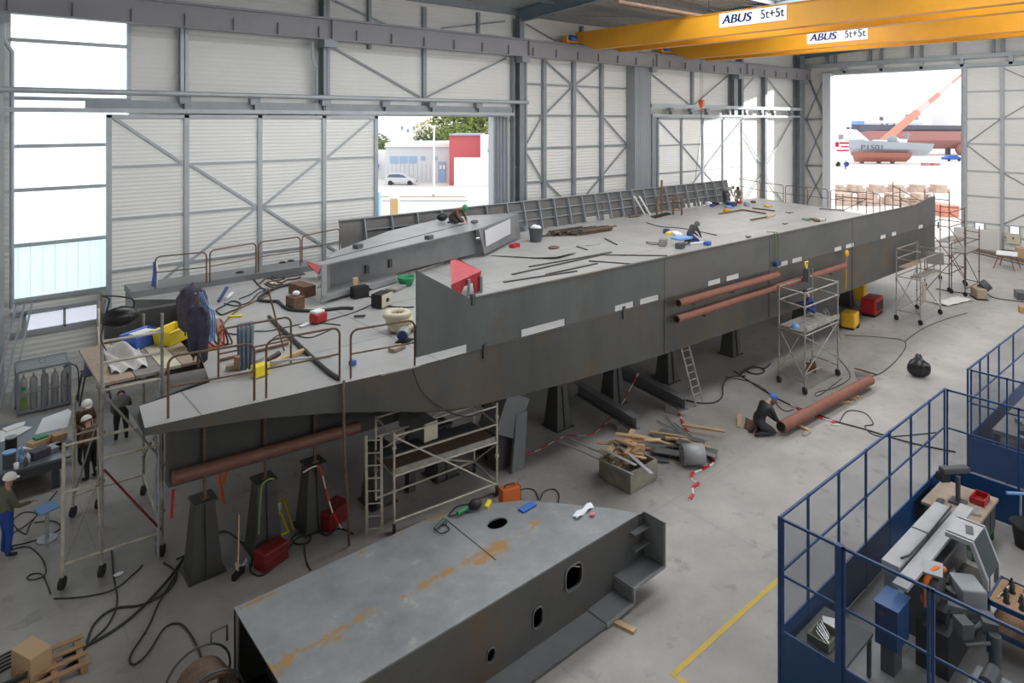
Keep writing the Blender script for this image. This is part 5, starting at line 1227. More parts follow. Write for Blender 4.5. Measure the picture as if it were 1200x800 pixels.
c = P(1128, 346) + V(0, -.75, 0); t = thing('wire_feeder', 'brown and black machine on the open floor beyond the far scaffold', 'machine', (c.x, c.y, 0))
MB().cbox((c.x, c.y, .3), (.9, .5, .5), .6).build('body', M['ply'], t, bevel=.04); MB().cyl((c.x + .3, c.y - .1, .55), (c.x + .45, c.y - .3, .75), .3, 16).build('drum', M['machine_dark'], t); MB().cbox((c.x, c.y, .03), (1.0, .55, .05), .6).build('skid', M['black'], t)
c = P(1120, 362); one(MB().grid(lambda u, v: P(1105, 358) + V(2.4 * u, -.25 + .8 * v - .5 * u, .03 + .05 * abs(math.sin(9 * u + 4 * v))), 14, 5), 'plastic_sheet', M['tarp'], 'crumpled translucent plastic sheet on the floor near the far scaffold wheels', 'sheet', solid=.006)
c = P(1180, 314); t = thing('trestle_table', 'white-topped table on red trestles near the end wall', 'table', (c.x, c.y, 0))
MB().cbox((c.x, c.y, .95), (1.6, 1.1, .05), .2).build('table_top', M['white'], t)
for sx in (-1, 1):
    for sy in (-1, 1): MB().tube([(c.x + sx * .75, c.y + sy * .55, .002), (c.x + sx * .5, c.y + sy * .3, .93)], .035, 6).build('leg', M['primer_red'], t)
for k in range(5):
    a_, b_ = P(1140, 292 + k), P(1225, 309 + 1.6 * k); one(MB().cyl(V(a_.x, a_.y, .08 + .05 * (k % 2)), V(b_.x - .3, b_.y, .08 + .05 * (k % 2)), .07, 10), 'steel_pipe', M[('rust', 'steel_mid', 'primer_dark', 'rust_rail', 'ply_grey')[k]], ('long rusty pipe', 'long grey pipe', 'long dark red pipe', 'long brown pipe', 'long pale timber pole')[k] + ' lying at the foot of the end wall door', 'pipe')
one(MB().cbox((59.0, 15.2, .705), (.6, 2.9, 1.4)), 'concrete_block', M['apron'], 'low pale block wall at the foot of the end door leaf', 'block')
b = MB().cbox((59.3, 13.05, .95), (.14, .8, .75)); t = one(b, 'electric_box', M['cream'], 'pale electric box on the end door leaf below the small pane', 'electric box'); MB().cbox((59.22, 13.05, .98), (.02, .1, .14)).build('box_latch', M['machine_dark'], t)
# right edge bits
for (px, py, s_, mm, lab) in ((1200, 302, (.8, .9, .7), 'card', 'brown carton at the picture edge near the end wall'), (1198, 350, (.9, .6, .4), 'machine_dark', 'dark machine cover at the picture edge on the open floor'), (1200, 366, (.5, .4, .3), 'wood', 'wooden block at the picture edge on the open floor')):
    c = P(px, py); one(MB().cbox((c.x, c.y, s_[2] / 2 + .002), s_, .4), 'floor_carton' if 'carton' in lab else 'floor_block', M[mm], lab, 'box', bevel=.02)
# bin bag
c = P(1076, 441); b = MB(); b.grid(lambda u, v: c + V(*((.33 + .06 * math.sin(5 * 6.283 * u + 3 * v) + .05 * math.sin(3 * 6.283 * u)) * math.sin(3.14 * (.02 + .96 * v)) * (1 - .25 * (v < .3)) * w_ for w_ in (math.cos(6.283 * u), math.sin(6.283 * u))), .36 - .36 * math.cos(3.14 * (1 - v)) + (.12 if v < .12 else 0)), 26, 12)
one(b, 'bin_bag', M['bin_bag'], 'full black rubbish bag lying alone on the open floor', 'bag')
# red pipe on bearers with the wood sticks
a_, b_ = V(19.25, 9.97, .27), V(25.15, 9.72, .27)
t = thing('primed_pipe', 'long red primed pipe lying on timber sticks on the floor before the welder', 'pipe', a_)
MB().cyl(a_, b_, .17, 20).build('pipe', M['primer_red'], t); MB().cyl(a_ + V(-.005, 0, 0), a_ + V(.003, 0, 0), .14, 20).build('bore', M['black'], t)
for (p0, p1, lab) in (((925, 496), (948, 506), 'timber stick under the near end of the red pipe'), ((975, 462), (1003, 469), 'timber stick crossing under the far part of the red pipe'), ((964, 470), (996, 473), 'timber stick lying along the far part of the red pipe'), ((990, 464), (1007, 467), 'shortest timber stick beside the red pipe')):
    one(MB().bar(P(*p0) + V(0, 0, .045), P(*p1) + V(0, 0, .045), .1, .08), 'timber_stick', M['wood_pale'], lab, 'timber')
one(MB().prism([P(872, 502) + V(0, 0, .01), P(886, 509) + V(0, 0, .01), P(886, 509) + V(.25, .1, .22), P(872, 502) + V(.25, .1, .22)], (0, 0, .03)), 'angle_iron', M['rust'], 'short rusty angle iron leaning beside the kneeling welder', 'steel offcut')
one(MB().bar(P(866, 501) + V(0, 0, .01), P(867, 490) + V(0, 0, .12), .12, .04), 'wood_offcut', M['wood_pale'], 'pale wood offcut left of the kneeling welder', 'wood')
one(MB().bar(P(948, 507) + V(0, 0, .03), P(941, 511) + V(0, 0, .03), .12, .05), 'metal_offcut', M['chrome'], 'small bright metal offcut at the end of the timber stick', 'steel offcut')
one(MB().bar(P(1002, 432) + V(0, 0, .02), P(1027, 439) + V(0, 0, .02), .1, .03), 'floor_strip', M['rust'], 'rusty flat strip lying on the open floor behind the red pipe', 'steel strip')
one(MB().cbox(P(1012, 441) + V(0, 0, .012), (.8, .5, .016), .5), 'floor_plate', M['steel_mid'], 'flat grey plate on the floor next to the rusty strip', 'steel plate')
# crate of broken pallets
t = thing('scrap_crate', 'weathered wooden crate full of broken pallets on the floor', 'crate', (13.85, 11.4, 0)); mat('crate_old', (.3, .28, .22), .8, 0, (.2, .19, .16), 4)
for x0_, x1_, y0_, y1_ in ((13.3, 14.4, 10.88, 10.93), (13.3, 14.4, 11.9, 11.95), (13.3, 13.35, 10.93, 11.9), (14.35, 14.4, 10.93, 11.9)): MB().box(x0_, x1_, y0_, y1_, .06, .55).build('side_board', M['crate_old'], t)
MB().box(13.32, 14.38, 10.9, 11.93, .005, .06).build('crate_bottom', M['crate_old'], t)
rnd.seed(5)
for i in range(26):
    z = .5 + .022 * i; x, y = 13.85 + rnd.uniform(-.35, .3), 11.42 + rnd.uniform(-.35, .35); a = R(rnd.choice((20, 25, 30, 115, 120))) + rnd.uniform(-.2, .2)
    one(MB().cbox((x, y, z + .04), (rnd.uniform(.55, 1.05), rnd.choice((.09, .1, .14)), .022 + .03 * (i % 4 == 0)), a, rnd.uniform(-.1, .1), rnd.uniform(-.12, .12)), 'pallet_board', M['wood_pale' if i % 3 else 'wood'], 'broken pallet board heaped in the weathered crate', 'board', 'broken pallet boards in the crate')
for k, (p0, p1) in enumerate((((718, 515), (764, 555)), ((705, 525), (745, 545)), ((640, 510), (742, 556)), ((655, 508), (725, 540)))):
    one(MB().bar(P(*p0, .95 if k < 2 else .3), P(*p1, 1.0 if k < 2 else .9), .1 if k < 2 else .05, .02), 'steel_strip', M['steel_pale'], ('wide grey strip across the crate of pallets', 'second grey strip across the crate, behind the wide one', 'long thin strip reaching from the hull shadow to the crate', 'shorter thin strip resting on the crate edge')[k], 'steel strip')
for i in range(16):
    c = P(758 + 4.3 * i + rnd.uniform(-4, 4), 524 + rnd.uniform(-15, 16), 0); z = .02 + .011 * i; a = R(-62) + rnd.uniform(-.35, .35)
    w_ = i % 3 == 0
    one(MB().cbox((c.x, c.y, z + .03), (rnd.uniform(.8, 1.5), .1 if w_ else rnd.uniform(.15, .34), .06 if w_ else .015), a, rnd.uniform(-.1, .1), rnd.uniform(-.08, .08)), 'scrap_timber' if w_ else 'scrap_plate', M['wood_pale' if w_ else ('steel_mid', 'steel_side')[i % 2]], 'timber in the scrap heap next to the pallet crate' if w_ else 'grey steel offcut in the scrap heap next to the pallet crate', 'timber' if w_ else 'steel offcut', 'timbers in the scrap heap' if w_ else 'steel offcuts in the scrap heap')
c = P(822, 532, .3); b = MB(); d = V(.75, -.6, 0).normalized(); n_ = V(-d.y, d.x, 0)
ring_ = lambda o, r_: [c + d * o + n_ * (r_ * math.cos(a)) + V(0, 0, r_ * math.sin(a)) for a in [R(15 * i) for i in range(25)]]
b.grid(lambda u, v: c + d * (-.55 + .6 * v) + n_ * (.27 * math.cos(6.2832 * u)) + V(0, 0, .27 * math.sin(6.2832 * u)), 24, 2)
one(b, 'pipe_offcut', M['steel_pale'], 'short wide pipe offcut lying at the end of the scrap heap', 'pipe', solid=.02)
for k, (p0, p1) in enumerate((((770, 492), (797, 507)), ((780, 486), (806, 520)), ((790, 495), (812, 512)))): one(MB().bar(P(*p0, .05), P(*p1, .1), .04, .02), 'steel_bar', M['steel_mid'], ('dark flat bar reaching out behind the scrap heap', 'longest thin bar on the scrap heap', 'short thin bar at the top of the scrap heap')[k], 'steel bar')

# ---- things on the near ship section
zt = 1.352
c = P(515, 618, zt); t = thing('angle_grinder', 'green and black angle grinder on the near section, at the weld seam', 'grinder', c)
MB().tube([c + V(-.15, -.05, .06), c + V(.12, .05, .06)], .035, 8).build('body', M['machine_dark'], t); MB().cyl(c + V(.14, .06, .01), c + V(.14, .06, .04), .08, 14).build('disc', M['machine_dark'], t); MB().cyl(c + V(.12, .05, .06), c + V(.16, .07, .1), .03, 8).build('gear_head', M['green'], t); MB().tube(smooth([c + V(-.15, -.05, .06), c + V(-.1, -.2, .02), c + V(.1, -.2, .02), c + V(.12, -.05, .02)]), .012, 6).build('cord', M['cable'], t)
c = P(545, 602, zt); t = thing('angle_grinder', 'white-green angle grinder with its cable on the near section, by the manhole', 'grinder', c)
MB().tube([c + V(-.18, .02, .07), c + V(.1, .05, .07)], .045, 8).build('body', M['green'], t); MB().cyl(c + V(.13, .05, .01), c + V(.13, .05, .05), .1, 14).build('disc', M['machine_dark'], t); MB().tube(smooth([c + V(-.18, .02, .05), c + V(-.3, .15, .02), c + V(.0, .3, .02), c + V(.25, .2, .02)]), .014, 6).build('cord', M['cable'], t)
c = P(557, 596, zt); one(MB().ball(c + V(0, 0, .1), (.16, .12, .1), 10, 6), 'work_gloves', M['black'], 'black work gloves bundled on the near section', 'gloves')
c = P(572, 592, zt); one(MB().cbox(c + V(0, 0, .03), (.25, .08, .05), .6), 'marker_stick', M['yellow_crate'], 'small yellow-white tool on the edge of the near section', 'tool')
c = P(618, 595, zt); one(MB().cbox(c + V(0, 0, .02), (.4, .17, .035), R(5)), 'blue_case', M['blue'], 'flat bright blue case on the near section', 'case', bevel=.006)
c = P(685, 601, zt); one(MB().grid(lambda u, v: c + V(-.3 + .6 * u, .08 * u - .07 + .14 * v, .03 + .03 * math.sin(11 * u + 5 * v)), 12, 4), 'rag', M['paper'], 'crumpled white rag on the near section by its stepped end', 'rag', solid=.02)
one(MB().ball(P(694, 604, zt) + V(0, 0, .03), (.08, .05, .03), 8, 5), 'pink_cloth', mat('pink', (.7, .25, .3), .7), 'small pink cloth beside the white rag on the near section', 'cloth')

# ---- bottom edge of the picture: reel, pallet, box
c = P(240, 850); t = thing('cable_reel', 'brown hose wound on a reel with a handle on the floor', 'reel', (c.x, c.y, 0))
for k in range(7): MB().tube([c + V(.42 * math.cos(a) * (1 - .03 * k), -.25 + .085 * k, .5 + .42 * math.sin(a) * (1 - .03 * k)) for a in [R(15 * i) for i in range(24)]], .05, 6, True).build('hose_turn', M['rust_rail'], t)
for s_ in (-.32, .36): MB().tube([c + V(.5 * math.cos(a), s_, .52 + .5 * math.sin(a)) for a in [R(15 * i) for i in range(24)]], .02, 6, True).build('reel_ring', M['machine_dark'], t)
MB().tube([c + V(.2, .36, 1.0), c + V(.2, .36, 1.15), c + V(.45, .36, 1.15), c + V(.45, .36, .9)], .018, 6).build('handle', M['machine_dark'], t)
b = MB(); 
for k in (-.3, .3): b.bar(c + V(-.4, k, .012), c + V(.4, k, .012), .06, .02)
b.build('stand', M['machine_dark'], t)
c = P(62, 786); t = thing('pallet', 'small wooden pallet with slats at the picture bottom', 'pallet', (c.x, c.y, 0))
for i in range(4): MB().bar(c + V(-.5, -.35 + .25 * i, .13), c + V(.5, -.35 + .25 * i, .13), .1, .025).build('deck_board', M['wood'], t)
for x in (-.4, 0, .4): MB().bar(c + V(x, -.42, .06), c + V(x, .48, .06), .1, .1).build('bearer', M['wood'], t)
c = P(37, 790); one(MB().cbox(c + V(0, 0, .24), (.35, .55, .45), R(25)), 'cardboard_box', M['card'], 'tall brown cardboard box in front of the small pallet', 'box', bevel=.01)
b = MB().cbox(c + V(.03, -.29, .3), (.22, .006, .07), R(25)); 
c = P(14, 796); t = thing('cable_coil', 'loose coil of black cable beside the brown cardboard box', 'cable', c)
for k in range(5): MB().tube([c + V((.33 + .03 * k) * math.cos(a), (.3 + .02 * k) * math.sin(a), .04 + .05 * k) for a in [R(18 * i) for i in range(20)]], .022, 6, True).build('turn', M['cable'], t)
# broom and other bits under the stern
c = P(279, 676); t = thing('broom', 'broom with a pale handle and black head by the first stool', 'broom', c)
MB().tube([c + V(0, 0, .12), c + V(.1, .25, 1.15)], .016, 6).build('handle', M['wood_pale'], t); MB().cbox(c + V(0, 0, .07), (.3, .09, .12), .6).build('bristles', M['black'], t)
c = P(281, 664); one(MB().grid(lambda u, v: c + V(-.1 + .25 * u, .05 - .2 * v, .05 + .06 * math.sin(7 * u + 4 * v)), 8, 5), 'rag', M['paper'], 'white rag lying on the floor by the broom', 'rag', solid=.02)
c = P(330, 630); t = thing('yellow_trestle', 'small yellow folding stand leaning behind the red toolbox', 'stand', c)
for p0, p1 in (((325, 605), (338, 625)), ((338, 625), (322, 632)), ((318, 612), (333, 600)), ((333, 600), (344, 622))): MB().tube([P(*p0, 0) + V(0, 0, .35 if p0[1] < 615 else .04), P(*p1, 0) + V(0, 0, .04 if p1[1] > 615 else .35)], .025, 6).build('bar', M['yellow_crate'], t)
MB().cbox(P(326, 612) + V(0, 0, .3), (.16, .05, .28), .3).build('white_plate', M['white'], t)
c = P(262, 590); one(MB().tube(smooth([c + V(0, 0, .5), c + V(.1, .1, .9), c + V(.0, .1, 1.2), c + V(-.1, 0, .7), c + V(0, 0, .02)]), .04, 6), 'orange_hose', M['orange'], 'orange hose bundle hanging behind the first stool', 'hose')
c = P(53, 600); t = thing('small_stand', 'small stand with a light blue top plate on the floor near the table', 'stand', P(55, 632))
q = P(55, 632); MB().cbox(q + V(0, 0, .72), (.42, .3, .03), .4, .25).build('top_plate', M['blue_pale'], t); MB().cyl(q + V(0, 0, .03), q + V(0, 0, .7), .04, 10).build('column', M['galv'], t); MB().cyl(q + V(0, 0, .003), q + V(0, 0, .03), .2, 18).build('foot', M['galv'], t)
c = P(139, 674); one(MB().ball(c + V(0, 0, .03), (.11, .06, .03), 8, 5), 'white_rag', M['paper'], 'small white rag on the floor between the tower wheels', 'rag')

# ---- worktable with drawings, bottles and boxes; gas rack
xa, xb, ya, yb = -.6, 2.55, 20.55, 23.9
t = thing('layout_table', 'wide dark steel layout table covered with drawings and boxes', 'table', (1.2, 22.2, 0))
MB().box(xa, xb, ya, yb, .78, .84).build('table_top', mat('table_grey', (.17, .185, .2), .4, .3, (.13, .145, .16), 1.5), t); MB().box(xa + .1, xb - .1, ya + .05, yb - .1, .55, .78).build('apron', M['machine_dark'], t)
for x in (xa + .3, xb - .3):
    for y in (ya + .3, yb - .3): MB().box(x - .08, x + .08, y - .08, y + .08, .002, .55).build('leg', M['machine_dark'], t)
zt = .842
one(MB().prism([P(41, 509, zt), P(50, 490, zt), P(80, 479, zt), P(84, 482, zt), P(79, 500, zt)], (0, 0, .004)), 'drawing', M['paper'], 'large bluish white drawing spread on the layout table', 'drawing')
for k, (pts, lab) in enumerate((([(0, 519), (22, 510), (38, 501), (30, 500), (0, 505)], 'white paper sheet nearest the picture edge on the layout table'), ([(2, 503), (18, 497), (30, 494), (28, 499), (8, 506)], 'crumpled white and pink paper behind the nearest sheet'))):
    one(MB().prism([P(x, y, zt + .006 + .03 * k) for x, y in pts], (0, 0, .02)), 'paper_sheet', M['white'], lab, 'paper')
for (px, py, s_, mm, lab, rz_) in ((47, 521, (.55, .3, .16), 'card', 'open brown carton on the layout table', .5), (69, 517, (.3, .3, .22), 'wood', 'small brown box beside the person in brown', .2), (46, 535, (.4, .3, .2), 'violet_cloth', 'purple-grey carton at the front of the layout table', .4), (61, 527, (.45, .35, .1), 'machine_grey', 'flat grey case on the layout table', .3), (48, 520, (.3, .22, .05), 'green', 'green packet on the open carton', .3), (75, 523, (.35, .25, .1), 'machine_dark', 'dark tray at the corner of the layout table', .4), (32, 527, (.45, .1, .05), 'white', 'white roll of paper on the layout table', -.8)):
    c = P(px, py, zt); z = .162 if mm == 'green' else 0; one(MB().cbox(c + V(0, 0, s_[2] / 2 + .002 + z), s_, rz_), 'table_box' if 'roll' not in lab else 'paper_roll', M[mm], lab, 'box' if 'roll' not in lab else 'paper roll')
for (px, py, r_, h, mm, mt, lab) in ((11, 547, .14, .36, 'machine_dark', 'blue_pale', 'dark round tin with a light lid, nearest the table edge'), (13, 526, .13, .3, 'black', 'machine_grey', 'black round tin standing behind the lidded one')):
    c = P(px, py, zt); t = thing('paint_tin', lab, 'tin', c); MB().cyl(c + V(0, 0, .002), c + V(0, 0, h), r_, 16).build('tin', M[mm], t); MB().cyl(c + V(0, 0, h), c + V(0, 0, h + .03), r_ * 1.03, 16).build('lid', M[mt], t)
for (px, py, mm, lab) in ((19, 549, 'white', 'white cup at the front edge of the layout table'), (24, 543, 'blue_pale', 'clear blue bottle on the layout table beside the cups'), (33, 541, 'paper', 'white beaker next to the blue bottle'), (25, 533, 'blue_pale', 'pale blue bottle behind the white beaker'), (30, 546, 'machine_dark', 'dark bottle between the cups at the table edge')):
    c = P(px, py, zt); b = MB().lathe([(.05, .002), (.055, .12), (.045, .17), (.02, .2), (.02, .23), (0, .235)] if 'bottle' in lab else [(.05, .002), (.06, .14), (.0, .142)], c, 12); one(b, 'bottle' if 'bottle' in lab else 'cup', M[mm], lab, 'bottle' if 'bottle' in lab else 'cup')
t = thing('gas_cylinder_rack', 'grey steel rack holding gas cylinders by the glazed wall', 'rack', (2.55, 26.9, 0))
ra, rb, rc, rd = 1.86, 3.27, 26.6, 27.35; hz_ = 1.43
for x in (ra, rb):
    for y in (rc, rd): MB().box(x - .035, x + .035, y - .035, y + .035, .005, hz_ + (.12 if y == rd else 0)).build('rack_post', M['galv_dark'], t)
b = MB()
for y, z in ((rc, hz_), (rd, hz_ + .12), (rc, .1)): b.box(ra, rb, y - .035, y + .035, z - .05, z + .02)
b.box(ra, rb, rc - .06, rc - .035, .68, .72)
for x in (ra, rb): b.prism([(x - .03, rc, hz_), (x - .03, rd, hz_ + .12), (x - .03, rd, hz_ + .06), (x - .03, rc, hz_ - .06)], (.06, 0, 0))
b.build('rack_frame', M['galv_dark'], t)
b = MB()
for i in range(7): y = rc + .1 + .09 * i; b.box(ra, rb, y - .02, y + .02, hz_ + .01 + .016 * i, hz_ + .03 + .016 * i)
b.build('roof_slat', M['galv'], t); MB().box(ra, rb, rc, rd, .03, .06).build('rack_floor', M['galv_dark'], t)
MB().box(2.5, 2.58, rc - .07, rc - .02, .05, hz_ + .02).build('centre_post', M['galv_dark'], t); MB().tube([V(2.56 + .1 * math.cos(a), 26.95, hz_ + .15 + .1 * math.sin(a)) for a in [R(30 * i) for i in range(12)]], .015, 6, True).build('lifting_eye', M['galv'], t)
labs = ['grey gas cylinder with green stickers, at the outer end of the rack', 'second grey gas cylinder from the stickered one in the rack', 'middle grey gas cylinder in the rack', 'fourth grey gas cylinder from the stickered one', 'last grey gas cylinder at the hose end of the rack']
for i in range(5):
    x = 2.02 + .27 * i + (.04 if i > 1 else 0); y = rc + .16 + (.1 if i == 2 else 0)
    q = thing('gas_cylinder', labs[i], 'gas cylinder', (x, y, .062))
    MB().lathe([(.1, .064), (.11, .1), (.11, 1.0), (.09, 1.1), (.04, 1.15), (.03, 1.2), (0, 1.2)], (x, y, 0), 16).build('cylinder', M['bottle_grey'], q)
    MB().cyl((x, y, 1.2), (x, y, 1.27), .022, 8).build('valve', M['chrome'], q)
    if i == 0: MB().box(x - .06, x + .06, y - .118, y - .108, .2, .55).build('yellow_green_sticker', M['green_bottle'], q); MB().box(x - .05, x + .05, y - .116, y - .106, .78, .9).build('green_sticker', M['green'], q)
one(MB().tube(smooth([V(3.1, 26.8, 1.25), V(3.35, 26.7, 1.3), V(3.5, 26.6, 1.1), V(3.52, 26.6, .3), V(3.5, 26.6, .03)]), .02, 6), 'gas_hose', M['cable'], 'black hose hanging from the end of the gas rack', 'hose')
c = V(3.8, 26.5, 0); t = thing('folding_trestle', 'dark trestle by the wall carrying a purple box', 'trestle', c)
MB().box(3.6, 4.3, 26.2, 26.9, .93, .98).build('trestle_top', M['machine_dark'], t)
for x, y in ((3.65, 26.25), (4.25, 26.25), (3.65, 26.85), (4.25, 26.85)): MB().tube([(x + (-.15 if x < 4 else .15), y, .003), (x, y, .93)], .03, 6).build('leg', M['machine_dark'], t)
one(MB().cbox((3.95, 26.55, 1.18), (.5, .5, .4)), 'purple_box', M['purple'], 'purple box standing on the dark trestle by the wall', 'box', bevel=.01)
for k in range(3): one(MB().bar((2.0 + .22 * k, 28.95, 3.1), (1.2 + .25 * k, 27.6, .02), .05, .05), 'leaning_profile', M['galv'], ('leftmost', 'middle', 'rightmost')[k] + ' of the three pale profiles leaning by the glazed wall', 'profile')
one(MB().box(.5, 1.15, 28.1, 28.44, .003, .35), 'stacked_board', M['wood'], 'brown board lying at the foot of the glazed wall', 'board')
# =====================================================================  THINGS ON THE DECK
DZ = ZD + .004
def D(px, py, z=0.0): return P(px, py, DZ) + V(0, 0, z)
def drape(name, label, top, w, h, dep, m, cat, seed=0, rz_=0.0, group=None, taper=.8):
    rr = random.Random(seed); f = [rr.uniform(0, 6.28) for _ in range(6)]
    cr, sr = math.cos(rz_), math.sin(rz_)
    def fn(u, v):
        a = 6.2832 * u; k = (.18 + .82 * min(1, v * 3) ** .7) * (1 - (1 - taper) * v)
        r_ = 1 + .22 * math.sin(3 * a + f[0] + 2 * v) + .24 * math.sin(7 * a + f[1]) * v + .1 * math.sin(11 * a + f[4])
        x, y = w / 2 * k * r_ * math.cos(a), dep / 2 * k * r_ * math.sin(a)
        zz_ = -h * v * (1 + .07 * math.sin(2 * a + f[2]) + .1 * math.sin(4 * a + f[3]))
        return Vector(top) + V(x * cr - y * sr, x * sr + y * cr, zz_)
    b = MB().grid(fn, 24, 9)
    for s_ in (-1, 1):
        ox, oy = s_ * w * .42 * cr, s_ * w * .42 * sr
        b.tube(smooth([Vector(top) + V(ox * .5, oy * .5, -.1), Vector(top) + V(ox, oy, -.2 * h), Vector(top) + V(ox * 1.12 + .02, oy * 1.12, -.45 * h), Vector(top) + V(ox * 1.05, oy * 1.05 - .03, -.66 * h)]), [.06 + .012 * math.sin(1.9 * i + seed) for i in range(19)], 8)
    n = 250; b.add([top + V(0, 0, .02)] + [b.v[i] for i in range(25)], [(0, i + 2, i + 1) for i in range(24)], True)
    return one(b, name, M[m], label, cat, group, solid=.008)
# stern platform
one(MB().grid(lambda u, v: V(2.78 + .72 * u + .12 * v, 16.5 + 1.9 * v, 4.07 + .26 * math.sin(3.14 * u) * math.sin(3.14 * v) * (.7 + .5 * math.sin(9 * u + 5 * v)) + .05 * math.sin(17 * u + 11 * v)), 22, 22), 'tarpaulin', M['tarp'], 'crumpled whitish tarpaulin on the stern scaffold platform', 'tarpaulin', solid=.01)
mat('slate_cloth', (.075, .072, .115), .85, 0, (.05, .048, .08), 7)
def bin_(label, c, sx, sy, sz, rz_, m):
    t = thing('plastic_crate', label, 'crate', c); cr, sr = math.cos(rz_), math.sin(rz_)
    W_ = lambda x, y, z: c + V(x * cr - y * sr, x * sr + y * cr, z)
    b = MB(); q = lambda k, z: [W_(sx / 2 * k * a, sy / 2 * k * d, z) for a, d in ((-1, -1), (1, -1), (1, 1), (-1, 1))]
    lo, hi = q(.86, .005), q(1, sz); b.add(lo + hi, [(0, 1, 2, 3)] + [(i, (i + 1) % 4, 4 + (i + 1) % 4, 4 + i) for i in range(4)])
    b.build('crate_body', M[m], t, solid=.02)
    r_ = q(1.05, sz); MB().tube([r_[0], r_[1], r_[2], r_[3]], .022, 4, True).build('rim', M[m], t)
    return t
bin_('blue plastic crate beside the yellow one on the stern platform', V(3.72, 18.25, 4.04), .75, .5, .3, R(30), 'blue_crate')
bin_('yellow plastic crate on the stern platform', V(4.35, 18.05, 4.04), .75, .5, .33, R(35), 'yellow_crate')
one(MB().cbox((3.72, 18.25, 4.32), (.5, .3, .08), R(30)), 'paper_bundle', M['paper'], 'white paper lying in the blue crate', 'paper')
one(MB().tube([V(4.3, 18.0, 4.1), V(4.75, 18.1, 4.75)], .02, 6), 'broomstick', M['wood'], 'wooden stick standing in the yellow crate', 'stick')
# bag hung on the tower
t = thing('holdall', 'black holdall hanging from the tall scaffold post at the stern', 'bag', (2.75, 16.1, 5.2))
b = MB(); c = PY(141, 371, 15.95); b.ball(c, (.36, .2, .22), 16, 10); b.build('bag', M['bin_bag'], t)
MB().tube(smooth([c + V(-.25, 0, .15), c + V(-.2, 0, .4), V(2.55, 16.0, c.z + .48), c + V(.2, 0, .35), c + V(.25, 0, .15)]), .018, 6).build('strap', M['black'], t)
MB().tube(smooth([c + V(-.3, 0, -.1), c + V(-.35, 0, -.4), c + V(-.25, 0, -.65)]), .012, 6).build('loose_strap', M['black'], t)
# pole with jackets at the edge of the deck
q = D(232, 430); one(MB().cyl(q, q + V(0, 0, 1.75), .028, 8), 'clothes_pole', M['rust_rail'], 'rusty pole at the deck edge with jackets hung on it', 'pole')
q2 = D(226, 408); one(MB().cyl(q2, q2 + V(0, 0, 1.6), .028, 8), 'clothes_pole', M['rust_rail'], 'second rusty pole behind, carrying the grey-brown jacket', 'pole')
drape('work_jacket', 'dark violet-blue work jacket hanging on the front pole at the deck edge', q + V(0, .0, 1.45), .42, 1.15, .26, 'slate_cloth', 'jacket', 3, R(-40))
drape('work_jacket', 'grey-brown hooded jacket hanging on the pole behind the violet one', q2 + V(0, 0, 1.55), .62, 1.15, .36, 'violet_cloth', 'jacket', 5, R(-40))
drape('coverall', 'black coverall hanging lowest on the jacket poles', q2 + V(.12, .05, .95), .5, .8, .3, 'black', 'coverall', 6, R(-40))
for k, (dx, mm, lab) in enumerate(((.0, 'blue', 'blue safety harness hung on the far stern guard rail'), (.07, 'white', 'white webbing hung beside the blue harness'))):
    s0_ = P(180, 341, DZ); one(MB().tube(smooth([s0_ + V(dx, -.03, .95), s0_ + V(dx + .02, -.08, .6), s0_ + V(dx - .02, -.12, .1), s0_ + V(dx + .02, -.12, -.5), s0_ + V(dx, -.12, -1.1 + .5 * k)]), [.03 + .05 * math.sin(3.1 * i / 24) for i in range(25)] if k == 0 else .03, 6), 'safety_harness' if k == 0 else 'webbing', M[mm], lab, 'harness' if k == 0 else 'webbing')
b = MB()
for k in range(4): b.tube(smooth([q + V(.0 + .05 * k, .25, 1.6), q + V(.15 + .06 * k, .35, 1.5 - .1 * k), q + V(.35 + .05 * k, .5, 1.0), q + V(.4 + .04 * k, .55, .35)]), .018, 6)
one(b, 'hose_bundle', M['blue_pale'], 'bundle of light blue hoses hooked over the jacket pole', 'hose')
t = thing('hose_basket', 'pale basket of red and orange hoses beside the jackets', 'basket', D(244, 404))
c = D(245, 404); MB().cbox(c + V(0, 0, .55), (.4, .35, .25)).build('basket', M['cream'], t)
for k, mm in enumerate(('orange', 'red', 'cable', 'rust')): MB().tube(smooth([c + V(-.2 + .1 * k, -.15, .65), c + V(-.25 + .12 * k, -.3, .3), c + V(-.1 + .12 * k, -.25, .04), c + V(.15 + .1 * k, -.3, .04), c + V(.25, -.2, .5)]), .025, 6).build('hose', M[mm], t)
mat('denim_pale', (.13, .17, .22), .85, 0, (.2, .24, .3), 9)
hp0, hp1 = cat2(P(256, 444, ZD), ZD + .006), cat2(P(341, 425, ZD), ZD + .006); hd_ = (hp1 - hp0).normalized(); hn_ = V(-hd_.y, hd_.x, 0); hc_ = hp0.lerp(hp1, .36) + V(0, 0, 1.05)
def cloth(u, v):
    k = abs(v - .5) * 2; sd_ = -1 if v < .5 else 1; pl = math.sin(6.2832 * 3.5 * u + 1.3 * sd_)
    gap = .03 * math.sin(3.1416 * u) if k < .3 else 0
    return hc_ + hd_ * ((u - .5) * (.34 - .05 * k)) + hn_ * (sd_ * (.035 + .05 * k ** .5) + .035 * pl * min(1, 2 * k)) + V(0, 0, .035 - (.98 if sd_ < 0 else .7) * k * (1 + .04 * pl))
one(MB().grid(cloth, 28, 24), 'coverall', M['denim_pale'], 'blue-grey coverall slung over the inboard guard rail hoop', 'coverall', solid=.012)
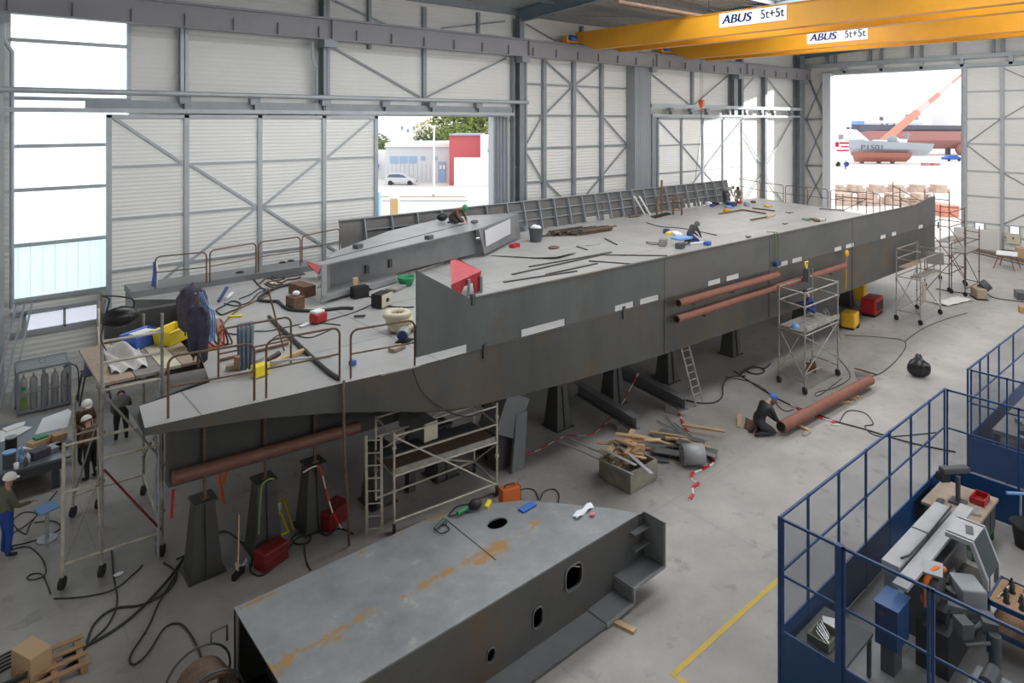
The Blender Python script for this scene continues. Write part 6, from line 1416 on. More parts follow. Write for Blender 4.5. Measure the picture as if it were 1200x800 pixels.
# wood, sticks and small cases at the near edge
one(MB().cyl(D(257, 424) + V(0, 0, .04), D(338, 404) + V(0, 0, .04), .035, 8), 'rusty_tube', M['rust'], 'rusty tube lying across the deck behind the inboard hoop', 'tube')
one(MB().bar(D(313, 430) + V(0, 0, .05), D(359, 412) + V(0, 0, .05), .12, .08), 'timber_bar', M['wood_pale'], 'pale timber bar lying on the deck behind the second hoop', 'timber')
one(MB().cyl(D(317, 430) + V(0, 0, .12), D(388, 418) + V(0, 0, .03), .03, 8), 'steel_tube', M['galv'], 'thin grey tube crossing the pale timber bar', 'tube')
one(MB().cbox(D(284, 431, .15), (.3, .2, .28), .5), 'wood_block', M['wood'], 'brown wood block standing by the blue-grey coverall', 'wood')
one(MB().cbox(D(276, 432, .06), (.4, .2, .1), -.3), 'wood_block', M['ply'], 'flat wood block lying beside the standing brown one', 'wood')
one(MB().cbox(D(305, 440, .13), (.34, .22, .24), .2), 'yellow_case', M['yellow_crate'], 'small bright yellow case at the near deck edge', 'case', bevel=.015)
one(MB().tube([D(313, 427, .08), D(327, 420, .12)], .06, 10), 'black_drill', M['black'], 'black hand drill beside the yellow case', 'drill')
one(MB().cbox(D(303, 425, .06), (.25, .12, .08), .6), 'metal_clamp', M['chrome'], 'bright metal clamp beside the black drill', 'clamp')
one(MB().cyl(D(333, 412, .02), D(333, 412) + V(-.35, .1, 1.55), .02, 6), 'rusty_rod', M['rust'], 'rusty rod leaning upright against the inboard hoop', 'rod')
cable('thick dark hose lying straight across the stern deck', [(315, 373), (350, 406), (380, 434), (397, 446)], ZD, .05)
A3 = dict(ox=240, oy=300, s=7.475)
cable('dark thick hose curving over the deck around the rusty blocks', [(760, 255), (640, 285), (530, 335), (470, 390), (560, 408), (640, 410), (700, 460), (800, 487), (1000, 490), (1196, 468), (1300, 470)], ZD, .045, **A3)
cable('thin hose from the hose basket up to the far edge of the deck', [(120, 660), (200, 560), (300, 470), (440, 400), (560, 340), (600, 250), (680, 205)], ZD, .02, m='rust', **A3)
cable('thin dark cable looped on the deck behind the coverall', [(150, 640), (200, 680), (330, 690), (420, 665), (560, 660), (700, 630), (850, 600), (1000, 590), (1190, 610)], ZD, .015, **A3)
cable('thin cable rings by the yellow level on the deck', [(110, 500), (150, 520), (230, 490), (300, 460), (310, 420), (240, 400), (170, 440), (100, 480), (130, 510)], ZD, .022, **A3)
cable('thin cables in a tangle near the middle of the stern deck', [(520, 250), (600, 235), (680, 240), (640, 280), (560, 270), (540, 240), (620, 220), (700, 200), (640, 180), (600, 190), (690, 170)], ZD, .02, **A3)
cable('thin dark cable reaching the white and black feeder on deck', [(1000, 590), (1150, 545), (1300, 500), (1420, 450), (1500, 400)], ZD, .015, **A3)
cable('dark cable trailing from the feeder toward the spiked plate', [(1410, 350), (1500, 380), (1600, 440), (1750, 455), (1830, 450)], ZD, .02, **A3)
one(MB().bar(D(267, 372, .03), D(284, 371, .03), .1, .04), 'spirit_level', M['yellow_crate'], 'yellow level lying on the stern deck', 'level')
one(MB().bar(D(256, 357, .1), D(266, 348, .3), .08, .06), 'blue_tool', M['navy'], 'dark blue and white tool near the hose basket', 'tool')
one(MB().cyl(D(265, 352, .06), D(272, 347, .1), .05, 8), 'white_tube', M['paper'], 'short white tube next to the dark blue tool', 'tube')
one(MB().cbox(D(320, 332, .02), (.2, .14, .03), .3), 'white_scrap', M['white'], 'white paper scrap among the cables on deck', 'paper')
for k, (px, py, lab) in enumerate(((331, 312, 'dark small bag at the far deck edge'), (341, 310, 'black tool bag at the far deck edge behind the hoops'), (281, 324, 'small dark lump at the far deck edge by the first far hoop'))): one(MB().ball(D(px, py + 2, .12), (.2, .14, .14), 10, 6), 'tool_bag', M['black'], lab, 'bag')
one(MB().grid(lambda u, v: D(320, 326) + V(1.1 * u, .9 * v - .2, .03 + .03 * math.sin(23 * u) * math.sin(19 * v)), 16, 12), 'chain_heap', M['machine_dark'], 'dark flat heap of chain on the far stern deck', 'chain', solid=.02)
for (px, py, s_, lab, mm) in ((346, 361, (.36, .45, .36), 'rusty steel block nearer the camera beside the pale section end', 'rust'), (354, 345, (.42, .9, .34), 'longer rusty block behind, under the pale section end', 'rust')): one(MB().cbox(D(px, py, s_[2] / 2 + .003), s_, .15), 'rusty_block', M[mm], lab, 'block', bevel=.01)
one(MB().ball(D(347, 361, .44), (.12, .1, .08), 8, 6), 'spool', M['paper'], 'pale wire spool lying on the nearer rusty block', 'spool')
c = D(373, 378); t = thing('wire_feeder', 'small red and white feeder on the stern deck', 'feeder', c)
MB().cbox(c + V(0, 0, .15), (.42, .3, .26), .3).build('body', M['red'], t, bevel=.05); MB().cbox(c + V(-.02, .02, .31), (.34, .26, .08), .3).build('cover', M['white'], t, bevel=.03); MB().cbox(c + V(-.4, -.03, .03), (.35, .12, .04), .4).build('cloth', M['white'], t)
c = D(447, 359); t = thing('welding_feeder', 'black and white box with its round socket on deck before the pale section', 'feeder', c)
MB().cbox(c + V(0, 0, .22), (.55, .36, .4), .45).build('case', M['black'], t, bevel=.02); MB().cbox(c + V(.083, -.171, .22), (.5, .03, .36), .45).build('front', M['cream'], t); MB().cyl(c + V(.1, -.21, .22), c + V(.09, -.185, .22), .06, 12).build('socket', M['black'], t)
c = D(418, 349); t = thing('deck_block', 'wood block on a dark opening frame at the stepped section foot', 'wood block', c); MB().cbox(c + V(0, .1, .5), (.16, .1, .22)).build('wood', M['wood_pale'], t); MB().cbox(c + V(.1, 0, .18), (.5, .3, .34)).build('box', M['black'], t)
c = D(476, 334); b = MB().lathe([(.2, .005), (.3, .25), (.28, .3), (.26, .26), (.17, .03), (0, .03)], c, 16); one(b, 'green_basin', M['green'], 'green plastic basin with tools on the deck beside the pale section', 'basin')
one(MB().cbox(D(464, 339, .05), (.7, .4, .08), .5), 'dark_plate', M['ply_grey'], 'flat dark board beside the green basin', 'board')
# yellow ventilation duct and fan
c = D(471, 387); t = thing('air_duct', 'coiled cream ventilation hose on deck by the spiked bulwark', 'ventilation hose', c)
for k in range(3):
    pts = [c + V(.27 * math.cos(a) - .05 * k, .27 * math.sin(a) + .04 * k, .12 + .15 * k) for a in [R(12 * i) for i in range(30)]]
    MB().tube(pts, [.09 + .018 * (i % 2) for i in range(30)], 10, True).build('turn', M['duct'], t)
MB().tube([c + V(.25, -.3, .1), c + V(.3, -.5, .1), c + V(.25, -.7, .1)], .1, 10).build('free_end', M['duct'], t)
c = D(474, 400); t = thing('fan', 'blue-grey fan unit in front of the coiled ventilation hose', 'fan', c); MB().cyl(c + V(-.1, -.07, .17), c + V(.08, .1, .21), .15, 16).build('housing', M['machine_grey'], t); MB().cyl(c + V(-.115, -.085, .168), c + V(-.095, -.065, .172), .12, 16).build('grille', M['navy'], t); MB().cbox(c + V(0, 0, .02), (.4, .3, .03), .5).build('foot', M['black'], t)
one(MB().cbox(D(465, 410, .05), (.4, .2, .08), .3), 'wood_scrap', M['ply'], 'flat brown wood scrap beside the fan', 'wood')
one(MB().bar(D(415, 372, .04), D(428, 372, .05), .06, .05), 'clamp_tool', M['machine_dark'], 'dark clamp lying on deck left of the coiled hose', 'clamp')
one(MB().cbox(D(413, 428, .06), (.12, .12, .1), .3), 'blue_plug', M['blue'], 'small blue cap at the foot of the third near hoop', 'cap')
# red brackets
def red_frame(label, c, s, rz_):
    t = thing('red_bracket', label, 'bracket', c); cr, sr = math.cos(rz_), math.sin(rz_)
    W_ = lambda x, y, z: c + V((x * cr - y * sr) * s, (x * sr + y * cr) * s, z * s)
    MB().prism([W_(-.75, -.35, .45), W_(.55, -.35, .62), W_(.15, .35, .95), W_(-.1, .35, .95)], (0, 0, .03)).build('top_sheet', M['red_tarp'], t)
    MB().prism([W_(.55, -.35, .62), W_(.65, .3, .6), W_(.15, .35, .98)], (0, 0, .03)).build('end_sheet', M['red_tarp'], t)
    MB().prism([W_(-.75, -.34, .45), W_(.55, -.34, .62), W_(.5, -.3, .01), W_(.28, -.3, .01), W_(.2, -.32, .35), W_(-.2, -.33, .3), W_(-.35, -.3, .01), W_(-.6, -.3, .01)], (0, .03, 0)).build('front_sheet', M['red_tarp'], t)
    for x in (-.05, .5): MB().cyl(W_(x, -.38, .0), W_(x, -.38, .5), .05 * s, 8).build('leg', M['galv_dark'], t)
    return t
red_frame('red sheet-covered bracket standing on deck behind the spiked bulwark plate', D(540, 344), 1.05, R(10))
red_frame('smaller red bracket behind the left end of the pale section', D(367, 328), .62, R(60))
one(MB().cbox(D(603, 291, .1), (.5, .25, .2), .3), 'red_box', M['red'], 'small red box at the tip end of the pale section', 'box')
# on the pale section
for (px, py, s_, mm, lab) in ((518, 259, (.5, .4, .34), 'black', 'black bag lying on top of the pale section'), (556, 262, (.4, .2, .16), 'machine_dark', 'grinder beside the crouching person on the pale section')):
    c = P(px, py, 5.24); one(MB().ball(c + V(0, 0, s_[2] / 2), (s_[0] / 2, s_[1] / 2, s_[2] / 2), 10, 6), 'tool_bag' if 'bag' in lab else 'angle_grinder', M[mm], lab, 'bag' if 'bag' in lab else 'grinder')
# open deck
c = D(628, 283); t = thing('rubbish_bucket', 'grey bucket full of white rubbish on the open deck', 'bucket', c)
MB().lathe([(.26, .005), (.33, .62), (.35, .64), (.3, .6), (.24, .03), (0, .03)], c, 18).build('bucket', M['machine_dark'], t); b = MB()
for k in range(5): b.ball(c + V(.13 * math.cos(k * 1.3), .13 * math.sin(k * 1.3), .64 + .03 * (k % 2)), (.14, .12, .1), 8, 5)
b.build('rubbish', M['paper'], t)
rnd.seed(11)
o0 = D(656, 268); o1 = D(706, 279)
for i in range(18):
    s_ = i / 17; lay = i % 3; c = o0.lerp(o1, .5) + V((s_ - .5) * 1.6 + rnd.uniform(-.05, .05), (s_ - .5) * -.9 + rnd.uniform(-.1, .1), .04 + .085 * lay)
    one(MB().cbox(c, (2.4 + rnd.uniform(-.2, .3), .1, .075), R(-28) + rnd.uniform(-.06, .06) + .5), 'dark_lath', M['rust_rail' if i % 2 else 'steel_dark'], 'dark rusty lath in the stack on the open deck', 'lath', 'laths stacked on the deck')
bars = [((600, 322), (705, 299), 'long flat bar nearest the bulwark edge'), ((590, 331), (676, 318), 'flat bar lying along the bulwark just past the spike'), ((620, 313), (716, 296), 'flat bar crossing the deck plates toward the welder'), ((702, 299), (782, 300), 'thin bar in line with the long one'), ((690, 306), (745, 310), 'bent-looking bar near the middle of the bulwark'), ((709, 280), (723, 287), 'short dark bar by the lath stack'), ((676, 289), (688, 293), 'small angle piece on the deck'), ((687, 288), (703, 286), 'short grey flat bar beside the angle piece'), ((704, 297), (717, 295), 'shortest grey bar on the deck'), ((620, 295), (643, 294), 'thin bar on the lifted plate'), ((740, 318), (772, 312), 'thin strip by the bulwark, left of the seam'), ((640, 322), (700, 309), 'thin strip between the two long bars')]
for p0, p1, lab in bars: one(MB().bar(D(*p0, .02), D(*p1, .02), .09, .03), 'flat_bar', M['steel_dark' if 'grey' not in lab else 'galv'], lab, 'steel bar')
one(MB().prism([D(575, 300, .03), D(596, 290, .03), D(676, 297, .06), D(652, 304, .1), D(628, 303, .04)], (0, 0, .02)), 'loose_plate', M['deck'], 'large loose plate lying on the open deck', 'plate')
one(MB().ball(D(649, 291, .05), (.3, .2, .06), 10, 5), 'rust_heap', M['rust'], 'small brown heap of scraps on the loose plate', 'scraps')
for k, (px, lab) in enumerate(((752, 'first of two white tubes leaning on the far bulwark'), (758, 'second of two white tubes leaning on the far bulwark'))): a_ = D(px + 4, 251.5); one(MB().cyl(a_, a_ + V(-1.0, .0, 1.15), .05, 8), 'white_tube', M['white'], lab, 'tube')
t = thing('pipe_trestle', 'rusty pipe frame standing by the hatch at the far bulwark', 'frame', D(775, 252))
for a, h_ in ((D(770, 253), 1.1), (D(775.5, 249), 1.95), (D(789, 251), 1.2), (D(799, 252), 1.05)): MB().cyl(a, a + V(0, 0, h_), .06, 8).build('post', M['rust'], t)
for a, b2, z in ((D(770, 253), D(799, 252), 1.0), (D(770, 253), D(799, 252), .3), (D(789, 251), D(799, 252), .7)): MB().cyl(a + V(0, 0, z), b2 + V(0, 0, z), .035, 6).build('rail', M['rust'], t)
one(MB().prism([D(762, 254, .0), D(782, 249, .0), D(787, 251, .0), D(768, 256, .0)], (0, 0, .03)), 'hatch_cover', M['black'], 'black hatch opening at the foot of the rusty frame', 'hatch')
one(MB().ball(D(744, 254, .06), (.6, .15, .07), 10, 5), 'hose_heap', M['rust_rail'], 'dark red hose heap left of the white tubes', 'hose')
# around the kneeling welder
for (px, py, s_, rz_, mm, lab) in ((777, 288, (.5, .3, .32), .5, 'ply_grey', 'brown tool case left of the kneeling welder'), (784, 283, (.4, .2, .12), .3, 'yellow_crate', 'yellow tool lying on the brown case'), (799, 287, (.9, .5, .1), -.1, 'blue_pale', 'pale blue sheet bundle before the kneeling welder'), (797, 291, (.4, .3, .24), .2, 'machine_dark', 'small dark unit under the pale blue bundle'), (818, 286, (.9, .12, .1), -.25, 'white', 'white profile in front of the kneeling welder'), (829, 287, (.35, .25, .16), .2, 'blue', 'bright blue bag at the bulwark edge'), (781, 273, (.35, .25, .2), .4, 'navy', 'dark blue bag behind the brown case'), (793, 275, (.8, .35, .12), .9, 'paper', 'white rolls lying behind the kneeling welder')):
    one(MB().cbox(D(px, py, s_[2] / 2 + (.33 if 'lying on' in lab else .26 if 'bundle before' in lab else .003)), s_, rz_), 'deck_bundle' if 'bundle' in lab or 'rolls' in lab else 'deck_case', M[mm], lab, 'bundle' if 'bundle' in lab else 'case', bevel=.02)
cable('thin cable arc on the deck behind the kneeling welder', [(757, 261), (775, 266), (800, 268), (840, 276)], ZD, .02)
cable('thin wire loop on the deck left of the brown tool case', [(757, 285), (765, 287), (775, 286), (757, 284)], ZD, .018)
# bow end of the deck
A = dict(ox=850, oy=190, s=8.0); d7 = lambda x, y, z=0: D(850 + x / 8, 190 + y / 8, z)
for p0, p1, mm, lab in (((-60, 490), (170, 450), 'rust', 'long rusty bar behind the kneeling welder toward the bow'), ((170, 452), (380, 486), 'rust', 'rusty bar crossing the bow deck'), ((255, 435), (460, 460), 'rust_rail', 'second rusty bar on the bow deck, nearer the rails'), ((240, 546), (400, 517), 'rust', 'brown bar with a pale end on the bow deck'), ((395, 525), (462, 500), 'wood_pale', 'pale wood strip at the end of the brown bar'), ((880, 440), (1120, 455), 'steel_mid', 'grey flat edge strip along the bow rails')):
    one(MB().bar(d7(*p0, .04), d7(*p1, .04), .12, .06), 'bow_bar', M[mm], lab, 'bar')
for (x, y, r_, mm, lab) in ((400, 418, (.5, .25, .12), 'yellow_mc', 'yellow-brown hose bundle on the bow deck'), (205, 405, (.3, .3, .3), 'galv', 'grey drum beside the crouching people'), (265, 380, (.25, .25, .18), 'rust', 'brown sack behind the grey drum'), (15, 465, (.3, .3, .25), 'yellow_mc', 'yellow tool bag near the far bulwark'), (770, 540, (.5, .3, .08), 'green', 'green strap heap at the bow deck edge'), (860, 545, (.8, .4, .12), 'rust_rail', 'dark red strap heap beside the green one'), (900, 545, (.3, .25, .14), 'tape_white', 'pale cloth on the dark red strap heap'), (560, 580, (.3, .1, .06), 'rust', 'small rusty piece in the middle of the bow deck'), (215, 705, (.25, .12, .08), 'machine_dark', 'small dark pieces near the bulwark seam'), (600, 475, (.4, .2, .04), 'machine_dark', 'small dark patch of scrap near the bow rails'), (-90, 400, (.35, .3, .22), 'black', 'black tool bag by the far bulwark openings'), (-120, 415, (.3, .2, .2), 'navy', 'blue tool bag by the far bulwark openings'), (-155, 405, (.3, .3, .3), 'paper', 'white bag near the rusty frame'), (60, 410, (.5, .4, .35), 'navy', 'dark blue machine before the person in grey'), (130, 385, (.3, .2, .2), 'red', 'red tool case at the feet of the crouching people'), (30, 430, (.3, .3, .2), 'blue_pale', 'pale box beside the dark blue machine')):
    q = d7(x, y, 0); b = MB()
    for j in range(3): b.cbox(q + V(r_[0] * .35 * (j - 1), r_[1] * .3 * ((j * 2) % 3 - 1), r_[2] * (.42 - .05 * j) + .004), (r_[0] * .8, r_[1] * .8, r_[2] * (.8 - .1 * j)), .5 + j)
    one(b, 'deck_bundle', M[mm], lab, 'bundle', bevel=.03)
b = MB()
for k in (-.03, .05): b.tube(smooth([PY(908 + 60 * k, 274, 12.3) + V(0, .25, .05), PY(910 + 50 * k, 276, 12.45) + V(0, 0, .06), PY(911 + 50 * k, 290, 12.43), PY(911 + 40 * k, 308, 12.43)]), .018, 6)
one(b, 'green_sling', M['olive_tape'], 'green sling hanging over the bulwark at the plate seam', 'sling')
c = PY(911, 309, 12.38); one(MB().cbox(c, (.35, .12, .16)), 'sling_block', M['navy'], 'dark blue block at the lower end of the green sling', 'block')
c = PY(992, 297, 12.2); b = MB().ball(c, (.16, .08, .16), 10, 6); b.cyl(c, c + V(0, .02, -1.5), .02, 6); one(b, 'hanging_hoist', M['yellow_mc'], 'yellow chain hoist on the hull side right of the amidships tower', 'hoist')
c = PY(945, 322, 11.9); one(MB().cbox(c, (.25, .2, .5), .2), 'hanging_grinder', M['machine_dark'], 'dark tool with a yellow strap on the top rail of the amidships tower', 'tool'); one(MB().tube([c + V(0, 0, .2), c + V(-.1, 0, .5), c + V(.1, 0, .5), c + V(0, 0, .2)], .03, 6), 'yellow_strap', M['yellow_crate'], 'yellow strap on the top rail of the amidships tower', 'strap')

# more loose cables and small pieces lying on the stern deck
cable('reddish hose loop on the deck before the hose basket', [(20, 700), (90, 660), (140, 690), (110, 640), (160, 600), (120, 560), (60, 600), (30, 660)], ZD, .025, m='cable_red', **A3)
cable('grey cable in a wide loop between the hose basket and the rusty blocks', [(170, 420), (260, 440), (330, 430), (400, 400), (470, 330), (540, 300), (480, 290), (400, 340), (300, 380)], ZD, .018, **A3)
cable('brown hose curling near the far deck edge', [(480, 250), (540, 200), (600, 215), (560, 250), (640, 260), (720, 215), (780, 210), (840, 190)], ZD, .028, m='rust_rail', **A3)
cable('dark cable along the foot of the far deck edge', [(410, 180), (470, 260), (520, 300), (560, 345)], ZD, .022, **A3)
cable('thin cable crossing the deck between second and third near hoops', [(560, 760), (640, 700), (760, 690), (900, 720), (1010, 690), (1120, 640)], ZD, .014, **A3)
# =====================================================================  OUTSIDE, THROUGH THE GATES
RT, FW = V(FY, -FX, 0), V(FX, FY, 0)
def O(px, f, z=0.0):
    """point on the outdoor ground seen in pixel column px at distance f"""
    return RT * ((px - CX) / F * f) + FW * f + V(0, 0, z)
def fdist(py): return F * H / (py - HZ)
def zat(py, f): return H - (py - HZ) * f / F
def oblock(b, px0, px1, f, depth, z0, z1):
    a, c = O(px0, f), O(px1, f)
    p = [a, c, c + FW * depth, a + FW * depth]
    return b.add([q + V(0, 0, z) for z in (z0, z1) for q in p], [(3, 2, 1, 0), (4, 5, 6, 7), (0, 1, 5, 4), (1, 2, 6, 5), (2, 3, 7, 6), (3, 0, 4, 7)])
mat('facade_grey', (.62, .64, .66), .7); mat('facade_white', (.8, .8, .8), .7); mat('facade_red', (.52, .11, .12), .7); mat('pane_blue', (.3, .43, .62), .25); mat('car_silver', (.6, .61, .63), .3, .2); mat('far_wall', (.75, .76, .78), .8)  # grey facade paled, haze and strong daylight mixed into its colour
f = 104
t = thing('office_building', 'grey low building with blue windows and door seen through the side doorway', 'building', O(500, f))
b = MB(); oblock(b, 452, 527, f, 12, -.02, zat(172, f)); b.build('wall', M['facade_grey'], t)
b = MB(); oblock(b, 451, 527, f - .4, 13, zat(172, f), zat(167.5, f)); b.build('roof_edge', M['facade_white'], t)
for x0, x1, y0, y1 in ((457, 466, 183, 191), (468, 477, 183, 191), (479, 488, 183, 191), (493, 498, 183, 187.5), (507, 512, 183, 187.5)):
    b = MB(); oblock(b, x0, x1, f - .12, .1, zat(y1, f), zat(y0, f)); b.build('window', M['pane_blue'], t)
b = MB(); oblock(b, 513, 522.5, f - .12, .1, -.02, zat(189.5, f)); d_ = b.build('door', M['pane_blue'], t)
for x in (515, 519): b = MB(); oblock(b, x, x + 2.6, f - .2, .06, zat(198, f), zat(193.5, f)); b.build('door_pane', M['white'], d_)
b = MB()
for i in range(14): oblock(b, 454 + 5 * i, 454.2 + 5 * i, f - .05, .04, 0, zat(192, f))
b.build('wall_joint', M['galv'], t)
t = thing('red_building', 'red and white block standing beside the grey building outside', 'building', O(555, 98))
f = 99; b = MB(); oblock(b, 526.5, 564, f, 12, -.02, zat(159, f)); b.build('red_wall', M['facade_red'], t)
b = MB(); oblock(b, 526, 564.5, f - .3, 12.6, zat(159, f), zat(157.5, f)); b.build('parapet', M['galv_dark'], t)
f = 97; b = MB(); oblock(b, 532, 600, f, 2.0, -.02, zat(185, f)); b.build('white_wall', M['facade_white'], t)
b = MB(); oblock(b, 563, 605, f + .1, 12, zat(185, f), zat(158, f)); b.build('upper_wall', M['facade_white'], t)
b = MB(); oblock(b, 573, 583, f - .1, .1, -.02, zat(196, f)); b.build('gate_opening', mat('gate_grey', (.3, .32, .36), .6), t)
b = MB(); b.tube(smooth([O(572, f - .1, zat(178, f)), O(574, f - .1, zat(171, f)), O(581, f - .1, zat(163, f))]), .08, 5); b.build('arc_emblem', M['sign_grey'], t)
b = MB(); oblock(b, 575, 586, f - .08, .05, zat(175.5, f), zat(173.5, f)); b.build('wall_sign', M['sign_grey'], t)
b = MB(); oblock(b, 568, 578, f + 3, 3, zat(158, f), zat(156.5, f)); oblock(b, 574, 575, f + 3, 1, zat(158, f), zat(155, f)); b.build('roof_plant', M['machine_dark'], t)
f = 112; t = thing('white_shed', 'white wall at the left rim of the side doorway view', 'building', O(440, f)); b = MB(); oblock(b, 415, 453, f, 8, -.02, zat(178, f)); b.build('wall', M['facade_white'], t)
b = MB(); b.ball(O(437, f - 1, zat(194, f)), (1.0, 1.0, .9), 12, 8); b.build('blue_canopy', M['sign_blue'], t)
for (x0, x1, f_, y1, lab) in ((440, 500, 210, 143, 'pale apartment block far behind the grey building'), (500, 548, 240, 147, 'pale far apartment block behind the trees')):
    t = thing('apartment_block', lab, 'building', O(x0, f_)); b = MB(); oblock(b, x0, x1, f_, 15, 0, zat(y1, f_)); b.build('wall', M['far_wall'], t)
    for i in range(3): b = MB(); oblock(b, x0 + 30 + 7 * i, x0 + 32 + 7 * i, f_ - .2, .1, zat(152 + 3 * (i % 2), f_), zat(148 + 3 * (i % 2), f_)); b.build('window', M['machine_grey'], t)
# car
c = O(470, 100); cz = FW * 0
def carpt(x, y, z): return c + RT * x + FW * y + V(0, 0, z)
t = thing('car', 'silver people carrier parked before the grey building', 'car', c)
prof = [(-2.25, .35), (-2.3, .9), (-2.1, 1.25), (-1.75, 1.68), (-.3, 1.75), (.45, 1.6), (1.25, 1.08), (2.0, .85), (2.3, .6), (2.3, .35)]
MB().prism([carpt(x, -.85, z) for x, z in prof], FW * 1.7).build('car_body', M['car_silver'], t, bevel=.08)
MB().prism([carpt(x, -.87, z) for x, z in ((-1.95, 1.15), (-1.65, 1.58), (-.3, 1.64), (.4, 1.5), (1.0, 1.1))], FW * 1.74).build('side_glass', mat('car_glass', (.1, .14, .2), .15), t)
for x in (-1.45, 1.4):
    for y in (-.88, .66): MB().cyl(carpt(x, y, .33), carpt(x, y + .22, .33), .34, 16).build('wheel', M['rubber'], t)
t = thing('lamp_post', 'tall white pole standing in the yard outside the side doorway', 'pole', O(508.5, 84)); MB().cyl(O(508.5, 84, 0), O(508.5, 84, zat(147, 84)), .11, 10).build('pole', M['white'], t); MB().cyl(O(508.5, 84, 0), O(508.5, 84, .3), .25, 10).build('foot', M['galv'], t)
one(oblock(MB(), 447, 548, 79, .5, -.015, .12), 'kerb_line', M['galv'], 'long dark kerb line across the yard outside', 'kerb')
one(oblock(MB(), 442, 545, 83.5, .3, -.015, .06), 'kerb_line', M['wood'], 'thin kerb line further out in the yard', 'kerb')
f = 62; t = thing('wheelie_bin', 'teal waste container at the edge of the side doorway', 'bin', O(439, f)); b = MB(); oblock(b, 433, 443.5, f, 1.0, .12, zat(228, f)); b.build('bin_body', mat('teal', (.08, .3, .36), .5), t); b = MB(); oblock(b, 432.5, 444, f - .05, 1.1, zat(228, f), zat(226, f)); b.build('lid', M['blue_pale'], t)
b = MB(); oblock(b, 434, 436, f + .2, .3, -.02, .12); b.build('wheel', M['rubber'], t)
f = 61; t = thing('pallet_cage', 'pallet cage of pale bags beside the teal container', 'pallet cage', O(462, f)); b = MB(); oblock(b, 457, 466.5, f, 1.0, .12, zat(233, f)); b.build('load', M['wood_pale'], t); b = MB(); oblock(b, 456.5, 467, f - .1, 1.2, -.02, .12); b.build('pallet', M['wood'], t)
b = MB()
for k in range(4): b.ball(O(459 + 2 * k, f + .4, zat(233, f)), (.25, .25, .3), 8, 6)
b.build('bags', M['paper'], t)
# trees
def tree(label, px, f, h, w, m, trunk=True, dens=260, seed=1, z0=0.0):
    c = O(px, f); rr = random.Random(seed); t = thing('tree', label, 'tree', c, 'trees beyond the yard'); b = MB()
    blobs = [(rr.uniform(-.32, .32) * w, rr.uniform(-.3, .3) * w, z0 + h * rr.uniform(.45, .85), rr.uniform(.16, .28) * w) for _ in range(9)]
    for i in range(dens * 3):
        x, y, z, r_ = rr.choice(blobs); a, e = rr.uniform(0, 6.28), math.acos(rr.uniform(-1, 1)); k = r_ * rr.uniform(.6, 1)
        p = c + V(x + k * math.sin(e) * math.cos(a), y + k * math.sin(e) * math.sin(a), z + k * .8 * math.cos(e)); s_ = w * rr.uniform(.02, .045)
        u = V(rr.uniform(-1, 1), rr.uniform(-1, 1), rr.uniform(-1, 1)).normalized() * s_; v = u.orthogonal().normalized() * s_ * .7
        b.add([p - u, p + v, p + u, p - v], [(0, 1, 2, 3)])
    b.build('crown', M[m], t)
    if trunk:
        g = MB().tube([c, c + V(.1, 0, h * .45)], [.035 * h, .022 * h], 8)
        for x, y, z, r_ in blobs[:5]: g.tube([c + V(.1, 0, h * .4), c + V(x * .6, y * .6, z - .1 * h)], [.018 * h, .007 * h], 6)
        g.build('trunk', M['bark'], t)
tree('round pale green bush at the left rim of the side doorway', 441, 125, zat(151, 125), 8, 'leaf', seed=2)
tree('dark green tree behind the roof of the grey building', 495, 128, zat(160, 135) + 1, 7, 'leaf_dark', seed=3)
tree('second dark green tree behind the roof, nearer the red block', 510, 150, zat(156, 138) + 1, 9, 'leaf_dark', seed=4)
tree('bright green tree rising left of the red block', 527, 125, zat(146, 125) + 1, 11, 'leaf', seed=5)
tree('yellow-green tree rising behind the red block', 552, 136, 14.5, 16, 'leaf', seed=6, dens=420)
tree('pale autumn tree behind the white upper wall', 577, 160, 13, 14, 'leaf_pale', seed=7, dens=300)
tree('thin pale tree at the top of the doorway view', 512, 165, 12.5, 12, 'leaf_pale', seed=8, dens=150)

# ---- the quay seen through the end gate
mat('hull_grey', (.42, .46, .52), .5); mat('antifoul', (.42, .16, .13), .6); mat('tug_black_hazed', (.16, .17, .22), .5); mat('super_white', (.8, .8, .82), .5); mat('antifoul_pink', (.48, .24, .23), .6)  # black of the tug lightened, distance haze painted into it
f = 150
def hullshape(b, px0, px1, f, beam, zk, zt0, zt1, rake=0.0, bow='right', n=14):
    """boat hull along the picture: pointed at one end, keel at zk, sheer from zt0 to zt1"""
    a, c = O(px0, f), O(px1, f); vs = []
    for i in range(n + 1):
        s_ = i / n; e = s_ if bow == 'left' else 1 - s_; k = min(1, (e * 2.2) ** .6) if e < .45 else 1
        w = beam / 2 * max(.03, k); p = a.lerp(c, s_); zt_ = zt0 + (zt1 - zt0) * s_
        sh = (c - a).normalized() * (rake * (1 - min(1, e * 3)) * (-1 if bow == 'left' else 1))
        vs += [p - FW * w + V(0, 0, zt_) + sh, p - FW * w * .75 + V(0, 0, (zt_ + zk) / 2) + sh * .4, p + V(0, 0, zk), p + FW * w * .75 + V(0, 0, (zt_ + zk) / 2) + sh * .4, p + FW * w + V(0, 0, zt_) + sh]
    fs = [(i * 5 + j, (i + 1) * 5 + j, (i + 1) * 5 + j + 1, i * 5 + j + 1) for i in range(n) for j in range(4)] + [(i * 5, i * 5 + 4, (i + 1) * 5 + 4, (i + 1) * 5) for i in range(n)]
    fs += [(0, 1, 2, 3, 4), tuple(n * 5 + j for j in (4, 3, 2, 1, 0))]
    return b.add(vs, fs)
t = thing('patrol_boat', 'grey and white patrol boat numbered P1501 standing on the quay', 'boat', O(1040, f))
b = MB(); hullshape(b, 998, 1085, f, 6, 1.7, 5.3, 4.5, 1.5, 'left'); b.build('hull', M['hull_grey'], t)
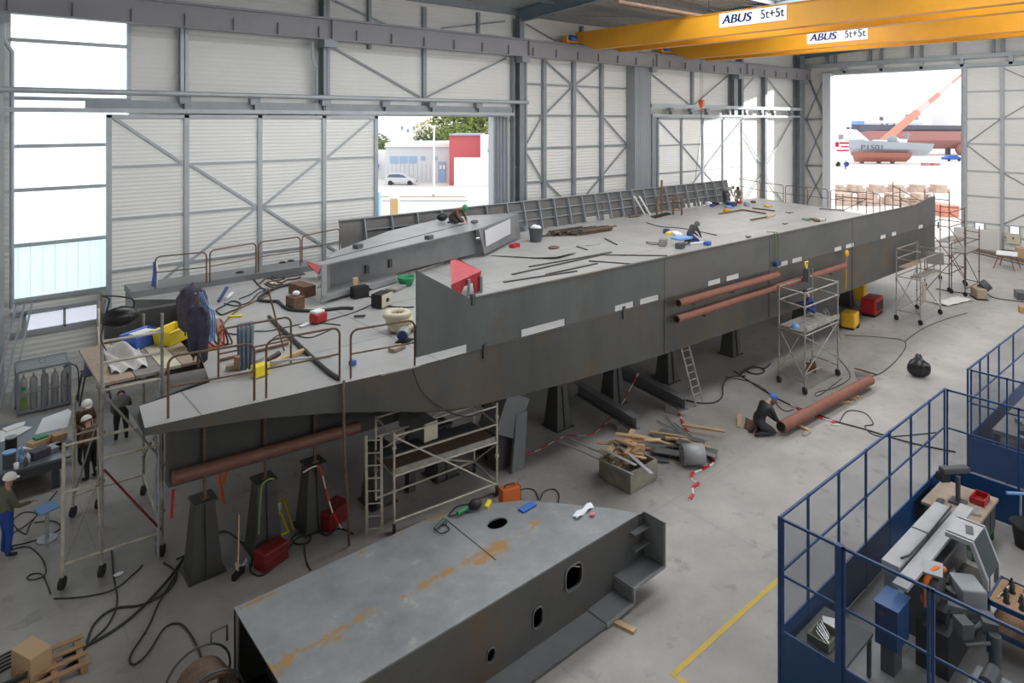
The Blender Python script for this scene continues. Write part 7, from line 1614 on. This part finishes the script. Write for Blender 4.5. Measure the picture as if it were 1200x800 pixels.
b = MB(); hullshape(b, 1001, 1062, f - .3, 4.8, .35, 2.6, 2.5, .5, 'left'); b.build('antifouling', M['antifoul'], t)
b = MB(); oblock(b, 985, 1013, f + 2, 4, 4.0, zat(164, f)); oblock(b, 981, 1004, f + 2, 4, zat(164, f), zat(152, f)); b.prism([O(1004, f + 2, zat(152, f)), O(1020, f + 2, zat(166, f)), O(1004, f + 2, zat(166, f))], FW * 4); b.build('superstructure', M['super_white'], t)
b = MB()
for x in (992, 997, 1003): oblock(b, x, x + 4, f + 1.9, .1, zat(151.5, f), zat(149, f))
b.build('window', M['machine_dark'], t); oblock(MB(), 983, 988, f + 1.9, .1, zat(163, f), zat(158, f)).build('hull_crest', M['machine_grey'], t)
b = MB(); oblock(b, 1031, 1040, f - 1, 3, 4.5, zat(164, f)); oblock(b, 1052, 1063, f - 1, 3, 4.4, zat(163, f)); b.build('deck_gear', M['super_white'], t)
b = MB(); b.ball(O(1046, f, zat(165, f)), (1.4, 1.4, 1.2), 10, 6); b.tube([O(1062, f, 5), O(1064, f, zat(156, f))], .3, 6); b.tube([O(1058, f, zat(158, f)), O(1067, f, zat(158, f))], .2, 6); b.build('gun_mount', M['machine_grey'], t)
for k in (1010, 1030, 1046): oblock(MB(), k, k + 2.5, f - .5, 1, -.02, 1.6).build('cradle_block', M['machine_dark'], t)
lettering('P1501', 'tug_black_hazed', t, O(1022.5, f - 3.5, zat(172.3, f)), RT, 1.6, 0, .02, 'lettering', 1.3)
t = thing('quay_truck', 'red and white truck partly hidden behind the white gate post', 'truck', O(988, 140)); f2 = 140
b = MB(); oblock(b, 976, 995, f2, 3, .6, zat(165, f2)); b.build('truck_body', M['super_white'], t)
b = MB(); oblock(b, 979, 983, f2 - .1, .1, zat(172, f2), zat(166.5, f2)); oblock(b, 984, 995, f2 - .1, .1, zat(168.5, f2), zat(166.5, f2)); oblock(b, 981, 995, f2 - .1, .1, zat(177, f2), zat(175.5, f2)); oblock(b, 986, 995, f2 - .1, .1, zat(172.5, f2), zat(171, f2)); b.build('red_marking', M['red'], t)
for x in (982, 992): MB().cyl(O(x, f2 - .1, .5), O(x, f2 + .3, .5), .5, 12).build('wheel', M['rubber'], t)
f3 = 190
t = thing('tug', 'big dark and red tug on the slip behind the patrol boat', 'ship', O(1060, f3))
b = MB(); hullshape(b, 1005, 1140, f3, 11, 5.4, 8.6, 8.2, 2, 'left'); b.build('hull', M['tug_black_hazed'], t)
b = MB(); hullshape(b, 1010, 1138, f3, 9.5, 1.6, 6.8, 6.7, 1, 'left'); b.build('antifouling', M['antifoul_pink'], t)
b = MB(); oblock(b, 1016, 1082, f3 - 1, 6, 8, zat(143.5, f3)); oblock(b, 1024, 1050, f3, 5, zat(143.5, f3), zat(126, f3)); oblock(b, 1060, 1083, f3, 4, zat(143.5, f3), zat(133, f3)); b.build('superstructure', M['super_white'], t); b = MB(); oblock(b, 1092, 1130, f3 + 8, 4, 7, zat(133, f3)); b.build('deckhouse', M['super_white'], t)
b = MB(); oblock(b, 1031, 1035, f3 - .1, .1, zat(141, f3), zat(137, f3)); 
for x in (1033, 1039, 1047): oblock(b, x, x + 1.6, f3 - 1.1, .1, zat(146, f3), zat(144.5, f3))
b.build('window', M['tug_black_hazed'], t)
for a_ in ((1062, 1066, f3 - .2, .1, zat(140.5, f3), zat(134, f3)), (1070, 1076, f3 - .2, .1, zat(140, f3), zat(136, f3)), (1004, 1013, f3 - 4, 3, 8.6, 9.6)): oblock(MB(), *a_).build('blue_gear', M['blue_pale'], t)
b = MB(); b.ball(O(1131, f3 - 2, 1.8), (2.6, 2.6, 2.4), 12, 8); b.build('nozzle', M['antifoul_pink'], t)
for k in (1020, 1060, 1110): oblock(MB(), k, k + 4, f3 - .5, 1, -.02, 2.0).build('cradle_block', M['machine_dark'], t)
f4 = 172; t = thing('mobile_crane', 'crane boom in red and white rising over the boats outside the gate', 'crane', O(1034, f4))
p0, p1 = O(1034, f4, zat(166, f4)), O(1130, f4 + 6, zat(83, f4)); lo = p0
cuts = [0, .42, .55, .68, .84, 1.0]; ms = ['orange', 'super_white', 'primer_red', 'super_white', 'primer_red']
mat('crane_red', (.62, .23, .16), .5); mat('crane_pale', (.55, .48, .47), .5)
for i in range(5):
    a_, c_ = p0.lerp(p1, cuts[i]), p0.lerp(p1, cuts[i + 1]); w = 1.5 - .26 * i
    MB().bar(a_, c_, w * .8, w).build('boom_section', M['crane_red' if ms[i] != 'super_white' else 'crane_pale'], t)
b = MB(); oblock(b, 1028, 1042, f4 - 1, 3, .9, zat(165, f4)); b.build('crane_body', M['crane_red'], t)
for x in (1028, 1036): MB().cyl(O(x, f4 - 1.2, .6), O(x, f4 + 2, .6), .6, 12).build('wheel', M['rubber'], t)
t = thing('blue_car', 'blue car parked on the quay near the gate post', 'car', O(1120, 160)); f5 = 158
prof = [(-2, .35), (-2.05, .85), (-1.4, 1.0), (-.8, 1.45), (.7, 1.45), (1.4, 1.0), (2.0, .8), (2.0, .35)]
MB().prism([O(1118, f5) + RT * x + V(0, 0, z) for x, z in prof], FW * 1.7).build('car_body', M['blue'], t, bevel=.08)
for x in (-1.2, 1.2): MB().cyl(O(1118, f5 - .1, .32) + RT * x, O(1118, f5 + .2, .32) + RT * x, .32, 12).build('wheel', M['rubber'], t)
for px, lab in ((1087, 'left low red block on the quay ground'), (1098, 'right low red block on the quay ground')):
    b = MB(); oblock(b, px - 4, px + 4, fdist(194), 1.2, -.02, .55); one(b, 'quay_block', M['antifoul_pink'], lab, 'block')
p = O(991, fdist(199)); person('person in blue standing outside beside the red and white truck', p, R(200), 'stand', 'jeans_blue', 'jeans_blue', hair='black')
# stacks of crates outside the gate
mat('stack_pale', (.6, .46, .38), .8, 0, (.45, .33, .27), 1.5)
k = 0
for row, (py, pxs_, h_) in enumerate(((226, (984, 1006, 1032, 1055, 1080, 1105), 1.0), (241, (993, 1022, 1054, 1085), 1.3))):
    f6 = fdist(py)
    for px in pxs_:
        w_ = 8 if row == 0 else 11
        b = MB(); oblock(b, px - w_, px + w_, f6, 2.0, -.02, h_ * .6); oblock(b, px - w_ * .7, px + w_ * .6, f6 + .1, 1.8, h_ * .6, h_)
        o = one(b, 'timber_stack', M['stack_pale'], 'stack of pale timber blocks on the ground outside the gate', 'timber stack', 'timber stacks outside the gate')
one(oblock(MB(), 1107, 1124, 66, 4, -.02, 1.1), 'orange_container', M['crane_red'], 'orange skip seen behind the bow scaffold outside the gate', 'skip')
for o in list(bpy.data.objects):
    if '_loc' in o: del o['_loc']
